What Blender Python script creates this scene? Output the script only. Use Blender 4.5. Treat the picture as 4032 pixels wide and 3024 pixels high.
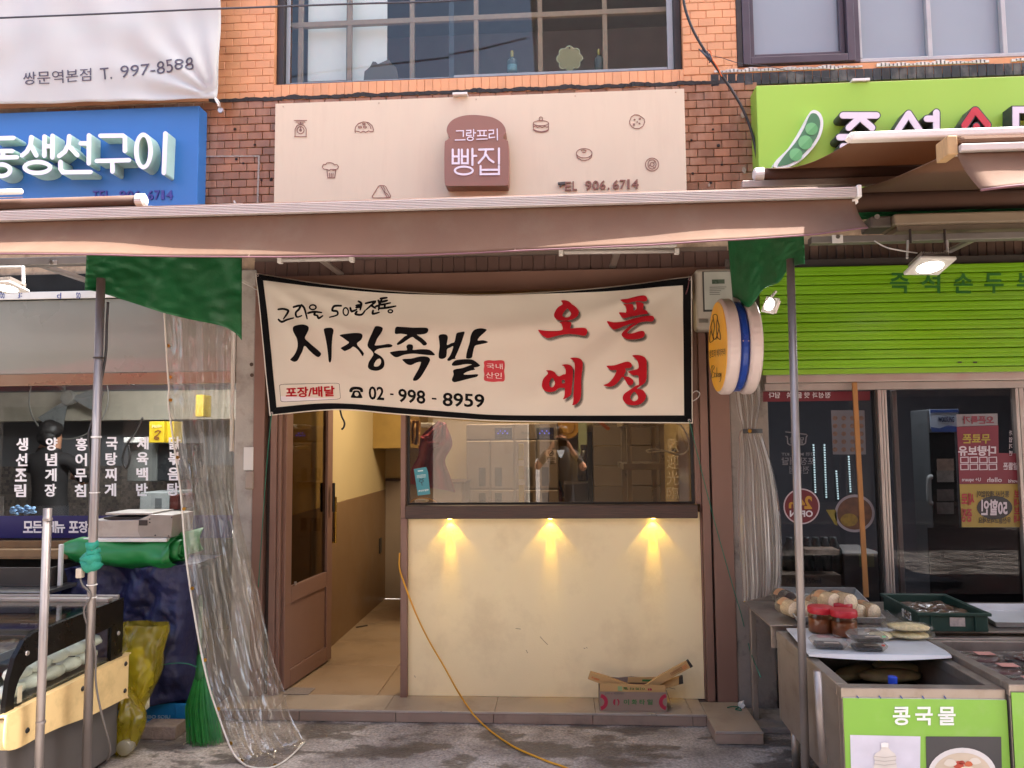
import bpy, bmesh, math, random
from mathutils import Vector, Matrix, noise
from mathutils.geometry import tessellate_polygon
random.seed(7)
R = math.radians
for o in list(bpy.data.objects): bpy.data.objects.remove(o)
SC = bpy.context.scene
COL = SC.collection

# ------------------------------------------------------------------ camera
F, IW, IH, CZ = 1660.0, 2212.0, 1659.0, 1.55
YAW, PITCH, ROLL = R(3.566), R(4.281), R(-0.51)
fw = Vector((-math.sin(YAW)*math.cos(PITCH), math.cos(YAW)*math.cos(PITCH), math.sin(PITCH)))
rt = Vector((math.cos(YAW), math.sin(YAW), 0)); up = rt.cross(fw)
rt, up = math.cos(ROLL)*rt+math.sin(ROLL)*up, -math.sin(ROLL)*rt+math.cos(ROLL)*up
cam = bpy.data.cameras.new('camera'); cam.sensor_width = 36; cam.lens = F/IW*36
cam.clip_start = 0.02; cam.clip_end = 500
camo = bpy.data.objects.new('camera', cam); COL.objects.link(camo)
m = Matrix((rt, up, -fw)).transposed().to_4x4(); m.translation = (0, 0, CZ)
camo.matrix_world = m; SC.camera = camo

# ------------------------------------------------------------------ light
SUN_EL, SUN_AZ = R(64), R(80)          # azimuth measured from +Y (away from the camera) towards +X
world = bpy.data.worlds.new('World'); SC.world = world; world.use_nodes = True
nt = world.node_tree
sky = nt.nodes.new('ShaderNodeTexSky'); sky.sky_type = 'NISHITA'; sky.sun_disc = False
sky.sun_elevation = SUN_EL; sky.sun_rotation = SUN_AZ; sky.air_density = 1.0; sky.dust_density = 5.0; sky.ozone_density = 0.0
bg = nt.nodes['Background']; bg.inputs['Strength'].default_value = 0.15
nt.links.new(sky.outputs[0], bg.inputs['Color'])
sl = bpy.data.lights.new('sun', 'SUN'); sl.energy = 5.0; sl.angle = R(0.5); sl.color = (1, .985, .94)
so = bpy.data.objects.new('sun', sl); COL.objects.link(so)
tosun = Vector((math.sin(SUN_AZ)*math.cos(SUN_EL), math.cos(SUN_AZ)*math.cos(SUN_EL), math.sin(SUN_EL)))
so.rotation_euler = tosun.to_track_quat('Z', 'Y').to_euler(); so.location = tosun*30
SC.view_settings.view_transform = 'Standard'; SC.view_settings.look = 'None'
SC.view_settings.exposure = 2.36; SC.view_settings.gamma = 1
SC.view_settings.use_curve_mapping = False
SC.render.engine = 'CYCLES'
cy = SC.cycles; cy.use_denoising = True; cy.max_bounces = 8; cy.transparent_max_bounces = 16
cy.diffuse_bounces = 4; cy.glossy_bounces = 3; cy.sample_clamp_indirect = 6; cy.caustics_reflective = False; cy.caustics_refractive = False

# ------------------------------------------------------------------ measuring: crops of the photograph -> rays -> points on real planes
_S = IW/4032
def _crop(x0, y0, x1, y1, w): s = (x1-x0)/w; return (x0, y0, s)
K = {'P': (0, 0, 1/_S), 'Z1': _crop(0,0,1100,900,2028), 'Z2': _crop(1000,0,2800,850,2212), 'Z3': _crop(2600,0,4032,1100,2160),
     'Z4': _crop(0,700,1200,1700,1991), 'Z5': _crop(0,1600,1200,3024,1398), 'Z6': _crop(950,1000,2850,1700,2212),
     'Z7': _crop(1000,1600,2900,3024,2212), 'Z8': _crop(2700,900,4032,2300,1578), 'A1': _crop(2700,2100,4032,3024,2212),
     'A2': _crop(2700,900,3300,1700,1244), 'A3': _crop(0,2000,800,3024,1296), 'A4': _crop(1050,400,2750,800,2212),
     'A5': _crop(2900,500,4032,1100,2212), 'A6': _crop(1500,1600,2800,2050,2212), 'A7': _crop(2100,2500,3100,3024,2212),
     'C1': _crop(1050,1120,2000,1660,2212), 'C2': _crop(2000,1120,2750,1660,2212), 'C3': _crop(0,1400,800,2200,1659),
     'C4': _crop(0,2200,600,3024,1208), 'C5': _crop(600,2300,1250,3024,1489), 'C6': _crop(3000,2250,4032,2800,2212),
     'C7': _crop(3000,1400,4032,2350,1802), 'C8': _crop(1600,1620,2800,2060,2212)}
def pp(k, x, y): a = K[k]; return ((a[0]+x*a[2])*_S, (a[1]+y*a[2])*_S)
def ray(k, x, y):
    x, y = pp(k, x, y); return fw+rt*((x-IW/2)/F)-up*((y-IH/2)/F)
CAM = Vector((0, 0, CZ))
def wy(k, x, y, Y): d = ray(k, x, y); return CAM+d*(Y/d.y)
def wz(k, x, y, Z): d = ray(k, x, y); return CAM+d*((Z-CZ)/d.z)
def wx(k, x, y, X): d = ray(k, x, y); return CAM+d*(X/d.x)
def rc(k, x0, y0, x1, y1, Y):
    a, b, c, d = wy(k,x0,y0,Y), wy(k,x1,y0,Y), wy(k,x1,y1,Y), wy(k,x0,y1,Y)
    return ((a.x+d.x)/2, (b.x+c.x)/2, (c.z+d.z)/2, (a.z+b.z)/2)      # X0 X1 Z0 Z1

# ------------------------------------------------------------------ materials
def lin(h):
    if not isinstance(h, str): return tuple(h)
    h = h.lstrip('#'); v = [int(h[i:i+2], 16)/255 for i in (0, 2, 4)]
    return tuple(c/12.92 if c <= .04045 else ((c+.055)/1.055)**2.4 for c in v)
MATS = {}
def mat(name, col, rough=.6, metal=0, var=.12, vs=9, rnd=0, bump=0, bs=60, dirt=None, da=.3, ds=3, spec=.5, sheen=0, stretch=None, emit=None, es=0, sub=0, coat=0, thin=0):
    """surface colour varied by noise, optional per-piece variation, stains of a second colour, fine relief"""
    if name in MATS: return MATS[name]
    M = bpy.data.materials.new(name); M.use_nodes = True; t = M.node_tree; N = t.nodes; L = t.links
    b = N['Principled BSDF']; c = lin(col)
    b.inputs['Roughness'].default_value = rough; b.inputs['Metallic'].default_value = metal
    b.inputs['Specular IOR Level'].default_value = spec; b.inputs['Coat Weight'].default_value = coat
    geo = N.new('ShaderNodeNewGeometry'); mp = N.new('ShaderNodeMapping'); L.new(geo.outputs['Position'], mp.inputs[0])
    if stretch: mp.inputs['Scale'].default_value = stretch
    n1 = N.new('ShaderNodeTexNoise'); n1.inputs['Scale'].default_value = vs; n1.inputs['Detail'].default_value = 6; L.new(mp.outputs[0], n1.inputs[0])
    hs = N.new('ShaderNodeHueSaturation'); hs.inputs['Color'].default_value = (*c, 1)
    mr = N.new('ShaderNodeMapRange'); mr.inputs[1].default_value = .25; mr.inputs[2].default_value = .75
    mr.inputs[3].default_value = 1-var; mr.inputs[4].default_value = 1+var; L.new(n1.outputs[0], mr.inputs[0])
    vout = mr.outputs[0]
    if rnd:
        oi = N.new('ShaderNodeObjectInfo'); m2 = N.new('ShaderNodeMapRange'); m2.inputs[3].default_value = 1-rnd; m2.inputs[4].default_value = 1+rnd
        L.new(oi.outputs['Random'], m2.inputs[0]); mu = N.new('ShaderNodeMath'); mu.operation = 'MULTIPLY'
        L.new(vout, mu.inputs[0]); L.new(m2.outputs[0], mu.inputs[1]); vout = mu.outputs[0]
    L.new(vout, hs.inputs['Value']); out = hs.outputs[0]
    if dirt:
        n2 = N.new('ShaderNodeTexNoise'); n2.inputs['Scale'].default_value = ds; n2.inputs['Detail'].default_value = 8; n2.inputs['Roughness'].default_value = .65
        L.new(mp.outputs[0], n2.inputs[0]); m3 = N.new('ShaderNodeMapRange'); m3.inputs[1].default_value = .5; m3.inputs[2].default_value = .68
        m3.inputs[3].default_value = 0; m3.inputs[4].default_value = da; L.new(n2.outputs[0], m3.inputs[0])
        mx = N.new('ShaderNodeMixRGB'); L.new(m3.outputs[0], mx.inputs[0]); L.new(out, mx.inputs[1]); mx.inputs[2].default_value = (*lin(dirt), 1); out = mx.outputs[0]
    L.new(out, b.inputs['Base Color'])
    rr = N.new('ShaderNodeMapRange'); rr.inputs[1].default_value = .3; rr.inputs[2].default_value = .7
    rr.inputs[3].default_value = max(.03, rough-.08); rr.inputs[4].default_value = min(1, rough+.08); L.new(n1.outputs[0], rr.inputs[0]); L.new(rr.outputs[0], b.inputs['Roughness'])
    if bump:
        n4 = N.new('ShaderNodeTexNoise'); n4.inputs['Scale'].default_value = bs; n4.inputs['Detail'].default_value = 4; L.new(mp.outputs[0], n4.inputs[0])
        bp = N.new('ShaderNodeBump'); bp.inputs['Strength'].default_value = bump; bp.inputs['Distance'].default_value = .01; L.new(n4.outputs[0], bp.inputs['Height']); L.new(bp.outputs[0], b.inputs['Normal'])
    if emit: b.inputs['Emission Color'].default_value = (*lin(emit), 1); b.inputs['Emission Strength'].default_value = es
    if sub: b.inputs['Subsurface Weight'].default_value = sub; b.inputs['Subsurface Radius'].default_value = (.02, .02, .02)
    if thin:      # cloth that lets part of the light through
        tl = N.new('ShaderNodeBsdfTranslucent'); L.new(out, tl.inputs[0]); mxs = N.new('ShaderNodeMixShader'); mxs.inputs[0].default_value = thin
        L.new(b.outputs[0], mxs.inputs[1]); L.new(tl.outputs[0], mxs.inputs[2]); L.new(mxs.outputs[0], N['Material Output'].inputs[0])
    MATS[name] = M; return M
def glass(name, tint='#ffffff', ior=1.5, rough=.0, haze=0, hazecol='#ffffff', bump=0, bs=8, stretch=None):
    """thin pane: clear transmission with a Fresnel reflection, optional milky share"""
    if name in MATS: return MATS[name]
    M = bpy.data.materials.new(name); M.use_nodes = True; t = M.node_tree; N = t.nodes; L = t.links
    N.remove(N['Principled BSDF']); o = N['Material Output']
    tr = N.new('ShaderNodeBsdfTransparent'); tr.inputs[0].default_value = (*lin(tint), 1)
    gl = N.new('ShaderNodeBsdfGlossy'); gl.inputs['Roughness'].default_value = rough
    fr = N.new('ShaderNodeFresnel'); gb = N.new('ShaderNodeNewGeometry'); ri = N.new('ShaderNodeMapRange')      # a pane reflects alike from both of its faces
    ri.inputs[3].default_value = ior; ri.inputs[4].default_value = 1/ior; L.new(gb.outputs['Backfacing'], ri.inputs[0]); L.new(ri.outputs[0], fr.inputs['IOR'])
    first = tr.outputs[0]
    if haze:
        df = N.new('ShaderNodeBsdfDiffuse'); df.inputs[0].default_value = (*lin(hazecol), 1)
        tl = N.new('ShaderNodeBsdfTranslucent'); tl.inputs[0].default_value = (*lin(hazecol), 1)
        a = N.new('ShaderNodeMixShader'); a.inputs[0].default_value = .5; L.new(df.outputs[0], a.inputs[1]); L.new(tl.outputs[0], a.inputs[2])
        mx = N.new('ShaderNodeMixShader'); mx.inputs[0].default_value = haze; L.new(tr.outputs[0], mx.inputs[1]); L.new(a.outputs[0], mx.inputs[2]); first = mx.outputs[0]
    m2 = N.new('ShaderNodeMixShader'); fo = fr.outputs[0]
    if haze: mn = N.new('ShaderNodeMath'); mn.operation = 'MINIMUM'; mn.inputs[1].default_value = .45; L.new(fo, mn.inputs[0]); fo = mn.outputs[0]     # soft film never turns to a mirror
    L.new(fo, m2.inputs[0]); L.new(first, m2.inputs[1]); L.new(gl.outputs[0], m2.inputs[2]); L.new(m2.outputs[0], o.inputs[0])
    if bump:
        geo = N.new('ShaderNodeNewGeometry'); mp = N.new('ShaderNodeMapping'); L.new(geo.outputs['Position'], mp.inputs[0])
        if stretch: mp.inputs['Scale'].default_value = stretch
        n4 = N.new('ShaderNodeTexNoise'); n4.inputs['Scale'].default_value = bs; n4.inputs['Detail'].default_value = 3; L.new(mp.outputs[0], n4.inputs[0])
        bp = N.new('ShaderNodeBump'); bp.inputs['Strength'].default_value = bump; bp.inputs['Distance'].default_value = .02; L.new(n4.outputs[0], bp.inputs['Height'])
        L.new(bp.outputs[0], gl.inputs['Normal'])
    MATS[name] = M; return M
def emis(name, col, s):
    if name in MATS: return MATS[name]
    M = bpy.data.materials.new(name); M.use_nodes = True; N = M.node_tree.nodes; L = M.node_tree.links
    b = N['Principled BSDF']; b.inputs['Base Color'].default_value = (*lin(col), 1); b.inputs['Emission Color'].default_value = (*lin(col), 1); b.inputs['Emission Strength'].default_value = s
    MATS[name] = M; return M

# ------------------------------------------------------------------ objects
WL = {}
def kindset(o, label=None, cat=None, group=None, kind=None):
    if label: o['label'] = label
    if cat: o['category'] = cat
    if group: o['group'] = group
    if kind: o['kind'] = kind
    return o
def thing(name, label, cat, loc=(0, 0, 0), group=None):
    o = bpy.data.objects.new(name, None); COL.objects.link(o); o.location = loc; o.empty_display_size = .1; WL[o.name] = Vector(loc)
    return kindset(o, label, cat, group)
def link(name, me, at, parent, label=None, cat=None, group=None, kind=None):
    o = bpy.data.objects.new(name, me); COL.objects.link(o); at = Vector(at)
    WL[o.name] = at
    if parent is not None: o.parent = parent; o.location = at-WL[parent.name]
    else: o.location = at
    return kindset(o, label, cat, group, kind)
class B:
    """collects vertices and faces in world space, then links them as one mesh object"""
    def __init__(s, xf=None): s.v = []; s.f = []; s.xf = xf
    def add(s, vs, fs):
        n = len(s.v); s.v += [(s.xf @ Vector(p)) if s.xf else Vector(p) for p in vs]; s.f += [tuple(n+i for i in f) for f in fs]; return s
    def box(s, x0, x1, y0, y1, z0, z1):
        return s.add([(x0,y0,z0),(x1,y0,z0),(x1,y1,z0),(x0,y1,z0),(x0,y0,z1),(x1,y0,z1),(x1,y1,z1),(x0,y1,z1)],
                     [(0,3,2,1),(4,5,6,7),(0,1,5,4),(1,2,6,5),(2,3,7,6),(3,0,4,7)])
    def prism(s, pts, d):
        """front polygon (3-D points) pushed along d"""
        d = Vector(d); n = len(pts); P = [Vector(p) for p in pts]
        tri = tessellate_polygon([P])
        vs = P+[p+d for p in P]
        return s.add(vs, [tuple(t) for t in tri]+[tuple(i+n for i in reversed(t)) for t in tri]+[(i, (i+1) % n, (i+1) % n+n, i+n) for i in range(n)])
    def flat(s, loops):
        P = [Vector(p) for l in loops for p in l]
        return s.add(P, [tuple(t) for t in tessellate_polygon([[Vector(p) for p in l] for l in loops])])
    def ringprism(s, a, b, d):
        """closed band between loops a and b (same count), pushed along d"""
        d = Vector(d); n = len(a); vs = [Vector(p) for p in a]+[Vector(p) for p in b]; vs += [p+d for p in vs]; f = []
        for i in range(n):
            j = (i+1) % n
            f += [(i, j, n+j, n+i), (2*n+i, 3*n+i, 3*n+j, 2*n+j), (i, 2*n+i, 2*n+j, j), (n+i, n+j, 3*n+j, 3*n+i)]
        return s.add(vs, f)
    def tube(s, pts, r, n=8, cap=True):
        P = [Vector(p) for p in pts]; rs = r if isinstance(r, (list, tuple)) else [r]*len(P)
        vs = []; prev = None
        for i, p in enumerate(P):
            t = (P[min(i+1, len(P)-1)]-P[max(i-1, 0)]).normalized()
            if prev is None:
                a = Vector((0, 0, 1)) if abs(t.z) < .9 else Vector((1, 0, 0)); u = t.cross(a).normalized()
            else: u = (prev-t*prev.dot(t)).normalized()
            prev = u; w_ = t.cross(u)
            vs += [p+(u*math.cos(2*math.pi*k/n)+w_*math.sin(2*math.pi*k/n))*rs[i] for k in range(n)]
        fs = [(i*n+k, i*n+(k+1) % n, (i+1)*n+(k+1) % n, (i+1)*n+k) for i in range(len(P)-1) for k in range(n)]
        if cap: fs += [tuple(range(n))[::-1], tuple((len(P)-1)*n+k for k in range(n))]
        return s.add(vs, fs)
    def lathe(s, prof, c, axis='z', n=20, cap=True):
        """profile of (radius, height) about an axis through c"""
        c = Vector(c); vs = []
        for r_, h in prof:
            for k in range(n):
                a = 2*math.pi*k/n; q = (r_*math.cos(a), r_*math.sin(a), h)
                vs.append(c+(Vector(q) if axis == 'z' else Vector((q[2], q[0], q[1])) if axis == 'x' else Vector((q[0], q[2], q[1]))))
        fs = [(i*n+k, i*n+(k+1) % n, (i+1)*n+(k+1) % n, (i+1)*n+k) for i in range(len(prof)-1) for k in range(n)]
        if cap: fs += [tuple(range(n))[::-1], tuple((len(prof)-1)*n+k for k in range(n))]
        return s.add(vs, fs)
    def grid(s, fn, nu, nv):
        vs = [fn(i/nu, j/nv) for j in range(nv+1) for i in range(nu+1)]
        return s.add(vs, [(j*(nu+1)+i, j*(nu+1)+i+1, (j+1)*(nu+1)+i+1, (j+1)*(nu+1)+i) for j in range(nv) for i in range(nu)])
    def ico(s, c, r, sub=2, jit=0, sc=(1, 1, 1), seed=0):
        bm = bmesh.new(); bmesh.ops.create_icosphere(bm, subdivisions=sub, radius=1)
        vs = []
        for v in bm.verts:
            k = 1+jit*noise.noise(v.co*1.7+Vector((seed, seed*.7, 0)))
            vs.append(Vector(c)+Vector((v.co.x*sc[0], v.co.y*sc[1], v.co.z*sc[2]))*r*k)
        fs = [tuple(v.index for v in f.verts) for f in bm.faces]; bm.free(); return s.add(vs, fs)
    def mesh(s, name, smooth=False, fix=True):
        c = Vector((0, 0, 0))
        if s.v:
            lo = Vector((min(p.x for p in s.v), min(p.y for p in s.v), min(p.z for p in s.v))); hi = Vector((max(p.x for p in s.v), max(p.y for p in s.v), max(p.z for p in s.v))); c = (lo+hi)/2
        me = bpy.data.meshes.new(name); me.from_pydata([p-c for p in s.v], [], s.f)
        if fix:
            bm = bmesh.new(); bm.from_mesh(me); bmesh.ops.recalc_face_normals(bm, faces=bm.faces); bm.to_mesh(me); bm.free()
        if smooth:
            for p in me.polygons: p.use_smooth = True
        return me, c
    def build(s, name, m, parent=None, label=None, cat=None, group=None, kind=None, smooth=False, bevel=0, fix=True, solid=0, ang=None, seg=2):
        me, c = s.mesh(name, smooth, fix); me.materials.append(m)
        o = link(name, me, c, parent, label, cat, group, kind)
        if ang:
            for p in me.polygons: p.use_smooth = True
            me.set_sharp_from_angle(angle=R(ang))
        if solid:
            q = o.modifiers.new('thickness', 'SOLIDIFY'); q.thickness = solid
        if bevel:
            q = o.modifiers.new('edges', 'BEVEL'); q.width = bevel; q.segments = seg; q.limit_method = 'ANGLE'; q.angle_limit = R(40)
        return o
def bx(name, m, parent, x0, x1, y0, y1, z0, z1, bevel=.003, **kw):
    return B().box(min(x0,x1), max(x0,x1), min(y0,y1), max(y0,y1), min(z0,z1), max(z0,z1)).build(name, m, parent, bevel=bevel, **kw)
def pb(name, m, parent, k, x0, y0, x1, y1, Y, dep, bevel=.003, **kw):
    X0, X1, Z0, Z1 = rc(k, x0, y0, x1, y1, Y); return bx(name, m, parent, X0, X1, Y, Y+dep, Z0, Z1, bevel, **kw)
def catmull(pts, n=5, closed=False):
    P = [Vector(p) for p in pts]; out = []; N_ = len(P)
    for i in range(N_ if closed else N_-1):
        p0, p1, p2, p3 = (P[(i-1) % N_], P[i], P[(i+1) % N_], P[(i+2) % N_]) if closed else (P[max(i-1, 0)], P[i], P[i+1], P[min(i+2, N_-1)])
        for k in range(n):
            t = k/n; out.append(.5*((2*p1)+(p2-p0)*t+(2*p0-5*p1+4*p2-p3)*t*t+(3*p1-p0-3*p2+p3)*t**3))
    if not closed: out.append(P[-1])
    return out
def ribbon(pts, w, caps=True):
    """outline pairs of a stroke in 2-D: centre line + half width (number or list)"""
    P = [Vector(p) for p in pts]; ws = list(w) if isinstance(w, (list, tuple)) else [w]*len(P)
    if caps:
        d0 = (P[0]-P[1]).normalized(); d1 = (P[-1]-P[-2]).normalized(); a_ = [(math.sin(R(q)), math.cos(R(q))) for q in (35, 65, 85)]
        P = [P[0]+d0*ws[0]*s for s, c in reversed(a_)]+P+[P[-1]+d1*ws[-1]*s for s, c in a_]
        ws = [ws[0]*c for s, c in reversed(a_)]+ws+[ws[-1]*c for s, c in a_]
    L, Rr = [], []
    for i, p in enumerate(P):
        a = P[max(i-1, 0)]; b = P[min(i+1, len(P)-1)]
        d1 = (p-a).normalized() if (p-a).length > 1e-9 else (b-p).normalized(); d2 = (b-p).normalized() if (b-p).length > 1e-9 else d1
        t = d1+d2; t = t.normalized() if t.length > 1e-6 else d1
        nrm = Vector((-t.y, t.x)); sc = 1/max(.45, abs(nrm.dot(Vector((-d1.y, d1.x)))))
        L.append(p+nrm*ws[i]*sc); Rr.append(p-nrm*ws[i]*sc)
    return L, Rr
def ell(cx, cy, rx, ry, n=24): return [(cx+rx*math.cos(2*math.pi*i/n), cy+ry*math.sin(2*math.pi*i/n)) for i in range(n)]
def strokes(b, lst, k, Y, hw, dep=0, step=.0004, fn=None):
    """round-ended strokes traced in a crop; ('o',cx,cy,rx,ry) is a ring"""
    for q, s in enumerate(lst):
        Yq = Y-step*(q % 6); f = (lambda p: wy(k, p[0], p[1], Yq)) if fn is None else (lambda p: fn(k, p[0], p[1], step*(q % 6)))
        if s[0] == 'o':
            h = s[5] if len(s) > 5 else hw
            a = [f(p) for p in ell(s[1], s[2], s[3]+h, s[4]+h, 28)]; c = [f(p) for p in ell(s[1], s[2], max(.1, s[3]-h), max(.1, s[4]-h), 28)]
            if dep: b.ringprism(a, c, (0, dep, 0))
            else:
                n = len(a); b.add(a+c, [(i, (i+1) % n, n+(i+1) % n, n+i) for i in range(n)])
            continue
        h = hw
        if isinstance(s, tuple): s, h = s
        L, Rr = ribbon(s, h); n = len(L); vs = [f(p) for p in L]+[f(p) for p in Rr]
        fs = [(i, i+1, n+i+1, n+i) for i in range(n-1)]
        if dep:
            m_ = 2*n; vs += [p+Vector((0, dep, 0)) for p in vs]
            fs += [(m_+n+i, m_+n+i+1, m_+i+1, m_+i) for i in range(n-1)]
            fs += [(i, m_+i, m_+i+1, i+1) for i in range(n-1)]+[(n+i+1, m_+n+i+1, m_+n+i, n+i) for i in range(n-1)]
            fs += [(0, n, m_+n, m_), (n-1, m_+n-1, m_+2*n-1, 2*n-1)]
        b.add(vs, fs)
    return b
_tc = {}
def cut_type(pairs):
    """outline faces of lines of type: unit box coordinates (u right, v down), depth -1..1, faces; all lines of one weight are cut together"""
    by = {}
    for body, bold in pairs:
        if (body, bold) not in _tc: by.setdefault(bold, []).append(body)
    for bold, lines in by.items():
        c = bpy.data.curves.new('type', 'FONT'); c.body = '\n'.join(lines); c.size = 1; c.offset = bold; c.extrude = 1; c.resolution_u = 3; c.space_line = 3
        o = bpy.data.objects.new('type', c); COL.objects.link(o)
        dg = bpy.context.evaluated_depsgraph_get(); me = bpy.data.meshes.new_from_object(o.evaluated_get(dg))
        co = [v.co.copy() for v in me.vertices]; row = [int(round((.35-v.y)/3)) for v in co]
        per = [([], []) for _ in lines]; ix = {}
        for i, v in enumerate(co): ix[i] = len(per[row[i]][0]); per[row[i]][0].append(v)
        for p in me.polygons: per[row[p.vertices[0]]][1].append(tuple(ix[k] for k in p.vertices))
        for body, (V, Fc) in zip(lines, per):
            x0 = min(v.x for v in V); x1 = max(v.x for v in V); y0 = min(v.y for v in V); y1 = max(v.y for v in V)
            _tc[(body, bold)] = ([((v.x-x0)/(x1-x0), (y1-v.y)/(y1-y0), v.z) for v in V], Fc)
        bpy.data.meshes.remove(me); bpy.data.objects.remove(o); bpy.data.curves.remove(c)
def glyphs(body, bold=0):
    if (body, bold) not in _tc: cut_type([(body, bold)])
    return _tc[(body, bold)]
def lettering(b, body, k, quad, Y=None, dep=.002, bold=0, fn=None, plane=None):
    """type fitted to a four-sided area (tl,tr,br,bl in crop pixels, or x0,y0,x1,y1) lying on plane Y (or mapped by fn)"""
    if len(quad) == 4 and not isinstance(quad[0], (tuple, list)):
        x0, y0, x1, y1 = quad; quad = ((x0,y0),(x1,y0),(x1,y1),(x0,y1))
    V, Fc = glyphs(body, bold); q = [Vector(p) for p in quad]; out = []
    for u, v, z in V:
        p = (q[0]*(1-u)+q[1]*u)*(1-v)+(q[3]*(1-u)+q[2]*u)*v
        if fn: out.append(fn(k, p.x, p.y, 0 if z > 0 else -dep))
        else: out.append(wy(k, p.x, p.y, Y)+Vector((0, 0 if z > 0 else dep, 0)))
    return b.add(out, Fc)
def inst(name, me, at, parent, **kw): return link(name, me, at, parent, **kw)
def lamp(name, kind, parent, at, energy, col=(1, 1, 1), **kw):
    l = bpy.data.lights.new(name, kind); l.energy = energy; l.color = col
    for a, v in kw.items():
        if a != 'rot': setattr(l, a, v)
    o = bpy.data.objects.new(name, l); COL.objects.link(o); o.parent = parent; o.location = Vector(at)-WL[parent.name]
    if 'rot' in kw: o.rotation_euler = kw['rot']
    return o
YF, SH = 4.60, .064        # counter wall plane, height of the tiled step
# every line of type is cut once, before the scene fills up
cut_type([(_t, _b) for _b, _l in {0.022: ['-', '02', '8959', '998', '국', '물', '콩'], 0.012: ['.', '0', '1', '4', '6', '7', '9', 'E', 'L', 'T'], 0.04: ['24', 'h', '칠수식품'], 0: ['250 x 400mm', '997-8588', ':f', 'T.', 'oo', 'os', 'p', '光', '歡', '臨', '迎', '국내', '산인', '쌍문역본점'], 0.02: ['350ml', 'Maxim', 'NBO SOJU', 'WOOSUNG', '기름', '두', '밀담', '부', '석', '손', '알뜰폰', '이', '일', '즉', '타', '화'], 0.03: ['50할인', 'OPEN', '내', '다량보유', '무료폰', '배달의민족', '보', '새로', '오픈특가', '위니브', '증정', '포장/배달'], 0.01: ['U+ square', 'olleh', 'world', '가', '간편 MEAL KIT', '과', '그랑프리 베이커리', '기', '다', '담', '맛', '변', '성', '쏙', '우산들고와보세요', '을', '이', '일', '입', '전문점', '정', '타', '통신사 제외없이', '포장/배달', '화'], 0.036: ['게', '국', '념', '닭', '림', '무', '반', '백', '볶', '생', '선', '양', '어', '육', '음', '장', '제', '조', '찌', '침', '탕', '홍'], 0.028: ['뉴', '든', '메', '모', '장', '포']}.items() for _t in _l])
# ================================================================== the setting
def ground_mat():
    M = bpy.data.materials.new('street_concrete'); M.use_nodes = True; t = M.node_tree; N = t.nodes; L = t.links; b = N['Principled BSDF']
    geo = N.new('ShaderNodeNewGeometry')
    def nz(sc, det, scale=(1, 1, 1), rough=.6):
        mp = N.new('ShaderNodeMapping'); mp.inputs['Scale'].default_value = scale; L.new(geo.outputs['Position'], mp.inputs[0])
        n = N.new('ShaderNodeTexNoise'); n.inputs['Scale'].default_value = sc; n.inputs['Detail'].default_value = det; n.inputs['Roughness'].default_value = rough; L.new(mp.outputs[0], n.inputs[0]); return n.outputs[0]
    def ramp(src, stops):
        r = N.new('ShaderNodeValToRGB'); e = r.color_ramp.elements
        e[0].position, e[0].color = stops[0][0], (*lin(stops[0][1]), 1); e[1].position, e[1].color = stops[-1][0], (*lin(stops[-1][1]), 1)
        for p, c in stops[1:-1]: q = e.new(p); q.color = (*lin(c), 1)
        L.new(src, r.inputs[0]); return r.outputs[0]
    base = ramp(nz(3.2, 9), [(.32, '#7d736b'), (.5, '#a89d94'), (.68, '#c4bab0')])
    grit = ramp(nz(70, 4), [(.35, '#777777'), (.65, '#ffffff')])
    mx = N.new('ShaderNodeMixRGB'); mx.blend_type = 'MULTIPLY'; mx.inputs[0].default_value = .55; L.new(base, mx.inputs[1]); L.new(grit, mx.inputs[2])
    blotch = ramp(nz(2.3, 7, (1, 1.7, 1), .62), [(.50, '#000000'), (.545, '#ffffff')])       # damp and oily patches
    fleck = ramp(nz(15, 5, (1, 2.2, 1), .7), [(.56, '#000000'), (.62, '#ffffff')])
    where = ramp(nz(.9, 3), [(.4, '#000000'), (.58, '#ffffff')])
    fm = N.new('ShaderNodeMixRGB'); fm.blend_type = 'MULTIPLY'; fm.inputs[0].default_value = 1; L.new(fleck, fm.inputs[1]); L.new(where, fm.inputs[2])
    ad = N.new('ShaderNodeMixRGB'); ad.blend_type = 'LIGHTEN'; ad.inputs[0].default_value = 1; L.new(blotch, ad.inputs[1]); L.new(fm.outputs[0], ad.inputs[2])
    fa = N.new('ShaderNodeMath'); fa.operation = 'MULTIPLY'; fa.inputs[1].default_value = .68; L.new(ad.outputs[0], fa.inputs[0])
    m2 = N.new('ShaderNodeMixRGB'); L.new(fa.outputs[0], m2.inputs[0]); L.new(mx.outputs[0], m2.inputs[1]); m2.inputs[2].default_value = (*lin('#3a322c'), 1)
    L.new(m2.outputs[0], b.inputs['Base Color'])
    rr = N.new('ShaderNodeMapRange'); rr.inputs[3].default_value = .8; rr.inputs[4].default_value = .42; L.new(ad.outputs[0], rr.inputs[0]); L.new(rr.outputs[0], b.inputs['Roughness'])
    bp = N.new('ShaderNodeBump'); bp.inputs['Strength'].default_value = .6; bp.inputs['Distance'].default_value = .012; L.new(nz(38, 6), bp.inputs['Height']); L.new(bp.outputs[0], b.inputs['Normal'])
    return M
gm = ground_mat()
bg_ = B(); bg_.grid(lambda u, v: (-60+120*u, -60+120*v, 0), 8, 8)
bg_.build('ground', gm, None, kind='structure', fix=False)

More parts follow.
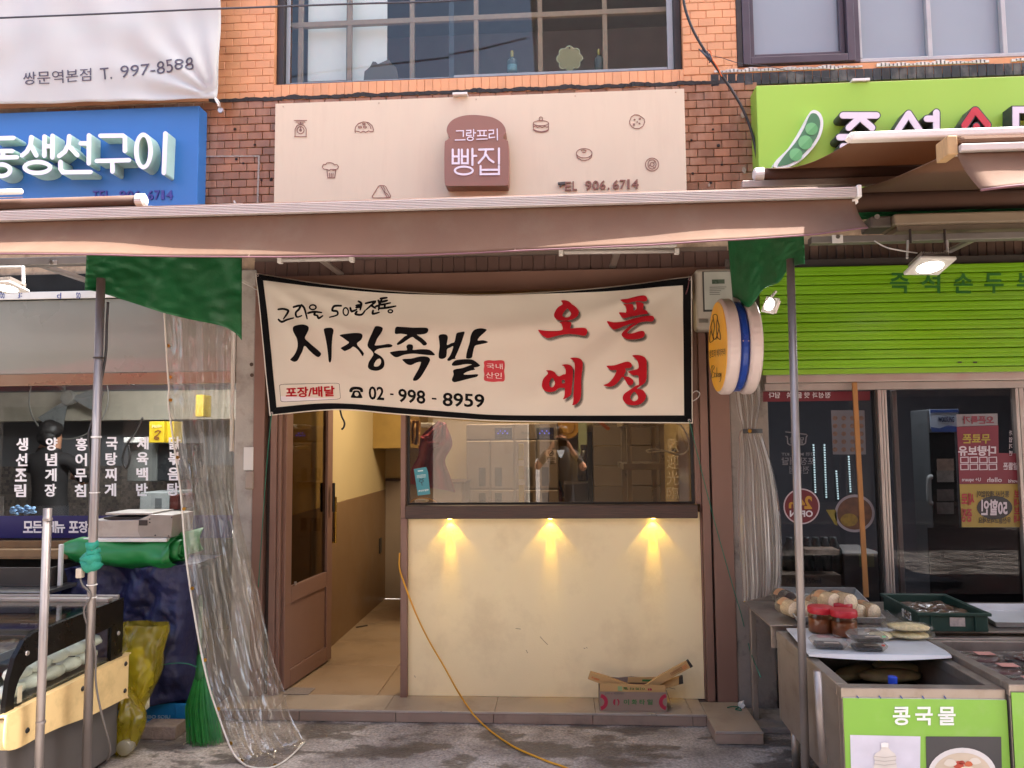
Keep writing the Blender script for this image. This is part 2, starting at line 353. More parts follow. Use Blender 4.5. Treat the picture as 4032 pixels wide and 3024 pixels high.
M_orange = mat('orange_paint', '#cd956a', .55, var=.08, vs=10, rnd=.07, bump=.15, bs=90)
M_orange_m = mat('orange_paint_joint', '#c78c62', .7, var=.1)
M_brown = mat('brown_glazed_tile', '#8d6246', .38, var=.2, vs=20, rnd=.24, dirt='#b09a88', da=.35, ds=5, stretch=(1, 1, .35), bump=.1)
M_brown_m = mat('tile_joint', '#b59c82', .9, var=.2, vs=30, dirt='#4a3a30', da=.7, ds=6)
M_black = mat('black_glazed_tile', '#2a2a2c', .35, var=.25, vs=18, rnd=.3, dirt='#8a837a', da=.4, ds=9)
M_darkb = mat('dark_brown_tile', '#5a4335', .45, var=.2, vs=18, rnd=.25)
M_seal = mat('torn_black_sealant', '#2c2a2b', .8, var=.3, vs=40, bump=.6, bs=50)
M_peel = mat('peeling_white_paint', '#c9c4bd', .7, var=.2, vs=30)
M_frame = mat('bronze_window_frame', '#332b28', .4, .3, var=.15)
M_frame2 = mat('aubergine_window_frame', '#4b4048', .38, .2, var=.1)
M_lattice = mat('lattice_wood', '#93816d', .6, var=.12, vs=25)
M_glass = glass('window_glass', '#e8efec', 1.55)
M_glass_up = glass('upper_window_glass', '#f2f4f2', 1.46, bump=.02, bs=1.5)
M_frost = mat('frosted_window_film', '#87919a', .35, var=.04, vs=2, coat=.3)
M_white = mat('white_paint', '#d8d5d0', .5, var=.05)

YB, YM = 4.580, 4.592      # brick faces, joints
bld = thing('brick_building', 'two-storey brick building with orange painted upper wall above the bakery', 'building', (0, 4.7, 0))
wx0, wx1 = wy('Z2', 97, 300, YB).x, wy('Z2', 2076, 250, YB).x
wz0 = (wy('Z2', 105, 410, YB).z+wy('Z2', 2072, 333, YB).z)/2
vx0, vx1 = wy('Z3', 452, 200, YB).x, 4.4
vz0 = (wy('Z3', 465, 395, YB).z+wy('Z3', 2160, 340, YB).z)/2
zsplit = (wy('Z2', 30, 472, YB).z+wy('Z2', 2090, 405, YB).z)/2       # orange paint ends here
ztop = 5.3
w = B()
YO = 4.5855
w.box(-9, wx0, YO, 4.9, zsplit, ztop); w.box(wx0, wx1, YO, 4.9, zsplit, wz0); w.box(wx1, vx0, YO, 4.9, zsplit, ztop)
w.box(vx0, vx1, YO, 4.9, zsplit, vz0); w.box(vx1, 9, YO, 4.9, zsplit, ztop)
w.box(-9, 9, YO, 4.9, ztop, 7.2)
painted = w.build('painted_wall', M_orange_m, bld, label='orange painted brick wall around the upper windows')
w = B(); w.box(-9, 9, YM+.001, 4.9, 2.62, zsplit)
tiled = w.build('tiled_wall', M_brown_m, bld, label='brown glazed tile wall behind the shop signs')
bx('roof_parapet', mat('parapet', '#b9b2a8', .7), bld, -9, 9, 4.4, 5.2, 7.2, 7.6)

def brick_mesh(w_, h_, d_=.016, name='brick'):
    bm = bmesh.new(); bmesh.ops.create_cube(bm, size=1)
    for v in bm.verts: v.co = Vector((v.co.x*w_, v.co.y*d_, v.co.z*h_))
    bmesh.ops.bevel(bm, geom=[e for e in bm.edges if all(v.co.y < 0 for v in e.verts)], offset=.0025, segments=1, affect='EDGES')
    me = bpy.data.meshes.new(name); bm.to_mesh(me); bm.free(); return me
def fill(parent, me, pw, ph, w_, X0, X1, Z0, Z1, off=True, yj=.0015, skip=None, name='brick'):
    """lay pieces in courses over a rectangle of wall; cut pieces at the ends"""
    n = 0; z = Z1
    row = 0
    while z-ph*.45 > Z0:
        x = X0-(pw/2 if (off and row % 2) else 0)
        while x < X1-.012:
            a, b = max(x, X0), min(x+w_, X1)
            zc = z-ph/2
            if b-a > .012 and not (skip and skip((a+b)/2, zc)):
                o = inst(name, me, ((a+b)/2, YB+.008+random.uniform(-yj, yj), zc), parent)
                hgt = min(z, Z1)-max(z-ph, Z0)
                o.scale = ((b-a)/w_, 1, min(1, hgt/ph)); o.rotation_euler = (random.uniform(-.012, .012), random.uniform(-.006, .006), random.uniform(-.012, .012)); n += 1
            x += pw
        z -= ph; row += 1
    return n
me_o = brick_mesh(.0952, .0485); me_o.materials.append(M_orange)
me_os = brick_mesh(.049, .099); me_os.materials.append(M_orange)
me_b = brick_mesh(.094, .0465); me_b.materials.append(M_brown)
me_ks = brick_mesh(.0475, .075); me_ks.materials.append(M_black)
me_bs = brick_mesh(.047, .095); me_bs.materials.append(M_darkb)
pw, ph = .0975, .0505
xl = wy('P', 455, 100, YB).x
fill(painted, me_o, pw, ph, .0952, xl, wx0, zsplit+.004, 4.47)
fill(painted, me_o, pw, ph, .0952, wx1, vx0, zsplit+.004, 4.42)
fill(painted, me_os, .0505, .102, .049, wx0, wx1, wz0-.103, wz0-.001, off=False)
fill(painted, me_o, pw, ph, .0952, wx0, wx1, zsplit+.004, wz0-.105)
# dark tiles on end over the green sign, with peeling white paint above
zk = (wy('Z3', 600, 425, YB).z+wy('Z3', 2100, 375, YB).z)/2
xk0 = wy('Z3', 300, 460, YB).x
fill(painted, me_ks, .0505, .078, .0475, xk0, 3.0, zk-.079, zk, off=False)
b = B(); n = 90
for i in range(n):
    x = xk0+.02+(3.0-xk0)*i/n; h = .01+.03*abs(noise.noise((x*9, 3, 1)))
    if noise.noise((x*4, 7, 2)) > -.25: b.box(x, x+.03, YB-.004, YB+.006, zk+.005+.008*noise.noise((x*13, 1, 1)), zk+.006+h)
b.build('peeling_paint', M_peel, painted, kind='stuff')
# brown tiles either side of the bakery sign
bl0, bl1 = wy('P', 436, 330, YB).x, wy('P', 600, 330, YB).x
br0, br1 = wy('P', 1472, 330, YB).x, wy('P', 1640, 330, YB).x
def chipped(x, z): return False
fill(tiled, me_b, pw, ph, .094, bl0, bl1, 2.98, zsplit-.012)
fill(tiled, me_b, pw, ph, .094, br0, br1, 2.98, zsplit-.012)
fill(tiled, me_b, pw, ph, .094, bl1+.004, br0-.004, zsplit-.055, zsplit-.012)
xb0 = wy('P', 100, 230, YB).x
fill(tiled, me_b, pw, ph, .094, xb0, bl0-.004, zsplit-.105, zsplit-.012)
# row of dark tiles on end under the awning on the tofu shop side
zq = (wy('Z8', 560, 60, YB).z+wy('Z8', 1500, 60, YB).z)/2
fill(tiled, me_bs, .0505, .1, .047, wy('Z8', 540, 100, YB).x, 3.0, zq-.10, zq, off=False)
# torn sealant line where the orange paint stops
b = B(); pts = []
n = 150; X0, X1 = xl, xk0+.05
top = []; bot = []
for i in range(n+1):
    x = X0+(X1-X0)*i/n; g = noise.noise((x*7, 0, 0)); g2 = noise.noise((x*31, 2, 0))
    top.append((x, YB-.006, zsplit+.004+.010*g2+max(0, .022*g))); bot.append((x, YB-.004, zsplit-.016-.006*g2+.006*g))
for i in range(n): b.add([top[i], top[i+1], bot[i+1], bot[i]], [(0, 1, 2, 3)])
b.build('sealant_strip', M_seal, bld, solid=.006)
# bolt holes left by an old sign, grey scar of an older box
b = B()
for k, x, y in (('Z1',1705,937),('Z1',1715,1155),('Z1',1897,1308),('Z1',1968,1303),('Z1',1765,1185),('Z1',1850,1050),('Z3',313,768),('Z3',185,832),('Z3',345,865),('Z3',193,1030),('Z3',366,978),('Z3',300,1085)):
    p = wy(k, x, y, YB-.004); r = random.uniform(.006, .012)
    b.lathe([(.001, -.002), (r, 0), (r*.8, .004)], p, 'y', 7)
b.build('bolt_holes', mat('rusty_hole', '#1e1410', .9), tiled)
b = B(); q = 'Z1'
strokes(b, [([(1480,1135),(1880,1132)], 5), ([(1880,1132),(1868,1500)], 6)], q, YB-.006, 5, dep=.004)
b.build('mortar_scar', mat('grey_mortar', '#9b938a', .9, var=.2, vs=40, bump=.5), tiled)
b = B()
strokes(b, [([(1535,1487),(1760,1478)], 5), ([(1700,1460),(1715,1498)], 6)], q, YB-.007, 5, dep=.004)
b.build('plaster_smear', M_peel, tiled)
for k, x, y, r in (('Z3',490,680,14),('Z3',497,1012,12),('Z3',290,1100,7)):
    b = B(); b.flat([[wy(k, x+r*(1+.9*noise.noise((a*1.0, x, 0)))*math.cos(a*.48), y+1.5*r*(1+.9*noise.noise((a*1.3, y, 0)))*math.sin(a*.48), YB-.005) for a in range(13)]])
    b.build('plaster_patch', mat('dull_plaster', '#9c8c7c', .9, var=.3, vs=60), tiled, fix=False, solid=.002)

# upper window 1: bronze frame, two panes, wooden lattice inside, bottles on the sill
win = bx('window_reveal', M_frame, bld, wx0+.001, wx1-.001, 4.90, 4.93, wz0-.02, wz0-.001)
def frame_rect(name, m, parent, x0, x1, z0, z1, t, y0, y1, tb=None):
    tb = tb or t
    b = B(); b.box(x0, x0+t, y0, y1, z0, z1); b.box(x1-t, x1, y0, y1, z0, z1); b.box(x0+t+.0005, x1-t-.0005, y0, y1, z0, z0+tb); b.box(x0+t+.0005, x1-t-.0005, y0, y1, z1-tb, z1)
    return b.build(name, m, parent, bevel=.003)
W1 = frame_rect('window', M_frame, bld, wx0+.002, wx1-.002, wz0+.002, ztop, .045, 4.62, 4.70, .02)
W1['label'] = 'wide upper window with lattice bars above the bakery sign'
mid = wy('Z2', 967, 200, 4.66).x
bx('pane', M_glass_up, W1, wx0+.045, mid, 4.668, 4.674, wz0+.022, ztop, 0)
bx('pane', M_glass_up, W1, mid-.03, wx1-.045, 4.650, 4.656, wz0+.022, ztop, 0)
b = B()
bx('sash_edge', mat('pale_sash', '#8b9296', .4), W1, wx0+.048, wx0+.075, 4.657, 4.664, wz0+.024, ztop, .002)
bx('sash_edge', mat('pale_sash', '#8b9296', .4), W1, wx1-.085, wx1-.048, 4.637, 4.647, wz0+.024, ztop, .002)
bx('sash_edge', mat('pale_sash', '#8b9296', .4), W1, wx0+.076, mid, 4.657, 4.664, wz0+.024, wz0+.045, .002)
bx('sash_edge', mat('pale_sash', '#8b9296', .4), W1, mid+.001, wx1-.086, 4.637, 4.647, wz0+.024, wz0+.045, .002)
for x in (225, 462, 765, 1075, 1385, 1699, 2012):
    xc = wy('Z2', x, 200, 4.72).x; bx('lattice_bar', M_lattice, W1, xc-.015, xc+.015, 4.715, 4.745, wz0, ztop)
zc = (wy('Z2', 165, 125, 4.72).z+wy('Z2', 2000, 48, 4.72).z)/2
bx('lattice_bar', M_lattice, W1, wx0+.002, wx1-.002, 4.711, 4.741, zc-.017, zc+.017)
# room upstairs
room = B(); y1 = 6.8
room.box(wx0-.8, wx1+.3, y1, y1+.05, 3.4, 5.6)
room.box(wx0-.85, wx0-.8, 4.9, y1, 3.4, 5.6); room.box(wx1+.3, wx1+.35, 4.9, y1, 3.4, 5.6)
room.build('room_wall', mat('grey_room_tile', '#9a9da0', .5, var=.1, vs=4), bld)
bx('room_floor', mat('room_floor', '#4a4440', .7), bld, wx0-.8, wx1+.3, 4.905, y1, 3.5, 3.55, 0)
bx('room_ceiling', mat('room_ceiling', '#77756f', .8), bld, wx0-.8, wx1+.3, 4.905, y1, 5.3, 5.35, 0)
for x0_, x1_ in ((262, 448), (476, 645)):
    X0, X1, Z0, Z1 = rc('Z2', x0_, -200, x1_, 392, 4.78); bx('paper_panel', mat('pale_window_panel', '#e9f4f2', .8, var=.05, vs=3), W1, X0, X1, 4.78, 4.785, Z0, 5.25)  # flat near-white boards behind the left pane
b = B(); b.prism([wy('Z2', x, y, 4.70) for x, y in ((530,392),(535,345),(560,325),(575,297),(590,300),(600,310),(655,285),(662,305),(690,330),(700,385))], (0, .008, 0))
b.build('torn_cloth', mat('grey_brown_cloth', '#5b5753', .9), None, label='torn grey cloth standing on the upper window sill', cat='cloth')
for i, (x0_, x1_, y0_, y1_, yn) in enumerate(((1224, 1275, 248, 354, 300), (1648, 1690, 240, 340, 290))):
    a = wy('Z2', (x0_+x1_)/2, y1_, 4.75); tp = wy('Z2', (x0_+x1_)/2, y0_, 4.75).z; r = (wy('Z2', x1_, y1_, 4.75).x-wy('Z2', x0_, y1_, 4.75).x)/2; H = tp-a.z
    t = thing('bottle', ('clear bottle with gold cap half full of water on upper window sill', 'empty clear bottle with gold cap beside right edge of upper window')[i], 'bottle', a)
    B().lathe([(r*.9, 0), (r, .01), (r, H*.5), (r*.85, H*.6), (r*.35, H*.68), (r*.33, H*.74)], a, 'z', 16).build('body', glass('bottle_glass', '#bcd5d8', 1.5, haze=.2, hazecol='#a8c4c8'), t, smooth=True)
    if i == 0: B().lathe([(r*.85, .004), (r*.93, .012), (r*.93, H*.33)], a, 'z', 16).build('water', mat('cloudy_water', '#a9cfd2', .2, var=.05), t, smooth=True)
    B().lathe([(r*.36, H*.72), (r*.36, H), (r*.2, H)], a, 'z', 12).build('cap', mat('gold_cap', '#a08c4a', .3, .8), t)
# flower-shaped board leaning in the window
c0 = wy('Z2', 1527, 282, 4.74); rr_ = (wy('Z2', 1592, 282, 4.74).x-wy('Z2', 1462, 282, 4.74).x)/2
def scallop(r_, n=72): return [(c0.x+r_*(.76+.24*abs(math.cos(4*a))**.6)*math.cos(a), c0.y, c0.z+r_*(.76+.24*abs(math.cos(4*a))**.6)*math.sin(a)) for a in [2*math.pi*i/n for i in range(n)]]
t = thing('flower_board', 'olive flower-shaped board with pale rim in upper window', 'ornament', (c0.x, c0.y, c0.z-rr_))
B().prism(scallop(rr_), (0, .006, 0)).build('rim', mat('pale_green_rim', '#b3bfa0', .5), t)
B().prism([(p[0], p[1]-.001, p[2]) for p in scallop(rr_*.93)], (0, .003, 0)).build('face', mat('olive_board', '#8b8a66', .6), t)
B().lathe([(.006, -.002), (.006, 0)], (c0.x, c0.y-.001, c0.z+rr_*.8), 'y', 10).build('hole', M_frame, t)
# upper window 2
W2 = frame_rect('window', M_frame2, bld, vx0+.035, wy('Z3', 1140, 100, 4.6).x, vz0+.012, ztop, .045, 4.57, 4.66)
W2['label'] = 'dark framed frosted window above the green sign'
sx1 = wy('Z3', 1140, 100, 4.6).x
bx('jamb_strip', M_frame, W2, vx0+.001, vx0+.034, 4.575, 4.66, vz0+.001, ztop)
frame_rect('sash', M_frame2, W2, vx0+.082, sx1-.047, vz0+.06, ztop, .03, 4.605, 4.65)
bx('pane', M_frost, W2, vx0+.1, sx1-.06, 4.635, 4.642, vz0+.07, ztop, 0)
bx('mullion', M_frame2, W2, sx1+.001, sx1+.035, 4.59, 4.67, vz0+.012, ztop)
M_sash = mat('grey_white_sash', '#a7a7a8', .4)
bx('sash', M_sash, W2, sx1+.036, vx1, 4.60, 4.65, vz0+.012, vz0+.035); bx('sash', M_sash, W2, sx1+.036, sx1+.05, 4.60, 4.65, vz0+.036, ztop)
for x in (1600, 2045):
    xc = wy('Z3', x, 150, 4.6).x; bx('sash_bar', M_sash, W2, xc-.013, xc+.013, 4.605, 4.64, vz0+.036, ztop)
bx('pane', M_frost, W2, sx1+.05, vx1, 4.642, 4.648, vz0+.03, ztop, 0)

# ================================================================== bakery shopfront
M_fr = mat('brown_steel_frame', '#7e5f52', .45, .1, var=.06, vs=5)
M_fr_d = mat('dark_groove', '#2b201c', .6)
M_cream = mat('cream_plaster', '#eedcb0', .75, var=.05, vs=1.8, bump=.08, bs=120, dirt='#b59a70', da=.22, ds=3.5)
M_wood = mat('dark_walnut', '#402a20', .5, var=.6, vs=12, stretch=(.6, 8, 14), bump=.25, bs=14)
M_int = mat('interior_cream_wall', '#bda678', .8, var=.04, vs=3)
M_wains = mat('interior_tile_wainscot', '#7d6042', .5, var=.06, vs=4)
M_tile = mat('floor_tile', '#a59480', .42, var=.07, vs=6, rnd=.05, dirt='#6a5646', da=.4, ds=4, bump=.05, bs=80)
M_tilef = mat('step_face_tile', '#8f7a6c', .5, var=.08, vs=7, rnd=.06, dirt='#4c4038', da=.4, ds=5)
M_grout = mat('grout', '#6b5c50', .9)
M_trim = mat('aluminium_trim', '#b9b2ad', .35, .7)
M_hd = mat('brown_painted_tile', '#59423a', .5, var=.08, rnd=.07, vs=8)
M_shopglass = glass('shop_glass', '#e4ded4', 2.0)

shop = thing('bakery_shopfront', 'brown framed bakery front with cream counter wall and open door', 'shopfront', (0, YF, SH))
cx0, cx1 = wz('Z7', 699, 1325, SH).x, wz('Z7', 2065, 1340, SH).x
zs0 = wy('Z7', 1365, 515, 4.53).z; zs1 = wy('Z7', 1365, 454, 4.53).z
bx('counter_wall', M_cream, shop, cx0, cx1, YF, YF+.12, SH, zs0+.03, .002)
for st_ in ([(1312,1056),(1330,1076),(1346,1092)], [(1248,1118),(1254,1130)], [(1512,1108),(1518,1110)], [(1524,1105),(1528,1108)], [(735,1235),(740,1242)], [(1200,1018),(1222,1021)], [(1905,1290),(1930,1296)]):
    q = B(); strokes(q, [st_], 'Z7', YF-.0004, 1.3); q.build('scuff_mark', mat('grey_scuff', '#9c8868', .8), shop, fix=False)
sx0_, sx1_ = wy('Z7', 694, 485, 4.53).x, wy('Z7', 2035, 485, 4.53).x
bx('window_sill', M_wood, shop, sx0_, sx1_, 4.53, 4.70, zs0, zs1, .004)
mx0, mx1 = wy('Z7', 671, 700, 4.565).x, wy('Z7', 703, 700, 4.565).x
bx('mullion', M_fr, shop, mx0, mx1-.001, 4.565, 4.72, SH, zs0-.001); bx('mullion', M_fr, shop, mx0, mx1-.012, 4.566, 4.72, zs0-.0005, 2.52)
zh0 = wy('P', 1050, 640, 4.56).z; zh1 = wy('P', 1050, 588, 4.56).z; zh2 = 2.70
jl = [wy('Z7', x, 700, 4.56).x for x in (-10, 42, 50, 95, 104)]; jr = [wy('Z7', x, 700, 4.56).x for x in (2044, 2062, 2098, 2108, 2200)]
for a, b_, y in ((cx1+.001, jr[1]-.002, 4.575), (jr[1], jr[2], 4.555), (jr[3], jr[4], 4.55)): bx('frame_post', M_fr, shop, a, b_, y, 4.72, SH, zh1)
bx('frame_groove', M_fr_d, shop, jr[2]+.0005, jr[3]-.0005, 4.585, 4.72, SH, zh1)
for a, b_, y in ((jl[0], jl[1], 4.55), (jl[2]+.02, jl[3], 4.57)): bx('frame_post', M_fr, shop, a, b_, y, 4.72, SH, zh1)
bx('frame_groove', M_fr_d, shop, jl[1]+.0005, jl[2]+.0195, 4.60, 4.72, SH, zh1)
bx('door_jamb', M_fr, shop, jl[3]+.0005, jl[4]+.01, 4.585, 4.70, SH, zh1)
b = B(); b.box(jl[0], jr[4], 4.545, 4.75, zh0+.03, zh1); b.build('header_beam', M_fr, shop, bevel=.004)
bx('transom_strip', mat('yellowed_transom', '#a68a4a', .5), shop, mx1, jr[0], 4.60, 4.66, zh0-.03, zh0+.029)
# painted tile course over the header
hb = bx('header_wall', M_grout, shop, jl[0]-.02, jr[4]+.02, 4.585, 4.75, zh1+.001, zh2, 0)
me_h = brick_mesh(.0665, .098, .016, 'tile'); me_h.materials.append(M_hd)
x = jl[0]-.02; i = 0
while x < jr[4]:
    inst('tile', me_h, (x+.034, 4.583+random.uniform(-.001, .001), zh1+.052), hb); x += .069
# shop window glass and frame
bx('window_frame', mat('black_gasket', '#1d1917', .5), shop, mx1-.010, sx1_+.004, 4.61, 4.625, zs1+.0005, zs1+.012, 0)
bx('window_frame', mat('black_gasket', '#1d1917', .5), shop, mx1-.010, mx1+.004, 4.61, 4.625, zs1+.0125, zh0-.031, 0)
bx('window_frame', mat('black_gasket', '#1d1917', .5), shop, jr[0]-.03, jr[0]-.012, 4.61, 4.625, zs1+.0125, zh0-.031, 0)
bx('frame_post', M_fr, shop, jr[0]-.0115, jr[1]-.003, 4.58, 4.72, zs1+.0005, zh0-.031)
pane = bx('window_pane', M_shopglass, shop, mx1+.0045, jr[0]-.0305, 4.615, 4.620, zs1+.0125, zh0-.031, 0)
# three lit downlights under the sill
for i, x in enumerate((897, 1358, 1830)):
    p = wy('Z7', x, 515, 4.565); q = B().lathe([(.012, 0), (.012, -.004), (.009, -.005)], (p.x, 4.567, zs0-.0005), 'z', 14).build('downlight', emis('warm_lens', '#ffd968', 6), shop)
    lamp('downlight_beam', 'SPOT', q, (p.x, 4.572, zs0-.012), .55, (1, .64, .04), spot_size=R(92), spot_blend=.35, shadow_soft_size=.006, rot=(R(12), 0, 0))
    lamp('downlight_beam', 'SPOT', q, (p.x, 4.572, zs0-.012), (2.2, 1.9, 2.05)[i], (1, .62, .0), spot_size=R(27), spot_blend=1, shadow_soft_size=.004, rot=(R(7), 0, 0))
# open door leaf, swung inwards
dn = wz('Z7', 112, 1298, SH+.012); df = wz('Z7', 342, 1155, SH+.012)
hinge = Vector((jl[4]+.012, 4.62, SH+.012)); dirv = Vector((df.x-hinge.x, df.y-hinge.y, 0)); DW = dirv.length; dirv.normalize(); nrm_ = Vector((dirv.y, -dirv.x, 0))
DXF = Matrix((( dirv.x, nrm_.x*-1, 0, hinge.x), (dirv.y, nrm_.y*-1, 0, hinge.y), (0, 0, 1, hinge.z), (0, 0, 0, 1)))
DH = 2.28
def dbox(name, m, par, u0, u1, n0, n1, z0, z1, bevel=.003, **kw): return B(DXF).box(u0, u1, n0, n1, z0, z1).build(name, m, par, bevel=bevel, **kw)
b = B(DXF); b.box(0, .085, -.02, .02, 0, DH); b.box(DW-.085, DW, -.02, .02, 0, DH); b.box(.0855, DW-.0855, -.02, .02, 0, .10); b.box(.0855, DW-.0855, -.02, .02, .50, .60); b.box(.0855, DW-.0855, -.02, .02, DH-.1, DH)
door = b.build('door', M_fr, shop, bevel=.004); door['label'] = 'brown door leaf standing open'
dbox('panel', M_fr, door, .086, DW-.086, -.008, .008, .101, .499)
dbox('glass', glass('door_glass', '#c4b89e', 1.4), door, .086, DW-.086, -.003, .003, .601, DH-.101, 0)
b = B(DXF)
for s in (-1, 1): b.box(DW-.055, DW-.03, .045*s-.008, .045*s+.008, 1.0, 1.20)
b.build('handle', mat('dark_handle', '#1f1c1b', .3, .6), door, bevel=.006)
b = B(DXF)
b.box(.12, .135, -.03, -.0205, .60, .62)
b.build('hinge_stop', M_trim, door)
# brass framed mirror board standing on the inner wall
# bakery room
IX0, IX1, IY1, IZ1 = -1.70, .92, 7.4, 2.62
wzs = 1.10
b = B(); b.box(IX0-.1, IX0, 4.72, IY1, wzs, IZ1); b.box(IX0-.1, IX1+.1, IY1, IY1+.1, SH, IZ1); b.box(IX1, IX1+.1, 4.72, IY1, SH, IZ1)
b.build('room_wall', M_int, shop)
bx('wainscot', M_wains, shop, IX0-.1, IX0+.006, 4.72, IY1-.001, SH, wzs-.001, .002)
bx('ceiling', mat('ceiling_board', '#b7a888', .8), shop, IX0-.1, IX1+.1, 4.72, IY1+.1, IZ1, IZ1+.05, 0)
bt = bx('back_wainscot', mat('back_wall_tile', '#8d7a66', .5, var=.05), shop, IX0+.007, -1.22, IY1-.02, IY1-.001, SH, 1.18, .002)
bx('wainscot_cap', M_wood, shop, IX0+.007, -1.22, IY1-.03, IY1-.001, 1.181, 1.205)
fl = bx('room_floor', M_grout, shop, IX0, IX1, 4.60, IY1, .02, SH-.006, 0)
me_t = brick_mesh(.597, .597, .008, 'tile'); me_t.transform(Matrix.Rotation(R(-90), 4, 'X')); me_t.materials.append(mat('room_floor_tile', '#9a8064', .45, var=.08, vs=5, rnd=.05, dirt='#5f4a38', da=.45, ds=3))
for i in range(5):
    for j in range(5):
        x0_ = IX0+.002+.6*i; y0_ = 4.602+.6*j; x1_ = min(x0_+.597, IX1-.001); y1_ = min(y0_+.597, IY1-.03)
        if x1_-x0_ < .05 or y1_-y0_ < .05: continue
        if x0_ > cx0+.2 and y0_ < 4.75: y0_ = 4.73
        o = inst('tile', me_t, ((x0_+x1_)/2, (y0_+y1_)/2, SH-.004+.0003*((i+j) % 2)), fl); o.scale = ((x1_-x0_)/.597, (y1_-y0_)/.597, 1)
q = bx('ceiling_light', emis('warm_panel', '#ffe2ae', 1.6), shop, -1.0, -.2, 5.6, 5.9, IZ1-.03, IZ1-.001)
lamp('panel_light', 'AREA', q, (-.6, 5.75, IZ1-.04), 10, (1, .85, .63), size=.8)
b = B(); p = wx('Z7', 578, 638, IX0+.008); b.box(IX0+.006, IX0+.016, p.y-.04, p.y+.04, p.z-.07, p.z+.07)
b.build('wall_socket', mat('black_plastic', '#191919', .4), shop, bevel=.004)

# tiled step in front
step = thing('tiled_step', 'low beige tiled step running along the bakery front', 'step', (-.4, 4.45, 0))
YS = 4.343; SX0 = -1.98; SX1 = wz('Z7', 2072, 1462, 0).x
bx('core', M_grout, step, SX0, SX1-.01, YS+.010, 4.599, .001, SH-.009, 0)
jx = [SX0]+[wy('Z7', x, 1430, YS).x for x in (207, 650, 1098, 1553, 2012)]+[SX1]
for a, b_ in zip(jx, jx[1:]): bx('tile', M_tilef, step, a+.0015, b_-.0015, YS, YS+.009, .003, SH-.010, .0015)
jt = [SX0]+[wz('Z7', x, 1360, SH).x for x in (118, 620, 1112, 1560, 1985)]+[SX1]
for a, b_ in zip(jt, jt[1:]): bx('tile', M_tile, step, a+.0012, b_-.0012, YS+.004, 4.601, SH-.008, SH, .0015)
bx('edge_trim', M_trim, step, SX0, SX1, YS-.002, YS+.0035, SH-.0095, SH+.001, .001)
s2 = thing('side_step', 'short tiled step jutting out beside the right doorpost', 'step', (.9, 4.3, 0))
ex0, ex1, ey = wz('A7', 1590, 955, 0).x, wz('A7', 2008, 962, 0).x, wz('A7', 1800, 958, 0).y
bx('core', M_grout, s2, ex0+.008, ex1-.004, ey+.010, 4.55, .001, SH-.009, 0)
bx('tile', M_tilef, s2, ex0, ex1, ey, ey+.009, .003, SH-.010, .0015); bx('tile', M_tilef, s2, ex0-.001, ex0+.0075, ey+.0095, YS-.004, .003, SH-.010, .0015)
bx('tile', M_tile, s2, ex0, ex1, ey+.004, 4.548, SH-.008, SH+.001, .0015)
bx('edge_trim', M_trim, s2, ex0, ex1, ey-.002, ey+.0035, SH-.0095, SH+.002, .001)

# ================================================================== piers and neighbours
M_conc = mat('stained_concrete', '#857b72', .85, var=.15, vs=8, bump=.4, bs=40, dirt='#2c2420', da=.85, ds=4)
pl = thing('concrete_pier', 'bare stained concrete pier between the restaurant and the bakery', 'pier', (-1.9, 4.6, 0))
px0, px1 = wy('Z4', 1545, 900, 4.56).x, jl[0]-.001
bx('shaft', mat('pale_concrete', '#aaa49b', .85, var=.1, vs=10, bump=.3, bs=40, dirt='#6f655c', da=.5, ds=7), pl, px0, px1, 4.56, 4.9, 0, 2.62, .006)
for k, x, y in (('Z4', 1645, 1220), ('Z4', 1648, 1290)):
    p = wy(k, x, y, 4.56); B().lathe([(.012, -.006), (.010, 0)], p, 'y', 9).build('rust_bolt', mat('rust', '#4a3a30', .9, var=.3), pl)
p = wy('Z5', 1148, 240, 4.55); bx('switch_plate', M_white, pl, p.x-.04, p.x+.02, 4.545, 4.559, p.z-.07, p.z+.07)
p = wy('Z5', 1150, 335, 4.55); bx('bell_box', mat('beige_plastic', '#9d8f82', .5), pl, p.x-.035, p.x+.02, 4.54, 4.559, p.z-.06, p.z+.05, .01)
pr = thing('concrete_pier', 'damp peeling concrete pier between the bakery and the shuttered shop', 'pier', (1.1, 4.6, 0))
rx0, rx1 = jr[4]+.001, wy('Z8', 345, 900, 4.56).x
bx('shaft', M_conc, pr, rx0, rx1+.05, 4.56, 4.9, 0, 2.62, .006)
bx('ledge', M_conc, pr, rx0-.02, rx1+.5, 4.25, 4.559, 0, .035, .008)

M_steel = mat('brushed_steel', '#8f8b86', .35, .85, var=.08, vs=30, stretch=(1, 1, .2))
M_alu = mat('aluminium_profile', '#a79c95', .38, .6, var=.06)
# ---- restaurant on the left
rest = thing('restaurant_front', 'restaurant window front with white menu lettering left of the bakery', 'shopfront', (-3, 4.55, 0))
LX0, LX1 = -5.5, px0-.002
YG = 4.56
z_a = wy('Z4', 500, 795, 4.55).z; z_b = wy('Z4', 500, 1277, 4.55).z; z_c = wy('Z4', 500, 1355, 4.55).z
bx('header_panel', mat('grey_enamel_panel', '#80827a', .30, var=.03, vs=2, coat=.3), rest, LX0, LX1, 4.55, 4.6, z_b, z_a, .003)
bx('film_strip', M_white, rest, LX0, LX1-.02, 4.535, 4.549, wy('Z4', 400, 790, 4.54).z, wy('Z4', 400, 742, 4.54).z)
b = B()
for x, tx in ((15, 'oo'), (130, ':f'), (385, 'p'), (512, 'os')): lettering(b, tx, 'Z4', ((x+14, 790), (x-14, 786), (x-14, 748), (x+14, 752)), 4.533, .001)
b.build('film_print', mat('blue_print', '#3c4a86', .5), rest)
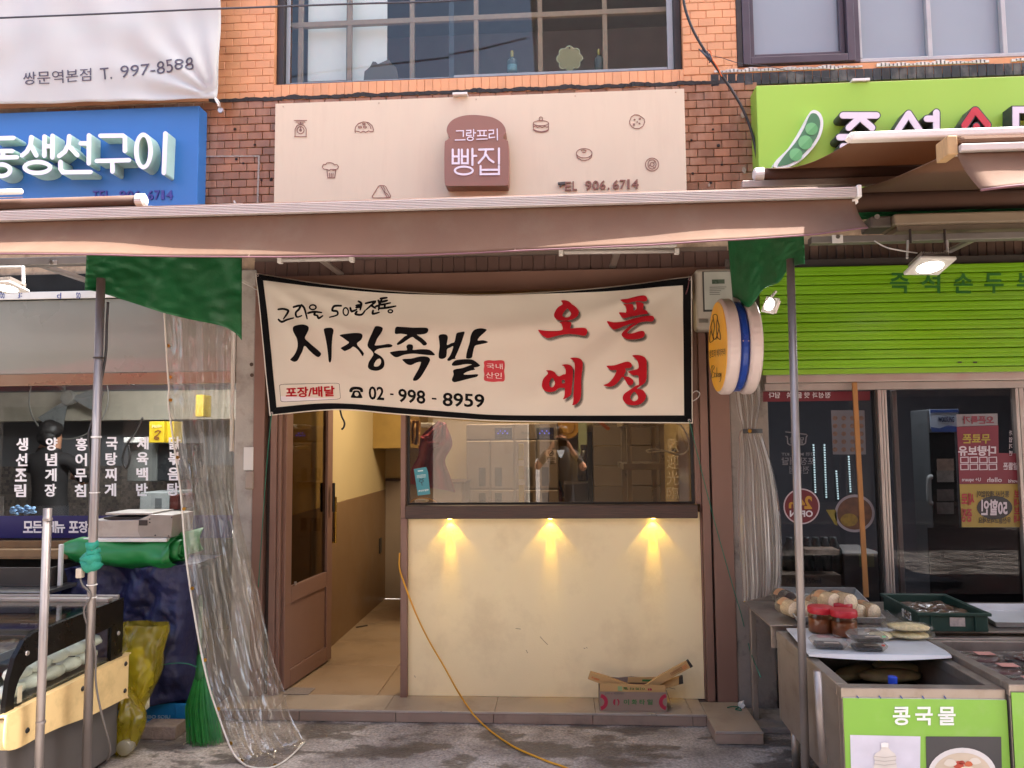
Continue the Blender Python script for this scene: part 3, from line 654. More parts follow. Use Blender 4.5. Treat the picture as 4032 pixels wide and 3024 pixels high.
bx('dark_gap_block', mat('black_void', '#0b0b0b', .9), rest, LX0, LX1, 4.56, 4.7, z_a+.001, 2.62, 0)  # near-black block painted as the shaded gap over the header
bx('frame_rail', mat('champagne_aluminium', '#8a7662', .3, .7, var=.06, vs=4), rest, LX0, LX1, 4.545, 4.6, z_c, z_b-.001)
zg0, zg1, zg2 = wy('C3', 300, 1308, YG).z, wy('C3', 300, 1490, YG).z, .75
rp = bx('window_pane', glass('restaurant_glass', '#e2e2e0', 1.42), rest, LX0, LX1, YG, YG+.006, .45, z_c-.001, 0)
bx('navy_band', mat('navy_film', '#1c1a5c', .35, var=.03), rest, LX0, LX1, YG-.003, YG-.0005, zg1, zg0, 0)
bx('lower_panel', mat('grey_lower_panel', '#7b736d', .4, var=.06, vs=3), rest, LX0, LX1, YG+.01, YG+.05, 0, zg1-.001, .002)
b = B()
M_wl = mat('white_vinyl', '#f0eef2', .5, var=.02)
cols = [(180, 672, 164, '생선조림'), (420, 670, 410, '양념게장'), (665, 672, 655, '홍어무침'), (912, 666, 900, '국탕찌게'), (1165, 663, 1158, '제육백반'), (1425, 662, 1412, '닭볶음탕')]
for xc, yt, xb, s in cols:
    for i, ch in enumerate(s):
        x = xc+(xb-xc)*i/3; y = yt+i*126; q = B(); lettering(q, ch, 'C3', (x-47, y, x+47, y+105), YG-.003, .002, .026); q.build('letter', M_wl, rest)
for i, (ch, x) in enumerate(zip('모든메뉴포장', (228, 305, 420, 490, 600, 680))):
    q = B(); lettering(q, ch, 'C3', (x-40, 1352, x+40, 1448), YG-.006, .002, .028); q.build('letter', M_wl, rest)
# restaurant room
M_rw = mat('restaurant_wall', '#6a6b6e', .7, var=.03, vs=2)
b = B(); b.box(LX0, LX1+.1, 7.2, 7.3, 0, 2.7); b.box(LX0-.1, LX0, 4.6, 7.3, 0, 2.7); b.box(LX1+.0, LX1+.1, 4.9, 7.2, 0, 2.7); b.build('room_wall', M_rw, rest)
bx('ceiling', mat('pale_ceiling', '#c9c4b8', .8), rest, LX0, LX1, 4.62, 7.2, 2.6, 2.65, 0)
bx('room_floor', mat('room_floor_vinyl', '#5a5048', .6), rest, LX0, LX1, 4.62, 7.2, .005, .03, 0)
bx('pelmet', mat('cream_pelmet', '#b3aa9a', .6), rest, LX0, LX1, 6.9, 7.19, 1.78, 2.05)
def mosaic():
    M = bpy.data.materials.new('mosaic'); M.use_nodes = True; t = M.node_tree; N = t.nodes; L = t.links; b_ = N['Principled BSDF']
    g = N.new('ShaderNodeNewGeometry'); mp = N.new('ShaderNodeMapping'); mp.inputs['Rotation'].default_value = (R(90), 0, 0); L.new(g.outputs['Position'], mp.inputs[0])
    br = N.new('ShaderNodeTexBrick'); br.inputs['Scale'].default_value = 18; br.inputs['Color1'].default_value = (*lin('#7a6f66'), 1); br.inputs['Color2'].default_value = (*lin('#4e4846'), 1); br.inputs['Mortar'].default_value = (*lin('#6a6562'), 1); br.inputs['Brick Width'].default_value = .5; br.inputs['Row Height'].default_value = .5
    L.new(mp.outputs[0], br.inputs[0]); L.new(br.outputs[0], b_.inputs['Base Color']); b_.inputs['Roughness'].default_value = .4; return M
bx('mosaic_wainscot', mosaic(), rest, LX0+.001, LX1-.001, 7.185, 7.199, .6, 1.35, 0)
for x0_ in (-3.6, -2.6):
    q = bx('tube_light', emis('cool_tube', '#eef4ff', 5), rest, x0_, x0_+.9, 5.4, 5.44, 2.54, 2.58)
    lamp('tube_glow', 'AREA', q, (x0_+.45, 5.42, 2.53), 17, (.93, .97, 1), size=.8)

# ---- tofu shop on the right
tof = thing('tofu_shop_front', 'dark sliding glass shopfront below the green roller shutter', 'shopfront', (2.4, 4.55, 0))
TX0, TX1 = rx1+.051, 4.6
YT = 4.56
zt0 = wy('Z8', 900, 660, 4.5).z; zt1 = wy('Z8', 900, 715, 4.5).z; zt2 = wy('Z8', 900, 750, 4.5).z
bx('head_rail', M_alu, tof, TX0-.03, TX1, 4.47, 4.6, zt1, zt0, .003)
bx('head_channel', mat('dull_aluminium', '#9a8f88', .5, .4), tof, TX0-.03, TX1, 4.505, 4.6, zt2, zt1-.001, .002)
def vbar(name, m, xa, xb, Y, d, z0=.0, z1=None, k='Z8', yy=1000):
    return bx(name, m, tof, wy(k, xa, yy, Y).x, wy(k, xb, yy, Y).x, Y, Y+d, z0, zt2-.001 if z1 is None else z1, .003)
vbar('stile', M_alu, 906, 921, 4.50, .05); vbar('stile', M_alu, 923, 934, 4.51, .05); vbar('stile', M_alu, 936, 947, 4.52, .05)
vbar('stile', mat('dark_stile', '#2a2624', .5), 889, 904, 4.53, .05)
vbar('stile', M_alu, 972, 995, 4.60, .03); vbar('stile', M_alu, 1545, 1560, 4.505, .05, yy=900); vbar('stile', M_alu, 1562, 1585, 4.515, .05, yy=900)
zf = (wy('Z8', 500, 1395, YT).z)
gx0, gx1, gx2 = TX0, wy('Z8', 889, 1000, 4.55).x, wy('Z8', 1545, 1000, 4.55).x
M_tg = glass('tofu_shop_glass', '#d8d8da', 1.36)
bx('window_pane', M_tg, tof, gx0, gx1, YT, YT+.006, .05, zt2-.002, 0); bx('window_pane', M_tg, tof, wy('Z8', 948, 1000, 4.535).x, gx2, 4.535, 4.541, .05, zt2-.002, 0)
bx('window_pane', M_tg, tof, wy('Z8', 1586, 900, 4.535).x, TX1, 4.535, 4.541, .05, zt2-.002, 0)
M_film = mat('grey_window_film', '#262323', .7, spec=.2, var=.08, vs=1.5)
X0 = wy('Z8', 1130, 1450, 4.544).x
bx('window_film', M_film, tof, X0, gx2, 4.543, 4.546, .05, zf, 0); bx('window_film', M_film, tof, wy('Z8', 1586, 900, 4.535).x, TX1, 4.543, 4.546, .05, zf, 0)
b = B(); b.box(TX0, TX1, 7.4, 7.5, 0, 2.6); b.box(TX0-.1, TX0, 4.9, 7.4, 0, 2.6); b.box(TX1, TX1+.1, 4.6, 7.4, 0, 2.6)
b.build('room_wall', mat('dim_room_wall', '#55545a', .7), tof)
bx('ceiling', mat('dim_ceiling', '#343233', .8), tof, TX0, TX1, 4.62, 7.4, 2.5, 2.55, 0)
bx('room_floor', mat('dim_floor', '#3a3532', .6), tof, TX0, TX1, 4.62, 7.4, .005, .03, 0)
for x0_ in (1.7, 2.6):
    q = bx('ceiling_light', emis('cool_panel', '#e8eef5', 2.5), tof, x0_, x0_+.5, 5.2, 5.3, 2.46, 2.499, 0); lamp('panel_glow', 'AREA', q, (x0_+.25, 5.25, 2.44), 4.5, (.92, .96, 1), size=.5)
# roller shutter, half down
M_sh = mat('lime_shutter_enamel', '#6c9e04', .42, var=.08, vs=2.5, rnd=.04, dirt='#6f7a3c', da=.2, ds=3, stretch=(.5, 1, 3))
shut = thing('roller_shutter', 'lime green corrugated roller shutter half lowered over the shop', 'shutter', (2.4, 4.45, 2.0))
sz1 = wy('Z8', 900, 172, 4.45).z; sz0 = wy('Z8', 900, 652, 4.45).z; nS = 11; hS = (sz1-sz0)/nS
sX0 = wy('Z8', 345, 400, 4.45).x
prof = [(0, 0), (-.006, .03), (-.012, .07), (-.013, .20), (-.0125, .42), (-.0105, .46), (-.0105, .50), (-.013, .54), (-.0135, .72), (-.0125, .90), (-.004, .955), (0, .985)]
q = B()
for x in (sX0, TX1): q.add([(x, y, z*hS) for y, z in prof], [])
n = len(prof); q.f = [(i, i+1, n+i+1, n+i) for i in range(n-1)]
me_s, cs = q.mesh('slat', fix=False); me_s.materials.append(M_sh)
for i in range(nS):
    inst('slat', me_s, (cs.x, 4.45+cs.y, sz0+i*hS+cs.z), shut)
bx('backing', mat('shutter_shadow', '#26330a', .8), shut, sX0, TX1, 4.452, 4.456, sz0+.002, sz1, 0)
bx('bottom_rail', mat('lime_rail', '#759e18', .45, var=.06), shut, sX0, TX1, 4.43, 4.46, sz0-.03, sz0-.001)
bx('shutter_box', mat('dark_fascia', '#2f2620', .7), shut, sX0-.05, TX1, 4.47, 4.58, sz1-.02, sz1+.05)
for x, ch in ((998, '즉'), (1143, '석'), (1295, '손'), (1438, '두'), (1590, '부')):
    q = B(); lettering(q, ch, 'Z8', (x-45, 207, x+45, 302), 4.435, .0015, .02); q.build('letter', mat('dark_green_paint', '#1a5a12', .5), shut)
b = B()
for x in (1278, 1350):
    p = wy('Z8', x, 624, 4.436); b.box(p.x-.01, p.x+.01, 4.434, 4.438, p.z-.004, p.z+.004)
b.build('lock_slot', M_fr_d, shut)
# ================================================================== signs
M_pink = mat('pink_beige_enamel', '#cdbea5', .5, var=.04, vs=2, dirt='#a5937e', da=.2, ds=2.0, stretch=(4, 1, .5), bump=.02, bs=200)
M_choc = mat('chocolate_enamel', '#8a6152', .42, var=.03, vs=4)
M_ink = mat('brown_print', '#7d5047', .5, var=.04)
M_acr = mat('white_acrylic', '#dcd4de', .35, var=.02)
YP = 4.50
X0, X1, Z0, Z1 = rc('Z2', 103, 497, 2083, 480, YP)
Z1 = (wy('Z2', 107, 500, YP).z+wy('Z2', 2077, 430, YP).z)/2; Z0 = (wy('Z2', 98, 1010, YP).z+wy('Z2', 2090, 950, YP).z)/2-.06
sg = thing('sign_board', 'pale pink bakery sign board with brown bread-slice emblem', 'sign', ((X0+X1)/2, YP, Z0))
bx('panel', M_pink, sg, X0, X1, YP, 4.576, Z0, Z1, .003)
for u in (.02, .26, .5, .74, .98):
    for z in (Z1-.02,): B().lathe([(.005, 0), (.004, -.002)], (X0+(X1-X0)*u, YP-.0003, z), 'y', 10).build('screw_head', mat('painted_screw', '#b9a48e', .4, .3), sg)
p = wy('Z2', 997, 466, YP-.02); bx('bracket_clip', M_white, sg, p.x-.045, p.x+.045, YP-.03, 4.57, Z1+.001, Z1+.016)
icons = {
 'scale': [[(140,96),(205,96)],[(150,104),(196,104)],[(173,104),(173,115)],[(160,113),(187,113)],[(142,179),(204,179)],[(145,176),(145,140),(155,122),(173,117),(191,122),(202,140),(202,176)],('o',173,146,18,18),('o',173,146,5,5),[(173,130),(173,146)]],
 'pastry': [[(452,150),(455,130),(470,112),(495,103),(520,106),(540,122),(547,142),(546,152)],[(452,150),(470,152),(482,158),(495,151),(508,157),(522,149),(535,154),(546,152)],('o',478,130,8,5),('o',498,114,7,4),('o',503,130,8,5),[(512,106),(530,125),(534,140)],[(452,150),(454,158)]],
 'muffin': [[(308,347),(292,345),(284,335),(290,322),(302,322),(308,314),(325,312),(340,316),(346,324),(360,322),(368,332),(364,344),(350,348),(338,346)],[(308,347),(313,390),(348,390),(354,350)],[(322,366),(323,386)],[(331,366),(331,386)],[(340,366),(339,386)],[(308,347),(320,352),(330,346),(340,352),(354,350)]],
 'sandwich': [[(540,486),(572,434),(580,430),(602,430),(610,436),(635,482),(632,492),(545,493),(540,486)],[(584,431),(618,492)],[(596,432),(606,450),(604,462),(618,474),(628,490)]],
 'cake': [('o',1405,110,39,13),[(1366,110),(1367,145),(1380,154),(1405,158),(1432,154),(1444,145),(1445,110)],[(1367,128),(1378,124),(1388,132),(1400,126),(1412,133),(1425,125),(1436,131),(1445,126)],[(1367,142),(1385,150),(1405,153),(1428,150),(1445,142)],('o',1405,88,9,10)],
 'bun': [('o',1627,264,40,24),[(1588,272),(1592,286),(1610,298),(1628,301),(1648,297),(1664,284),(1667,272)],[(1612,250),(1625,246),(1638,252),(1632,260),(1618,258)]],
 'cookie': [[(1860,100),(1868,78),(1885,67),(1905,68),(1920,78),(1934,88),(1937,105),(1928,125),(1910,137),(1890,138),(1870,128),(1860,112),(1860,100)],('o',1885,92,3,3),('o',1912,88,4,4),('o',1882,117,4,4),('o',1910,112,3,3),('o',1898,104,2,2)],
 'doughnut': [('o',1975,322,34,33),('o',1975,322,10,10),[(1955,312),(1962,300),(1980,298),(1992,306),(1996,322),(1990,340),(1975,346),(1960,340),(1954,326),(1955,312)],[(1964,322),(1960,330)],[(1984,312),(1988,306)],[(1980,336),(1986,338)]]}
for nm, st in icons.items():
    b = B(); strokes(b, st, 'A4', YP-.003, 1.6, dep=.0015); b.build('printed_icon', M_ink, sg)
# bread slice box
slice_ = [(912,212),(922,198),(935,188),(937,180),(926,165),(922,145),(930,118),(955,92),(1000,74),(1055,68),(1110,72),(1160,82),(1200,105),(1222,135),(1224,160),(1212,178),(1212,188),(1230,198),(1238,212),(1241,300),(1240,410),(1228,428),(1210,430),(945,432),(925,430),(912,415),(910,300)]
ol = catmull([Vector(p) for p in slice_], 4, True)
b = B(); b.prism([wy('A4', p.x, p.y, YP-.10) for p in ol], (0, .0995, 0)); bread = b.build('bread_slice', M_choc, sg, bevel=.006, ang=35)
b = B(); strokes(b, [[(972,150),(1008,149),(1007,178)],[(966,197),(1016,196)]], 'A4', YP-.1035, 2.6, dep=.003)
strokes(b, [[(1024,148),(1046,147),(1046,160),(1024,161),(1024,174),(1048,172)],[(1060,143),(1060,178)],[(1060,160),(1070,160)],('o',1043,190,15,9)], 'A4', YP-.1035, 2.6, dep=.003)
strokes(b, [[(1080,149),(1126,148)],[(1092,149),(1094,174)],[(1114,149),(1113,174)],[(1080,175),(1126,174)],[(1076,193),(1130,191)]], 'A4', YP-.1035, 2.6, dep=.003)
strokes(b, [[(1138,147),(1162,146),(1162,164),(1140,166),(1140,186),(1168,182)],[(1181,140),(1182,196)]], 'A4', YP-.1035, 2.6, dep=.003)
b.build('lettering', M_acr, bread)
b = B(); strokes(b, [[(953,246),(953,316),(984,316),(984,246)],[(953,281),(984,281)],[(1000,246),(1000,316),(1030,316),(1030,246)],[(1000,281),(1030,281)],[(1054,242),(1054,324)],[(1054,278),(1074,278)],('o',1010,353,46,20)], 'A4', YP-.1035, 5.2, dep=.003)
b.build('letter', M_acr, bread)
b = B(); strokes(b, [[(1088,246),(1160,244)],[(1124,248),(1116,280),(1086,314)],[(1122,268),(1140,295),(1162,310)],[(1190,240),(1190,318)],[(1096,330),(1096,372),(1190,371),(1190,330)],[(1096,350),(1190,349)]], 'A4', YP-.1035, 5.2, dep=.003)
b.build('letter', M_acr, bread)
M_tel = mat('brown_foam_letter', '#7d5548', .6, var=.06)
for ch, x0_, x1_, y0_, y1_ in (('E',1528,1560,410,456),('L',1567,1590,408,454),('9',1632,1665,405,452),('0',1670,1702,404,451),('6',1707,1737,403,450),('.',1747,1756,440,450),('6',1773,1805,401,448),('7',1810,1840,400,447),('1',1848,1860,398,446),('4',1870,1906,397,445)):
    q = B(); lettering(q, ch, 'A4', (x0_, y0_, x1_, y1_), YP-.009, .008, .012); q.build('letter', M_tel, sg)
b = B(); b.prism([wy('A4', x, y, YP-.016) for x, y in ((1492,413),(1528,410),(1530,421),(1514,424),(1506,436),(1500,434),(1510,424),(1494,422))], (0, .015, 0)); b.build('letter', mat('broken_letter', '#4a4644', .7), sg, label='broken letter T torn off at its foot')

# ---- blue sign with channel letters
YU = 4.47
bs_ = thing('sign_board', 'blue sign box with thick white raised channel letters', 'sign', (-3, YU, 2.9))
ux1 = wy('Z1', 1440, 1100, YU).x; uz1 = (wy('Z1', 100, 815, YU).z+wy('Z1', 1440, 770, YU).z)/2
bx('box', mat('blue_acrylic', '#326fb4', .4, var=.04, vs=2), bs_, -5.0, ux1, YU, 4.578, 2.86, uz1, .004)
M_ch = mat('milky_channel_letter', '#e3e4ee', .4, var=.02); M_chs = mat('pale_green_letter_side', '#b3d3c4', .45)
chan = [[[(-60,1005),(95,1000)],[(-60,1098),(85,1095)],[(-95,1145),(120,1140)],[(20,1100),(20,1140)],('o',10,1235,62,42)],
        [[(226,995),(220,1050),(195,1098),(160,1128)],[(224,1060),(262,1128)],[(322,990),(320,1130)],[(322,1062),(376,1060)],[(380,985),(378,1142)],('o',270,1215,92,40)],
        [[(502,988),(495,1050),(470,1100),(428,1132)],[(500,1062),(560,1125)],[(585,1040),(640,1040)],[(645,982),(643,1185)],[(438,1175),(438,1225),(455,1250),(655,1248)]],
        [[(728,985),(890,983),(906,998),(905,1095)],[(702,1168),(935,1162)],[(815,1168),(815,1245)]],
        [('o',1040,1095,52,118),[(1200,968),(1188,1255)]]]
for st in chan:
    b = B(); strokes(b, st, 'Z1', YU-.10, 15.5, dep=.0995); lt = b.build('letter', M_chs, bs_)
    b = B(); strokes(b, st, 'Z1', YU-.106, 15.5, dep=.0045); b.build('letter_face', M_ch, lt)
for ch, x0_, x1_ in (('T',672,712),('E',722,756),('L',766,800),('9',865,912),('0',920,966),('6',973,1018),('.',1032,1044),('6',1072,1112),('7',1120,1158),('1',1170,1190),('4',1205,1252)):
    y0_ = 1440 if ch == '.' else 1380; q = B(); lettering(q, ch, 'Z1', (x0_, y0_+(1250-x0_)*.008, x1_, 1447+(1250-x0_)*.008), YU-.008, .0075, .012); q.build('letter', mat('violet_foam_letter', '#3f3f8e', .6), bs_)

# ---- lime sign with a pea pod
YGR = 4.44
gs = thing('sign_board', 'lime green sign box with pea pod picture and outlined letters', 'sign', (2.4, YGR, 2.9))
gx0_ = wy('Z3', 575, 700, YGR).x; gz1 = (wy('Z3', 578, 508, YGR).z+wy('Z3', 2150, 452, YGR).z)/2
bx('box', mat('lime_acrylic', '#97c146', .42, var=.04, vs=2), gs, gx0_, 4.6, YGR, 4.578, 2.90, gz1, .004)
p = wy('Z3', 1193, 468, YGR-.01); bx('bracket_clip', M_white, gs, p.x-.05, p.x+.05, YGR-.012, 4.5, gz1+.001, gz1+.018)
pod = catmull([Vector(q) for q in ((672,985),(690,950),(760,880),(820,790),(870,700),(895,660),(925,655),(955,680),(968,730),(955,800),(915,870),(850,940),(780,985),(720,997),(685,995))], 5, True)
pod_in = catmull([Vector(q) for q in ((698,982),(740,920),(800,850),(850,770),(885,690),(905,672),(932,682),(950,725),(938,795),(900,860),(840,925),(780,968),(730,983))], 5, True)
b = B(); b.prism([wy('Z3', q.x, q.y, YGR-.05) for q in pod], (0, .0495, 0)); pd = b.build('pea_pod', mat('white_pod_edge', '#dfe3df', .4), gs)
b = B(); b.prism([wy('Z3', q.x, q.y, YGR-.053) for q in pod_in], (0, .0025, 0)); b.build('pod_face', mat('pod_green', '#4c7d57', .45), pd)
for x, y, r in ((898,765,37),(862,846,42),(805,918,38)):
    b = B(); b.flat([[wy('Z3', *q, YGR-.0545) for q in ell(x, y, r, r, 28)]]); b.build('pea', mat('pea_green', '#71b678', .45), pd, fix=False)
    b = B(); a0 = R(-45); b.flat([[wy('Z3', x+r*math.cos(a0+math.pi*i/14), y+r*math.sin(a0+math.pi*i/14), YGR-.0558) for i in range(15)]]); b.build('pea_shade', mat('pea_green_dark', '#61a668', .45), pd, fix=False)
gl = [([[(1085,685),(1285,685)],[(1188,695),(1120,758)],[(1190,700),(1258,758)],[(1065,815),(1310,815)],[(1085,870),(1290,870),(1288,930)]], 0),
      ([[(1475,675),(1410,775)],[(1478,680),(1540,775)],[(1585,705),(1640,705)],[(1640,668),(1640,800)],[(1430,850),(1640,850),(1638,920)]], 0),
      ([[(1868,655),(1808,745)],[(1874,655),(1945,742)],[(1878,750),(1878,810)],[(1780,825),(1970,825)],[(1810,860),(1810,920),(1950,920)]], 1),
      ([[(2290,652),(2112,652),(2112,770),(2290,770)],[(2070,830),(2330,830)],[(2200,830),(2200,920)]], 0)]
for st, red in gl:
    b = B(); strokes(b, st, 'Z3', YGR-.09, 25, dep=.0895); lt = b.build('letter', mat('charcoal_letter_side', '#3a3c3e', .5), gs)
    b = B(); strokes(b, st, 'Z3', YGR-.096, 19, dep=.005); b.build('letter_face', mat('red_acrylic', '#bb2f3c', .4) if red else M_acr, lt)

# ---- big white banner top left
YW = 4.40
wb = thing('hanging_banner', 'large white fabric banner with black phone number at upper left', 'banner', (-3.2, YW, 3.7))
def wbp(u, v):
    x = -700+u*(1606-34*v**2+700); yb = 755-40*(max(0, x)/1570); y = -500+(yb+500)*v
    q = wy('Z1', x, y, YW)
    d = math.hypot((x-1570)/900, (y-715)/700); a = math.atan2(y-715, x-1570)
    q.y += .02*noise.noise((x*.004, y*.003, 0))+(.018*math.sin(a*16)*math.exp(-d*1.6)*min(1, d*6))
    return q
b = B(); b.grid(wbp, 90, 60); wcl = b.build('cloth', mat('white_banner_fabric', '#b4b8b5', .7, var=.02, vs=2), wb, smooth=True, solid=.002)
def wbf(k, x, y, off): q = wy(k, x, y, YW); d = math.hypot((x-1570)/900, (y-715)/700); a = math.atan2(y-715, x-1570); q.y += .02*noise.noise((x*.004, y*.003, 0))+(.018*math.sin(a*16)*math.exp(-d*1.6)*min(1, d*6))-.004-off; return q
for tx_, qd in (('쌍문역본점', ((172,530),(668,498),(668,590),(172,620))), ('T.', ((730,500),(815,494),(818,575),(735,582))), ('997-8588', ((878,482),(1408,420),(1412,508),(882,570)))):
    b = B(); lettering(b, tx_, 'Z1', qd, fn=wbf, dep=.001); b.build('lettering', mat('slate_print', '#4c4a58', .6), wb)
p0, p1 = wy('Z1', 1575, 735, YW), wy('Z1', 1603, 800, YW+.05)
b = B(); b.tube([wy('Z1', 1560, 712, YW), wy('Z1', 1580, 750, YW), wy('Z1', 1590, 775, YW)], .006); b.tube([wy('Z1', 1572, 715, YW), wy('Z1', 1592, 745, YW), wy('Z1', 1600, 775, YW+.02)], .004); b.build('corner_knot', M_white, wb, smooth=True)
b = B(); b.lathe([(.016, -.008), (.018, 0), (.016, .008)], wy('Z1', 1603, 802, YW+.02), 'y', 12); b.build('tie_ring', M_trim, wb)

# ================================================================== the opening banner over the window
YN = 4.41
def cv(pts, n=8): return catmull([Vector(p) for p in pts], n)
def samp(c, u): t = u*(len(c)-1); i = min(int(t), len(c)-2); return c[i].lerp(c[i+1], t-i)
def resx(pts):
    c = cv(pts, 16)
    def f(u):
        x = c[0].x+(c[-1].x-c[0].x)*u
        for i in range(len(c)-1):
            if c[i].x <= x <= c[i+1].x+1e-6: k = (x-c[i].x)/max(1e-9, c[i+1].x-c[i].x); return Vector((x, c[i].y+(c[i+1].y-c[i].y)*k))
        return c[-1]
    return f
bt_o = resx([(68,88),(350,133),(700,170),(1060,187),(1400,175),(1700,150),(2065,103)]); bb_o = resx([(130,742),(350,720),(500,717),(700,735),(1000,757),(1200,768),(1600,773),(2070,777)])
bt_i = resx([(107,125),(350,153),(700,183),(1060,191),(1400,184),(1700,172),(2023,146)]); bb_i = resx([(163,703),(350,686),(500,687),(700,703),(1000,727),(1200,739),(1600,741),(2030,740)])
ridges = [((75,95),(420,330),22,.020),((80,110),(330,480),26,.016),((90,95),(640,300),24,.014),((2060,110),(1500,330),30,.022),((1500,330),(1000,375),34,.018),((2060,115),(1700,330),26,-.016),((2055,120),(1560,560),40,.020),((1560,560),(1180,720),40,.014),((400,320),(760,460),30,.012),((1000,375),(640,330),40,.010),((330,480),(560,640),40,.009),((1700,330),(1400,540),40,-.012)]
RW = [(wy('Z6', *a, YN), wy('Z6', *c, YN), w_*.47124/1660*YN, am) for a, c, w_, am in ridges]
def hN(p):
    h = .0
    for a, c, w_, am in RW:
        ax, az = a.x, a.z; dx, dz = c.x-ax, c.z-az; L2 = dx*dx+dz*dz; t = max(0, min(1, ((p.x-ax)*dx+(p.z-az)*dz)/L2))
        d = math.hypot(p.x-ax-t*dx, p.z-az-t*dz); fade = min(1, .25+t*3)*min(1, (1-t)*2.5+.15)
        h -= am*fade*math.exp(-(d/(w_*1.5))**2)
    h -= .03*math.sin(math.pi*max(0, min(1, (p.x+1.8)/2.6)))*math.sin(math.pi*max(0, min(1, (p.z-1.7)/.85)))
    return h+.004*noise.noise((p.x*6, p.z*6, 3))
def onb(k, x, y, off=0): p = wy(k, x, y, YN); p.y += hN(p)-.003-off; return p
ban = thing('opening_banner', 'cream banner with black border, black brush lettering and red characters', 'banner', (-.5, YN, 1.75))
def bnp(u, v): a = bt_o(u); c = bb_o(u); q = a.lerp(c, v); return onb('Z6', q.x, q.y, -.003)
b = B(); b.grid(bnp, 130, 48); b.build('cloth', mat('cream_banner_fabric', '#d7cec0', .65, var=.015, vs=3), ban, smooth=True, fix=False, solid=.0015)
b = B(); mg = 5
b.grid(lambda u, v: (lambda q: onb('Z6', q.x, q.y, 0))((bt_o(u)+Vector((mg*(1-2*u), mg))).lerp(bt_i(u), v)), 110, 3)
b.grid(lambda u, v: (lambda q: onb('Z6', q.x, q.y, 0))((bb_o(u)+Vector((mg*(1-2*u), -mg))).lerp(bb_i(u), v)), 110, 3)
for s in (0, 1):
    a, c, d, e = bt_o(s)+Vector((mg*(1-2*s), mg)), bb_o(s)+Vector((mg*(1-2*s), -mg)), bt_i(s), bb_i(s)
    b.grid(lambda u, v: (lambda q: onb('Z6', q.x, q.y, .0003))(a.lerp(c, v).lerp(d.lerp(e, v), u)), 3, 30)
b.build('black_border', mat('black_print', '#101012', .8, var=.04, spec=.1), ban, smooth=True, fix=False)
def brush(loops_list, k, off=0, shift=(0, 0)):
    """outline strokes traced on the cloth"""
    vs_all = B()
    for loops in loops_list:
        if not isinstance(loops[0], list): loops = [loops]
        L_ = [[Vector((p[0]+shift[0], p[1]+shift[1])) for p in l] for l in loops]
        L_ = [catmull(l, 3, True) for l in L_]
        flatp = [Vector((p.x, p.y, 0)) for l in L_ for p in l]; tri = tessellate_polygon([[Vector((p.x, p.y, 0)) for p in l] for l in L_])
        bm = bmesh.new(); V = [bm.verts.new(p) for p in flatp]
        for t in tri:
            try: bm.faces.new([V[i] for i in t])
            except ValueError: pass
        unit = K[k][2]*_S*YN/F
        for _ in range(2):
            e = [e for e in bm.edges if e.calc_length()*unit > .03]
            if e: bmesh.ops.subdivide_edges(bm, edges=e, cuts=1); bmesh.ops.triangulate(bm, faces=bm.faces)
        bm.verts.index_update()
        vs_all.add([onb(k, v.co.x, v.co.y, off) for v in bm.verts], [tuple(v.index for v in f.verts) for f in bm.faces]); bm.free()
    return vs_all
M_ink2 = mat('black_brush_print', '#121012', .8, var=.04, spec=.1); M_red = mat('red_print', '#ab1a26', .8, var=.03, spec=.15)
g_si = [[(258,395),(290,378),(340,370),(385,385),(393,412),(376,455),(362,497),(395,533),(440,572),(488,612),(510,640),(497,664),(476,669),(440,645),(398,605),(360,568),(338,618),(312,662),(290,698),(264,711),(240,705),(221,690),(246,664),(272,628),(291,585),(296,545),(289,500),(270,462),(256,428)],
        [(536,412),(570,403),(610,405),(626,430),(614,480),(606,560),(606,640),(604,695),(594,720),(580,705),(572,640),(560,560),(545,480),(536,440)]]
g_jang = [[(680,470),(750,458),(830,452),(880,458),(894,480),(880,515),(840,548),(862,585),(892,620),(902,640),(890,662),(874,640),(848,605),(806,575),(780,592),(740,610),(722,614),(700,600),(690,585),(735,560),(765,538),(745,520),(712,495)],
        [[(1000,400),(1020,388),(1060,395),(1076,412),(1062,450),(1030,500),(1012,545),(1008,566),(1070,562),(1130,552),(1166,565),(1150,582),(1090,588),(1030,600),(1000,625),(1020,640),(1060,665),(1085,700),(1088,745),(1070,775),(1035,792),(1000,795),(960,785),(938,762),(945,720),(970,680),(990,645),(975,615),(945,585),(938,560),(950,520),(975,460)],[(1045,685),(1058,700),(1055,730),(1035,752),(1005,757),(993,745),(1005,715),(1025,692)]]]
g_jok = [[(1198,398),(1250,398),(1350,405),(1450,405),(1488,412),(1492,438),(1470,460),(1420,468),(1390,470),(1440,505),(1478,545),(1470,562),(1445,565),(1420,540),(1370,505),(1345,490),(1300,515),(1255,545),(1215,562),(1205,548),(1240,515),(1275,485),(1300,470),(1240,460),(1195,462),(1186,440)],
        [(1290,575),(1310,555),(1345,560),(1352,585),(1350,605),(1420,600),(1500,605),(1540,635),(1549,650),(1530,656),(1440,648),(1350,640),(1270,650),(1210,672),(1175,665),(1140,632),(1165,622),(1230,612),(1295,608)],
        [(1255,690),(1330,685),(1400,668),(1450,664),(1490,672),(1506,695),(1495,725),(1465,780),(1425,845),(1390,880),(1360,887),(1348,875),(1365,840),(1400,780),(1418,735),(1420,715),(1380,722),(1335,743),(1300,738),(1270,715)]]
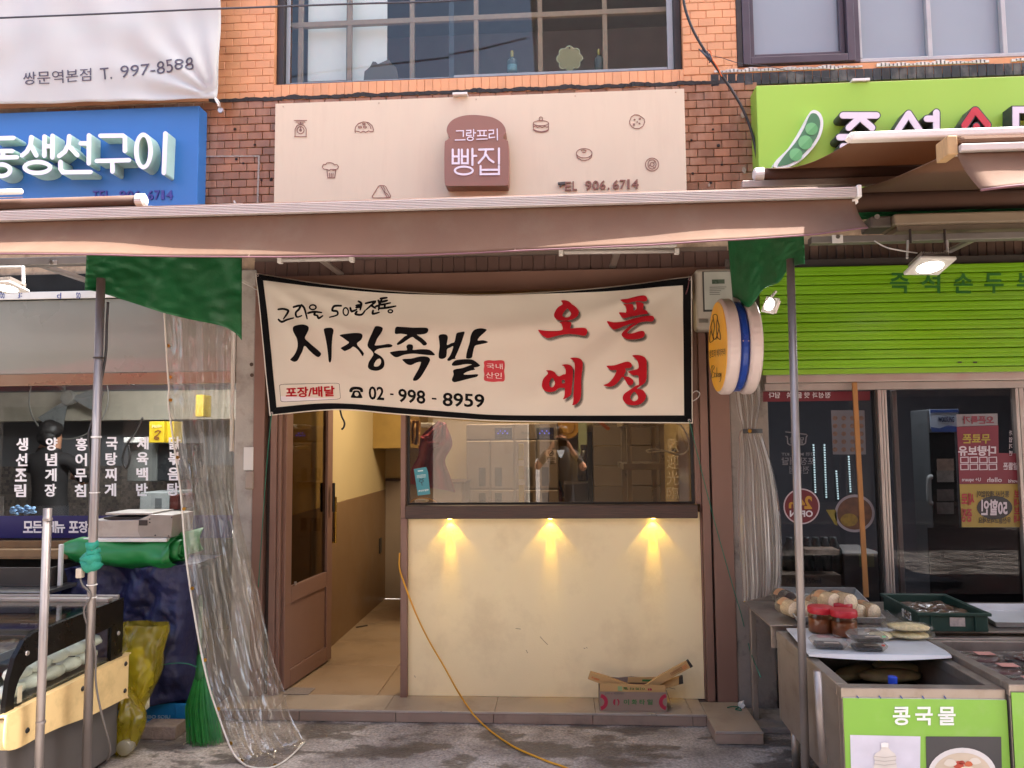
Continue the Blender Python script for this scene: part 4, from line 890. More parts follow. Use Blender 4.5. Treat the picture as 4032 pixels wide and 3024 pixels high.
g_bal = [[(1588,478),(1620,465),(1658,470),(1670,495),(1664,530),(1662,562),(1700,545),(1728,535),(1740,490),(1750,455),(1785,445),(1822,443),(1810,490),(1785,560),(1755,630),(1735,675),(1742,685),(1710,692),(1680,706),(1662,695),(1690,655),(1712,600),(1716,572),(1690,585),(1662,600),(1658,640),(1650,672),(1620,688),(1588,680),(1585,640),(1594,580),(1590,520)],
        [(1878,480),(1905,430),(1960,412),(2010,418),(2024,430),(2000,455),(1960,490),(1942,522),(1990,520),(2036,535),(2010,548),(1960,558),(1915,572),(1898,630),(1885,678),(1840,684),(1835,660),(1848,600),(1868,540)],
        [(1705,735),(1740,700),(1840,690),(1900,698),(1950,735),(1960,750),(1935,762),(1905,768),(1915,785),(1870,795),(1822,815),(1815,830),(1870,830),(1940,828),(1930,850),(1880,862),(1810,880),(1740,898),(1715,895),(1703,875),(1720,830),(1715,795),(1740,780),(1800,770),(1870,745),(1885,738),(1830,735),(1760,748),(1715,750)]]
for g in (g_si, g_jang, g_jok, g_bal): brush(g, 'C1').build('brush_letter', M_ink2, ban, fix=False)
g_o = [[[(617,195),(660,190),(710,205),(745,240),(780,262),(815,305),(820,345),(800,385),(750,415),(690,430),(620,430),(560,412),(536,375),(545,330),(580,275),(632,240),(628,215)],[(690,288),(715,315),(732,345),(720,378),(690,393),(650,390),(633,370),(645,335)]],
       [(597,455),(640,440),(700,443),(735,455),(732,490),(725,520),(800,515),(880,512),(912,525),(920,555),(905,590),(880,600),(800,590),(700,585),(600,598),(520,620),(470,632),(430,622),(385,590),(362,560),(357,540),(430,550),(540,552),(628,540),(632,500),(622,470)]]
g_peun = [[(1300,190),(1380,180),(1450,160),(1520,143),(1580,140),(1608,160),(1610,190),(1585,205),(1500,205),(1440,215),(1380,232),(1340,222)],
       [(1335,245),(1400,237),(1450,245),(1455,300),(1470,305),(1490,285),(1485,240),(1478,215),(1530,215),(1572,232),(1568,290),(1605,310),(1617,335),(1615,352),(1560,355),(1480,370),(1400,385),(1345,397),(1315,378),(1285,335),(1340,332),(1368,330),(1368,285),(1355,262)],
       [(1150,432),(1230,445),(1340,435),(1450,405),(1560,380),(1650,372),(1685,385),(1688,415),(1665,440),(1600,440),(1525,452),(1460,490),(1400,540),(1380,570),(1400,582),(1450,575),(1510,555),(1560,548),(1583,570),(1578,605),(1545,630),(1470,645),(1390,645),(1335,625),(1313,595),(1330,560),(1380,515),(1430,478),(1480,455),(1400,470),(1310,505),(1235,530),(1195,505),(1165,470)]]
g_ye = [[[(445,1003),(500,1002),(545,1025),(560,1050),(595,1072),(640,1050),(668,1043),(668,990),(650,955),(625,940),(680,930),(730,945),(752,985),(752,1080),(742,1200),(735,1270),(700,1310),(640,1336),(655,1300),(660,1240),(655,1205),(590,1210),(550,1240),(490,1254),(430,1240),(400,1200),(398,1150),(415,1095),(462,1045),(460,1020)],[(520,1092),(540,1125),(545,1160),(530,1190),(505,1200),(485,1185),(482,1150),(495,1110)],[(625,1120),(650,1113),(663,1125),(660,1150),(630,1155)]],
       [(722,860),(790,853),(840,868),(863,900),(865,970),(850,1100),(850,1250),(840,1330),(800,1385),(748,1403),(758,1360),(762,1250),(770,1100),(775,950),(760,890)]]
g_jeong = [[(1143,950),(1230,945),(1330,912),(1390,900),(1425,915),(1437,945),(1420,970),(1360,978),(1368,1005),(1345,1065),(1400,1075),(1445,1105),(1455,1135),(1440,1165),(1410,1174),(1385,1160),(1360,1115),(1328,1075),(1290,1120),(1240,1170),(1190,1188),(1140,1185),(1107,1172),(1160,1150),(1210,1100),(1240,1050),(1258,1000),(1200,1000),(1165,980)],
       [[(1440,830),(1510,823),(1570,840),(1603,875),(1607,950),(1607,1080),(1590,1140),(1555,1170),(1530,1185),(1495,1215),(1560,1225),(1598,1275),(1598,1320),(1570,1365),(1520,1395),(1450,1404),(1380,1390),(1340,1350),(1332,1310),(1350,1270),(1400,1235),(1450,1200),(1490,1175),(1518,1165),(1516,1110),(1510,1060),(1460,1058),(1415,1035),(1393,1015),(1450,998),(1512,975),(1508,910),(1480,865)],[(1465,1248),(1495,1275),(1510,1310),(1500,1340),(1465,1357),(1430,1340),(1420,1315),(1435,1275)]]]
def fade_mat(nm, col, a):
    M = bpy.data.materials.new(nm); M.use_nodes = True; N = M.node_tree.nodes; L = M.node_tree.links; b_ = N['Principled BSDF']; b_.inputs['Base Color'].default_value = (*lin(col), 1); b_.inputs['Roughness'].default_value = .65; b_.inputs['Alpha'].default_value = a; return M
sh_ = [fade_mat('printed_drop_shade', '#4a3e38', .16)]
for g in (g_o, g_peun, g_ye, g_jeong):
    lt = brush(g, 'C2', .0016).build('brush_letter', M_red, ban, fix=False)
    b = B()
    for q_, (sx_, sy_) in enumerate(((12, 16), (20, 26), (28, 34), (22, 40), (34, 24), (14, 28))):
        c = brush(g, 'C2', .0002+.0002*q_, (sx_, sy_)); b.add(c.v, c.f)
    b.build('printed_shade', sh_[0], lt, fix=False)
# small brush line
small = [[(120,235),(165,230),(205,243),(200,270),(182,302),(168,322)],[(118,326),(150,348),(200,330),(255,312)],[(256,212),(322,202),(308,232),(275,262),(285,302),(330,290)],[(335,196),(362,230),(380,318)],('o',436,216,28,22),[(392,270),(450,258),(515,264)],[(458,264),(452,284),(478,292)],[(478,292),(492,316),(526,294)],
         [(695,203),(630,206),(612,244),(655,252),(655,285),(588,306)],('o',736,256,24,34),[(778,222),(792,254),(836,236)],[(832,200),(872,192)],[(832,218),(872,212)],[(850,160),(876,182),(868,240)],[(838,256),(826,278),(880,284),(914,244)],[(916,178),(1000,162),(962,200),(922,238)],[(966,198),(1004,222)],[(1010,206),(1036,198)],[(1030,152),(1040,180),(1034,240)],[(985,246),(985,276),(1040,262)],[(1050,134),(1108,126)],[(1062,140),(1048,190),(1140,174)],[(1060,166),(1112,152)],[(1090,190),(1090,214)],[(1044,226),(1120,218),(1190,204)],('o',1142,252,20,14)]
b = B()
for q_, s in enumerate(small):
    if s[0] == 'o': strokes(b, [('o', *s[1:], 7)], 'C1', YN, 7, fn=lambda k, x, y, o_, q_=q_: onb(k, x, y, .0002*(q_ % 5)))
    else:
        c = catmull([Vector(p) for p in s], 4); n = len(c); ws = [10*(.55+.5*math.sin(math.pi*min(1, .25+.75*i/n))) for i in range(n)]
        strokes(b, [(c, ws)], 'C1', YN, 7, fn=lambda k, x, y, o_, q_=q_: onb(k, x, y, .0002*(q_ % 5)))
b.build('brush_line', M_ink2, ban, fix=False)
def lb(name, m, body, quad, bold=0, k='C1', off=0, par=None):
    q = B(); lettering(q, body, k, quad, fn=lambda k_, x, y, o_: onb(k_, x, y, off-min(0, o_)*0+(-o_ if False else 0)), dep=.0, bold=bold); return q.build(name, m, par or ban, fix=False)
def flat_text(name, m, body, quad, bold=0, k='C1', off=0, par=None, fn=onb):
    """only the front faces of the type, laid on a surface"""
    V, Fc = glyphs(body, bold)
    if not isinstance(quad[0], (tuple, list)): x0, y0, x1, y1 = quad; quad = ((x0,y0),(x1,y0),(x1,y1),(x0,y1))
    Q = [Vector(p) for p in quad]; keep = [f for f in Fc if all(V[i][2] > .5 for i in f)]; ids = sorted({i for f in keep for i in f}); mp_ = {j: i for i, j in enumerate(ids)}
    vs = []
    for j in ids:
        u, v, z = V[j]; p = (Q[0]*(1-u)+Q[1]*u)*(1-v)+(Q[3]*(1-u)+Q[2]*u)*v; vs.append(fn(k, p.x, p.y, off))
    return B().add(vs, [tuple(mp_[i] for i in f) for f in keep]).build(name, m, par or ban, fix=False)
for body, quad in (('02', ((942,935),(1082,940),(1082,1065),(942,1056))), ('-', ((1136,1000),(1168,1002),(1168,1017),(1136,1015))), ('998', ((1212,955),(1460,975),(1458,1100),(1208,1080))), ('-', ((1517,1040),(1560,1043),(1560,1058),(1517,1055))), ('8959', ((1618,992),(1998,1008),(1998,1132),(1615,1118)))):
    flat_text('printed_number', M_ink2, body, quad, .022)
brush([[(767,988),(768,965),(782,948),(806,940),(852,941),(878,950),(890,968),(889,988),(866,987),(862,972),(842,966),(816,966),(798,972),(793,987)], [[(803,978),(822,974),(844,974),(858,980),(872,1008),(882,1030),(880,1042),(830,1043),(780,1039),(779,1026),(790,1004)], [(832,988),(846,996),(850,1010),(842,1023),(828,1026),(815,1018),(812,1004),(820,992)]]], 'C1', .0003).build('telephone_mark', M_ink2, ban, fix=False)
rr2 = lambda x0, y0, x1, y1, r: [(x0+r, y0), (x1-r, y0), (x1-r*.3, y0+r*.3), (x1, y0+r), (x1, y1-r), (x1-r*.3, y1-r*.3), (x1-r, y1), (x0+r, y1), (x0+r*.3, y1-r*.3), (x0, y1-r), (x0, y0+r), (x0+r*.3, y0+r*.3)]
def quadmap(pts, q):
    out = []
    for x, y in pts: a = Vector(q[0]).lerp(Vector(q[1]), x); c = Vector(q[3]).lerp(Vector(q[2]), x); out.append(tuple(a.lerp(c, y)))
    return out
tq = ((120,915),(677,905),(683,1053),(132,1080))
flat_loop = lambda name, m, loops, k, off, par=ban: B().flat([[onb(k, *p, off) for p in l] for l in loops]).build(name, m, par, fix=False)
o1 = quadmap(rr2(0, 0, 1, 1, .07), tq); o2 = quadmap(rr2(.006, .022, .994, .978, .065), tq)
n = len(o1); B().add([onb('C1', *p, .0004) for p in o1+o2], [(i, (i+1) % n, n+(i+1) % n, n+i) for i in range(n)]).build('label_outline', M_ink2, ban, fix=False)
lb_ = brush([o2], 'C1', .0002).build('label_box', mat('pink_white_print', '#e4dbe0', .6), ban, fix=False)
flat_text('lettering', M_red, '포장/배달', ((178,945),(630,930),(632,1028),(180,1040)), .03, off=.0016, par=lb_)
seal = brush([[(1998,712),(2040,700),(2090,704),(2150,700),(2182,712),(2186,760),(2180,800),(2186,850),(2178,890),(2130,893),(2080,897),(2020,890),(1996,875),(2000,830),(1994,790),(2000,750)]], 'C1', .0004).build('red_seal', mat('seal_red', '#c22d3a', .55), ban, fix=False)
flat_text('lettering', mat('white_print', '#e8dcd6', .6), '국내', ((2020,728),(2165,732),(2168,782),(2022,778)), .0, off=.0022, par=seal); flat_text('lettering', mat('white_print', '#e8dcd6', .6), '산인', ((2012,808),(2160,814),(2158,868),(2012,860)), .0, off=.0022, par=seal)
for x, y in ((80,101),(141,730),(2053,118),(2053,763)):
    p = onb('Z6', x, y, .002); B().ringprism([(p.x+.008*math.cos(a), p.y, p.z+.008*math.sin(a)) for a in [i*math.pi/7 for i in range(14)]], [(p.x+.004*math.cos(a), p.y, p.z+.004*math.sin(a)) for a in [i*math.pi/7 for i in range(14)]], (0, .003, 0)).build('grommet', M_trim, ban)
# strings holding it
def cord(name, m, pts, r, label, cat, n=6, group=None, smooth=6):
    return B().tube(catmull([Vector(p) for p in pts], smooth), r, n).build(name, m, None, label=label, cat=cat, group=group, smooth=True)
M_gcord = mat('green_twine', '#1f6a55', .8)
a = onb('Z6', 2053, 765, .004); cord('twine', M_gcord, [a, wy('Z7', 2060, 330, 4.50), wy('Z7', 2120, 560, 4.52), wy('Z7', 2205, 860, 4.53), wy('A1', 360, 520, 4.53), wy('A1', 420, 760, 4.5), wz('A1', 490, 940, .5)], .0025, 'thin green twine running from the banner down the right doorpost', 'twine')
a = onb('Z6', 141, 735, .004); cord('twine', M_gcord, [a, wy('Z7', 60, 250, 4.5), wy('Z7', 35, 600, 4.52), wy('Z7', 20, 830, 4.53)], .0025, 'thin green twine hanging from the banner beside the door', 'twine')
a = onb('Z6', 2053, 112, .004); cord('twine', mat('maroon_twine', '#5b2f35', .8), [wy('Z6', 2058, 95, 4.52), a, wy('Z6', 2048, 150, 4.37), wy('Z6', 2038, 185, 4.38)], .003, 'dark red twine knotted at the upper corner of the opening banner', 'twine')
cord('cable_loop', mat('white_cable', '#cfc9c4', .5), [wy('Z6', 2066, 640, 4.44), wy('Z6', 2085, 628, 4.46), wy('Z6', 2102, 640, 4.48), wy('Z6', 2090, 662, 4.46), wy('Z6', 2066, 676, 4.45)], .003, 'white cable loop sticking out behind the opening banner', 'cable')

# ================================================================== round projecting sign and meter
xs0 = wy('Z8', 150, 550, 4.06).x
c = wy('Z8', 150, 552, 4.06); RS = (wy('Z8', 150, 332, 4.06).z-wy('Z8', 150, 775, 4.06).z)/2
rs = thing('projecting_sign', 'round yellow and white double light sign on the doorpost', 'sign', (c.x, c.y, c.z-RS))
M_rim = mat('white_plastic_rim', '#cdbfba', .35, var=.04)
dsk = lambda x0_, x1_, r_: B().lathe([(r_*.95, x0_-c.x), (r_, x0_-c.x+.012), (r_, x1_-c.x-.012), (r_*.95, x1_-c.x)], c, 'x', 48)
dsk(c.x, c.x+.066, RS).build('light_box', M_rim, rs, smooth=False, bevel=.004)
dsk(c.x+.067, c.x+.112, RS*.94).build('middle_drum', mat('royal_blue_plastic', '#1b3f95', .35), rs)
dsk(c.x+.113, c.x+.175, RS).build('light_box', M_rim, rs, bevel=.004)
face = B().lathe([(RS*.935, -.003), (RS*.935, -.0005)], c, 'x', 48).build('yellow_face', mat('yellow_acrylic', '#eeb22e', .4, var=.04), rs)
def onx(k, x, y, off=0): q = wx(k, x, y, c.x-.005-off); return q
b = B()
for st in ([(250,890),(232,905),(222,880),(235,800),(222,720),(232,703),(248,703),(258,722),(250,800),(258,885),(280,905)], [(222,745),(205,800),(212,850),(232,905)], [(258,745),(272,800),(262,850),(246,905)], [(205,835),(197,880),(199,930),(232,905)], [(270,815),(280,860),(282,905),(250,885)]):
    L_, R_ = ribbon(catmull([Vector(p) for p in st], 4), 3.0); n = len(L_); b.add([onx('A2', p.x, p.y) for p in L_+R_], [(i, i+1, n+i+1, n+i) for i in range(n-1)])
b.build('croissant_mark', mat('dark_brown_print', '#4a3416', .5), face, fix=False)
flat_text('lettering', mat('dark_brown_print', '#4a3416', .5), '그랑프리 베이커리', ((176,995),(322,975),(322,1035),(176,1062)), .01, 'A2', 0, face, onx)
b = B()
for st in ([(212,1120),(222,1140),(215,1180),(208,1215),(205,1150),(222,1118),(234,1135),(215,1165),(234,1180),(230,1212),(208,1218)], [(246,1180),(236,1185),(236,1212),(247,1205),(247,1180),(250,1212)], [(254,1135),(254,1212)], [(264,1180),(255,1192),(265,1212)], [(268,1196),(275,1180),(268,1190),(270,1210),(277,1202)], [(278,1185),(279,1210)], [(284,1180),(284,1205),(289,1180),(284,1240),(274,1250)]):
    L_, R_ = ribbon(catmull([Vector(p) for p in st], 4), 1.8); n = len(L_); b.add([onx('A2', p.x, p.y) for p in L_+R_], [(i, i+1, n+i+1, n+i) for i in range(n-1)])
b.build('script_lettering', mat('dark_brown_print', '#4a3416', .5), face, fix=False)
b = B(); b.box(c.x+.075, c.x+.105, c.y+RS*.8, 4.55, c.z+.06, c.z+.09); b.box(c.x+.075, c.x+.105, c.y+RS*.8, 4.55, c.z-.09, c.z-.06); b.build('wall_bracket', M_frame, rs)
for dx in (.076, .102): B().lathe([(.004, 0), (.003, -.003)], (c.x+dx, c.y-RS*.94, c.z), 'y', 8).build('screw', M_trim, rs)
ym = 4.42
X0, X1, Z0, Z1 = rc('A2', 85, 325, 395, 825, ym)
mt = thing('meter_box', 'white electricity meter in a plastic case behind the round sign', 'meter', ((X0+X1)/2, ym, Z0))
bx('case', mat('ivory_plastic', '#aaa396', .45, var=.04), mt, X0, X1, ym, 4.545, Z0, Z1, .02, seg=3)
a = rc('A2', 142, 345, 388, 675, ym-.012); bx('window', mat('meter_face_frame', '#3e3f3d', .4), mt, a[0], a[1], ym-.004, ym-.0005, a[2], a[3], .003)
a2 = rc('A2', 152, 352, 380, 660, ym-.006); bx('dial_plate', mat('meter_dial', '#a9aca2', .5), mt, a2[0], a2[1], ym-.006, ym-.0045, a2[2], a2[3], 0)
a3 = rc('A2', 215, 415, 318, 450, ym-.009); bx('display', mat('lcd_green', '#4a5a4c', .3), mt, a3[0], a3[1], ym-.008, ym-.0065, a3[2], a3[3], 0)
b = B()
for y in (475, 490, 505, 520, 535): 
    q = rc('A2', 195, y, 195+random.randint(60, 140), y+5, ym-.008); b.box(q[0], q[1], ym-.008, ym-.0065, q[2], q[3])
b.build('dial_print', mat('grey_print', '#6d6f6a', .6), mt)
b = B()
for i in range(10): q = rc('A2', 108+i*8, 735, 112+i*8, 770, ym); b.box(q[0], q[1], ym-.003, ym-.0005, q[2], q[3])
b.build('vent_slots', mat('vent_dark', '#6b665d', .6), mt)
# ================================================================== awnings
M_can = mat('brown_canvas', '#73594a', .85, var=.07, vs=5, bump=.15, bs=400, thin=.2, dirt='#80705f', da=.3, ds=4, spec=.2)
M_can_d = mat('dark_brown_canvas', '#715542', .85, var=.05, vs=6, bump=.12, bs=400, thin=.46)
M_can_r = mat('rolled_canvas', '#52382c', .85, var=.05, vs=6)
M_hem = mat('plum_hem', '#6d4a52', .8)
M_bar = mat('ribbed_aluminium', '#c3bbb8', .4, .2, var=.03)
def canopy(root, x0, x1, yb, zb, yr, zr, sag=.03, m=None):
    b = B(); b.grid(lambda u, v: Vector((x0+(x1-x0)*u, yb+(yr-yb)*v, zb+(zr-zb)*v-sag*math.sin(math.pi*v)+.004*noise.noise((u*9, v*4, 1)))), 60, 12)
    return b.build('canopy', m or M_can_d, root, smooth=True, fix=False, solid=.003)
def bar_ribbed(root, x0, x1, y, z0, z1, name='front_bar'):
    """extruded rail with lengthwise ribs on its face"""
    prof = [(y+.05, z0), (y+.004, z0)]; n = 6; h = (z1-z0)/n
    for i in range(n): prof += [(y, z0+h*(i+.12)), (y, z0+h*(i+.62)), (y+.005, z0+h*(i+.70)), (y+.005, z0+h*(i+.98))]
    prof += [(y+.05, z1)]; b = B(); k = len(prof)
    b.add([(x0, *p) for p in prof]+[(x1, *p) for p in prof], [(i, (i+1) % k, k+(i+1) % k, k+i) for i in range(k)]+[tuple(range(k)), tuple(range(2*k-1, k-1, -1))])
    return b.build(name, M_bar, root)
# ---- the bakery's awning
YA = 3.20
ax0, ax1 = wy('P', -6, 490, YA).x, wy('A5', 930, 520, YA).x
azb = (wy('Z2', 1000, 1023, YA).z+wy('A5', 400, 562, YA).z+wy('Z4', 1000, 275, YA).z)/3; azt = azb+.042
aw = thing('awning', 'long brown retractable awning with ribbed white rail over the bakery', 'awning', ((ax0+ax1)/2, YA, azb))
bar_ribbed(aw, ax0+.02, ax1-.02, YA-.045, azb, azt)
for x in (ax0, ax1-.018):
    q = bx('rail_end_cap', M_white, aw, x, x+.018, YA-.05, YA+.02, azb-.004, azt+.006, .004)
b = B(); b.prism([wy('A5', x, y, YA-.02) for x, y in ((885,555),(935,545),(940,580),(915,597),(885,580))], (0, .02, 0)); b.build('rail_bracket', M_white, aw, bevel=.003)
canopy(aw, ax0+.02, ax1-.02, YA, azt+.006, 4.38, 2.80, .015)
b = B(); b.tube([(ax0+.02, YA+.012, azt+.010), (ax1-.02, YA+.012, azt+.010)], .011, 12); b.build('canopy_roll', M_can_r, aw, smooth=True)
b = B(); b.tube([(ax0+.02, 4.39, 2.79), (ax1-.02, 4.39, 2.79)], .038, 16); b.build('roller_tube', M_can_r, aw, smooth=True)
bx('sun_gap_bar', M_alu, aw, ax0, ax1, 4.43, 4.50, 2.76, 2.84)  # unseen bar added to stop sun leaking down along the wall
for x in (-1.9, -.5, .8): bx('wall_bracket', M_alu, aw, x-.03, x+.03, 4.501, 4.60, 2.765, 2.83)
for x, s in ((-1.2, 1), (.25, -1)):
    b = B(); b.tube([(x, 4.43, 2.73), (x+.55*s, 3.80, 2.60), (x-.0*s, YA+.03, azb+.012)], .016, 8); b.build('folding_arm', M_white, aw, smooth=False)
vtop = lambda x: azb-.001
vb = [(-5,557),(200,558),(600,557.5),(900,551),(1106,543),(1400,534),(1600,523),(1750,512),(1852,497.5)]
vbx = [wy('P', x, y, YA-.05) for x, y in vb]
def vbz(x):
    for a, b_ in zip(vbx, vbx[1:]):
        if a.x <= x <= b_.x: t = (x-a.x)/(b_.x-a.x); return a.z+(b_.z-a.z)*t
    return vbx[0].z if x < vbx[0].x else vbx[-1].z
def flare(x):
    s = math.exp(-((x+2.4)/.75)**2)*.075+math.exp(-((x+1.5)/.5)**2)*.010+.036*(1/(1+math.exp(-(x-.0)*9)))-.012*math.exp(-((x+.3)/.35)**2)
    return .042+s
def valance(u, v, X0=ax0+.015, X1=ax1-.02):
    x = X0+(X1-X0)*u; z1_, z0_ = azb-.001, vbz(x); f = flare(x)+.006*noise.noise((x*3.1, 0, 2))
    e = max(0, (x-(ax1-.25))/.25)
    return Vector((x+.02*v*e, YA-.018-f*v**2.2+.006*math.sin(x*7)*v, z1_+(z0_-z1_)*v))
b = B(); b.grid(valance, 150, 14); b.build('valance', M_can, aw, smooth=True, fix=False, solid=.002)
b = B(); b.tube([valance(i/80, 1)+Vector((0, -.001, -.002)) for i in range(81)], .0035, 6); b.build('valance_hem', M_hem, aw, smooth=True)
for u in (.315, .62):
    b = B(); b.grid(lambda p, q: valance(u+.0016*p, q)+Vector((0, -.003, 0)), 1, 10); b.build('seam', M_can, aw, fix=False)
# ---- neighbour's awning, left
la = thing('awning', 'rolled brown awning with white end cap in front of the blue sign', 'awning', (-2.8, 3.75, 2.72))
a, c_ = wy('Z4', 895, 150, 3.75), wy('Z4', 80, 160, 3.75); d_ = (a-c_).normalized(); rr_ = .028
e0 = a-Vector((1, 0, 0))*2.4; e0.z = a.z
b = B(); b.tube([Vector((e0.x, 3.75, a.z)), Vector((a.x, 3.75, a.z))], rr_, 16); b.build('roller_tube', M_can_r, la, smooth=True)
b = B(); b.lathe([(.03, 0), (.036, .004), (.036, .04), (.02, .05)], (a.x, 3.75, a.z), 'x', 16); b.build('end_cap', M_white, la)
bx('square_bar', M_alu, la, e0.x, a.x+.09, 3.735, 3.775, a.z-.068, a.z-.032)
canopy(la, e0.x, wy('Z4', 600, 100, 3.75).x-.35, 2.75, 2.52, 3.72, a.z+.028, .01, M_can_d)
b = B(); q = wy('Z4', 140, 90, 2.75); b.tube([(q.x-2, 2.75, q.z), (q.x, 2.75, q.z)], .011, 12); b.build('front_bar', M_white, la, smooth=True)
# ---- neighbours' awnings, right
ra = thing('awning', 'upper brown awning with white front bar in front of the lime sign', 'awning', (2.2, 3.5, 2.8))
a = wy('A5', 205, 365, 4.0); fb = wy('A5', 880, 75, 3.0); rx = 4.4
b = B(); b.tube([(a.x, 4.0, a.z), (rx, 4.0, a.z)], .031, 16); b.build('roller_tube', M_can_r, ra, smooth=True)
b = B(); b.lathe([(.02, -.052), (.033, -.045), (.036, -.01), (.036, -.001)], (a.x, 4.0, a.z), 'x', 16); b.build('end_cap', M_white, ra)
q = wy('A5', 40, 405, 4.0); bx('square_bar', M_alu, ra, q.x, rx, 3.985, 4.03, a.z-.072, a.z-.034)
bx('wall_bracket', M_alu, ra, a.x+.3, a.x+.34, 4.031, 4.44, a.z-.08, a.z-.03)
e = wy('A5', 940, 108, 3.0)
lx = lambda v: a.x+.01+(e.x-a.x-.01)*v
b = B(); b.grid(lambda u, v: Vector((lx(v)+(rx-lx(v))*u, 4.0+(3.0-4.0)*v, a.z+.030+(fb.z-.004-a.z-.03)*v-.045*math.sin(math.pi*v)*(1-.3*u))), 30, 16); b.build('canopy', M_can_d, ra, smooth=True, fix=False, solid=.003)
q = wy('A5', 852, 70, 3.0); b = B(); b.box(q.x+.012, rx, 2.985, 3.03, fb.z-.018, fb.z+.016); b.build('front_bar', M_white, ra, bevel=.008)
b = B(); b.prism([(q.x, 2.988, fb.z-.004), (q.x+.0115, 2.985, fb.z+.016), (q.x+.0115, 2.985, fb.z-.018)], (0, .04, 0)); b.build('bar_tip', M_white, ra)
rb = thing('awning', 'lower brown awning with wooden bracket and drooping valance at right', 'awning', (2.2, 3.0, 2.6))
YR = 4.28; zr = wy('A5', 1350, 560, YR).z; xr0 = wy('A5', 700, 480, YR).x; zf_ = wy('A5', 2000, 160, 2.5).z; xf0 = wy('A5', 1700, 130, 2.5).x
b = B(); b.tube([(xr0, YR, zr), (rx, YR, zr)], .048, 16); b.build('roller_tube', M_can_r, rb, smooth=True)
bx('sun_gap_bar', M_can_r, rb, xr0-.1, rx, YR+.05, 4.438, zr-.02, zr+.02)  # unseen rail added to block sun between roller and wall
b = B(); b.grid(lambda u, v: (lambda x0_: Vector((x0_+(rx-x0_)*u, YR+(2.52-YR)*v, zr+.046+(zf_-zr-.046)*v-.03*math.sin(math.pi*v))))(xr0+(xf0-xr0)*v), 30, 16); b.build('canopy', M_can_d, rb, smooth=True, fix=False, solid=.003)
X0, X1, Z0, Z1 = rc('A5', 1625, 62, 1705, 212, 2.5); bx('wooden_bracket', mat('raw_timber', '#a98a62', .7, var=.15, vs=30, stretch=(1, 4, 1)), rb, X0, X1, 2.5, 2.58, Z0, Z1, .004)
q = rc('A5', 1712, 62, 2200, 135, 2.5); bx('front_roll', M_can, rb, q[0], rx, 2.49, 2.55, q[2]+.004, q[3], .015)
q = rc('A5', 1712, 138, 2200, 188, 2.5); bx('front_bar', M_bar, rb, q[0], rx, 2.485, 2.54, q[2], q[3]+.002, .003)
zv1 = q[2]-.001
def val2(u, v):
    p0 = wy('A5', 1700, 195, 2.5); p1 = wy('A5', 1790, 540, 2.5); p2 = wy('A5', 2212, 488, 2.5)
    x = p0.x+(rx-p0.x)*u; x += (p1.x-p0.x)*v*(1-u)
    zb_ = p1.z+(p2.z-p1.z)/(p2.x-p1.x)*min(.5, (x-p1.x))
    return Vector((x, 2.505-.055*v**1.7*(1+.4*math.sin(x*5))+.012*math.sin(x*13)*v, zv1+(zb_-zv1)*v))
b = B(); b.grid(val2, 60, 12); b.build('valance', M_can, rb, smooth=True, fix=False, solid=.002)
b = B(); b.tube([val2(i/40, 1) for i in range(41)], .004, 6); b.build('valance_hem', M_hem, rb, smooth=True)
# beige cassette and clutter below
cb = thing('awning_cassette', 'long beige awning cassette box fixed above the roller shutter', 'cassette', (2.5, 4.3, 2.6))
X0, X1, Z0, Z1 = rc('A5', 1215, 660, 2212, 735, 4.2)
bx('housing', mat('beige_enamel', '#9c8b76', .5, var=.06), cb, X0, 4.5, 4.2, 4.40, Z0-.005, Z1+.005, .012); bx('lower_lip', mat('beige_lip', '#8b7d6c', .5), cb, X0+.02, 4.5, 4.22, 4.40, Z0-.035, Z0-.006)
X2, X3, Z2, Z3 = rc('A5', 1040, 680, 1185, 770, 4.22); bx('arm_bracket', mat('grimy_bracket', '#6d665f', .5, .3), cb, X2, X0-.002, 4.23, 4.38, Z2, Z3, .01)
bx('wall_plate', mat('grimy_bracket', '#6d665f', .5, .3), cb, X0+.3, X0+.5, 4.401, 4.44, Z0, Z1)
b = B(); q = wy('A5', 1080, 692, 4.22); b.lathe([(.014, -.006), (.014, 0), (.008, .008)], q, 'y', 10); b.build('bolt', M_trim, cb)

# ---- cross beams, poles
M_pole = mat('galvanised_pole', '#8f8784', .42, .6, var=.15, vs=14, stretch=(1, 1, .25), dirt='#6a625d', da=.4, ds=10)
YBm = 4.12; M_beam = mat('dull_beam', '#7d7772', .5, .4, var=.1)
X0, X1, Z0, Z1 = rc('A5', 575, 822, 2212, 875, YBm)
bm1 = thing('cross_beam', 'grey aluminium cross beam carrying the square floodlight', 'beam', (2, YBm, Z0)); bx('profile', M_beam, bm1, X0, 4.6, YBm, YBm+.06, Z0, Z1, .004)
bx('joint_plate', M_white, bm1, *[wy('A5', x, 850, YBm-.004).x for x in (735, 820)], YBm-.005, YBm-.0005, Z0-.004, Z1+.004, .002)
for x in (2.2, 3.6): bx('beam_bracket', M_alu, bm1, x, x+.04, YBm+.061, 4.47, Z0+.01, Z1-.01)
B().lathe([(.012, -.004), (.010, -.010)], wy('A5', 778, 845, YBm-.004), 'y', 8).build('bolt', M_steel, bm1)
YBl = 4.0
X0, X1, Z0, Z1 = rc('Z4', 0, 540, 560, 568, YBl)
bm2 = thing('cross_beam', 'grey aluminium cross beam above the restaurant window', 'beam', (-3, YBl, Z0)); bx('profile', M_beam, bm2, -4.6, X1+.3, YBl, YBl+.06, Z0, Z1+.02, .004)
B().lathe([(.014, -.004), (.012, -.012)], wy('Z4', 340, 553, YBl-.001), 'y', 8).build('bolt', M_steel, bm2)
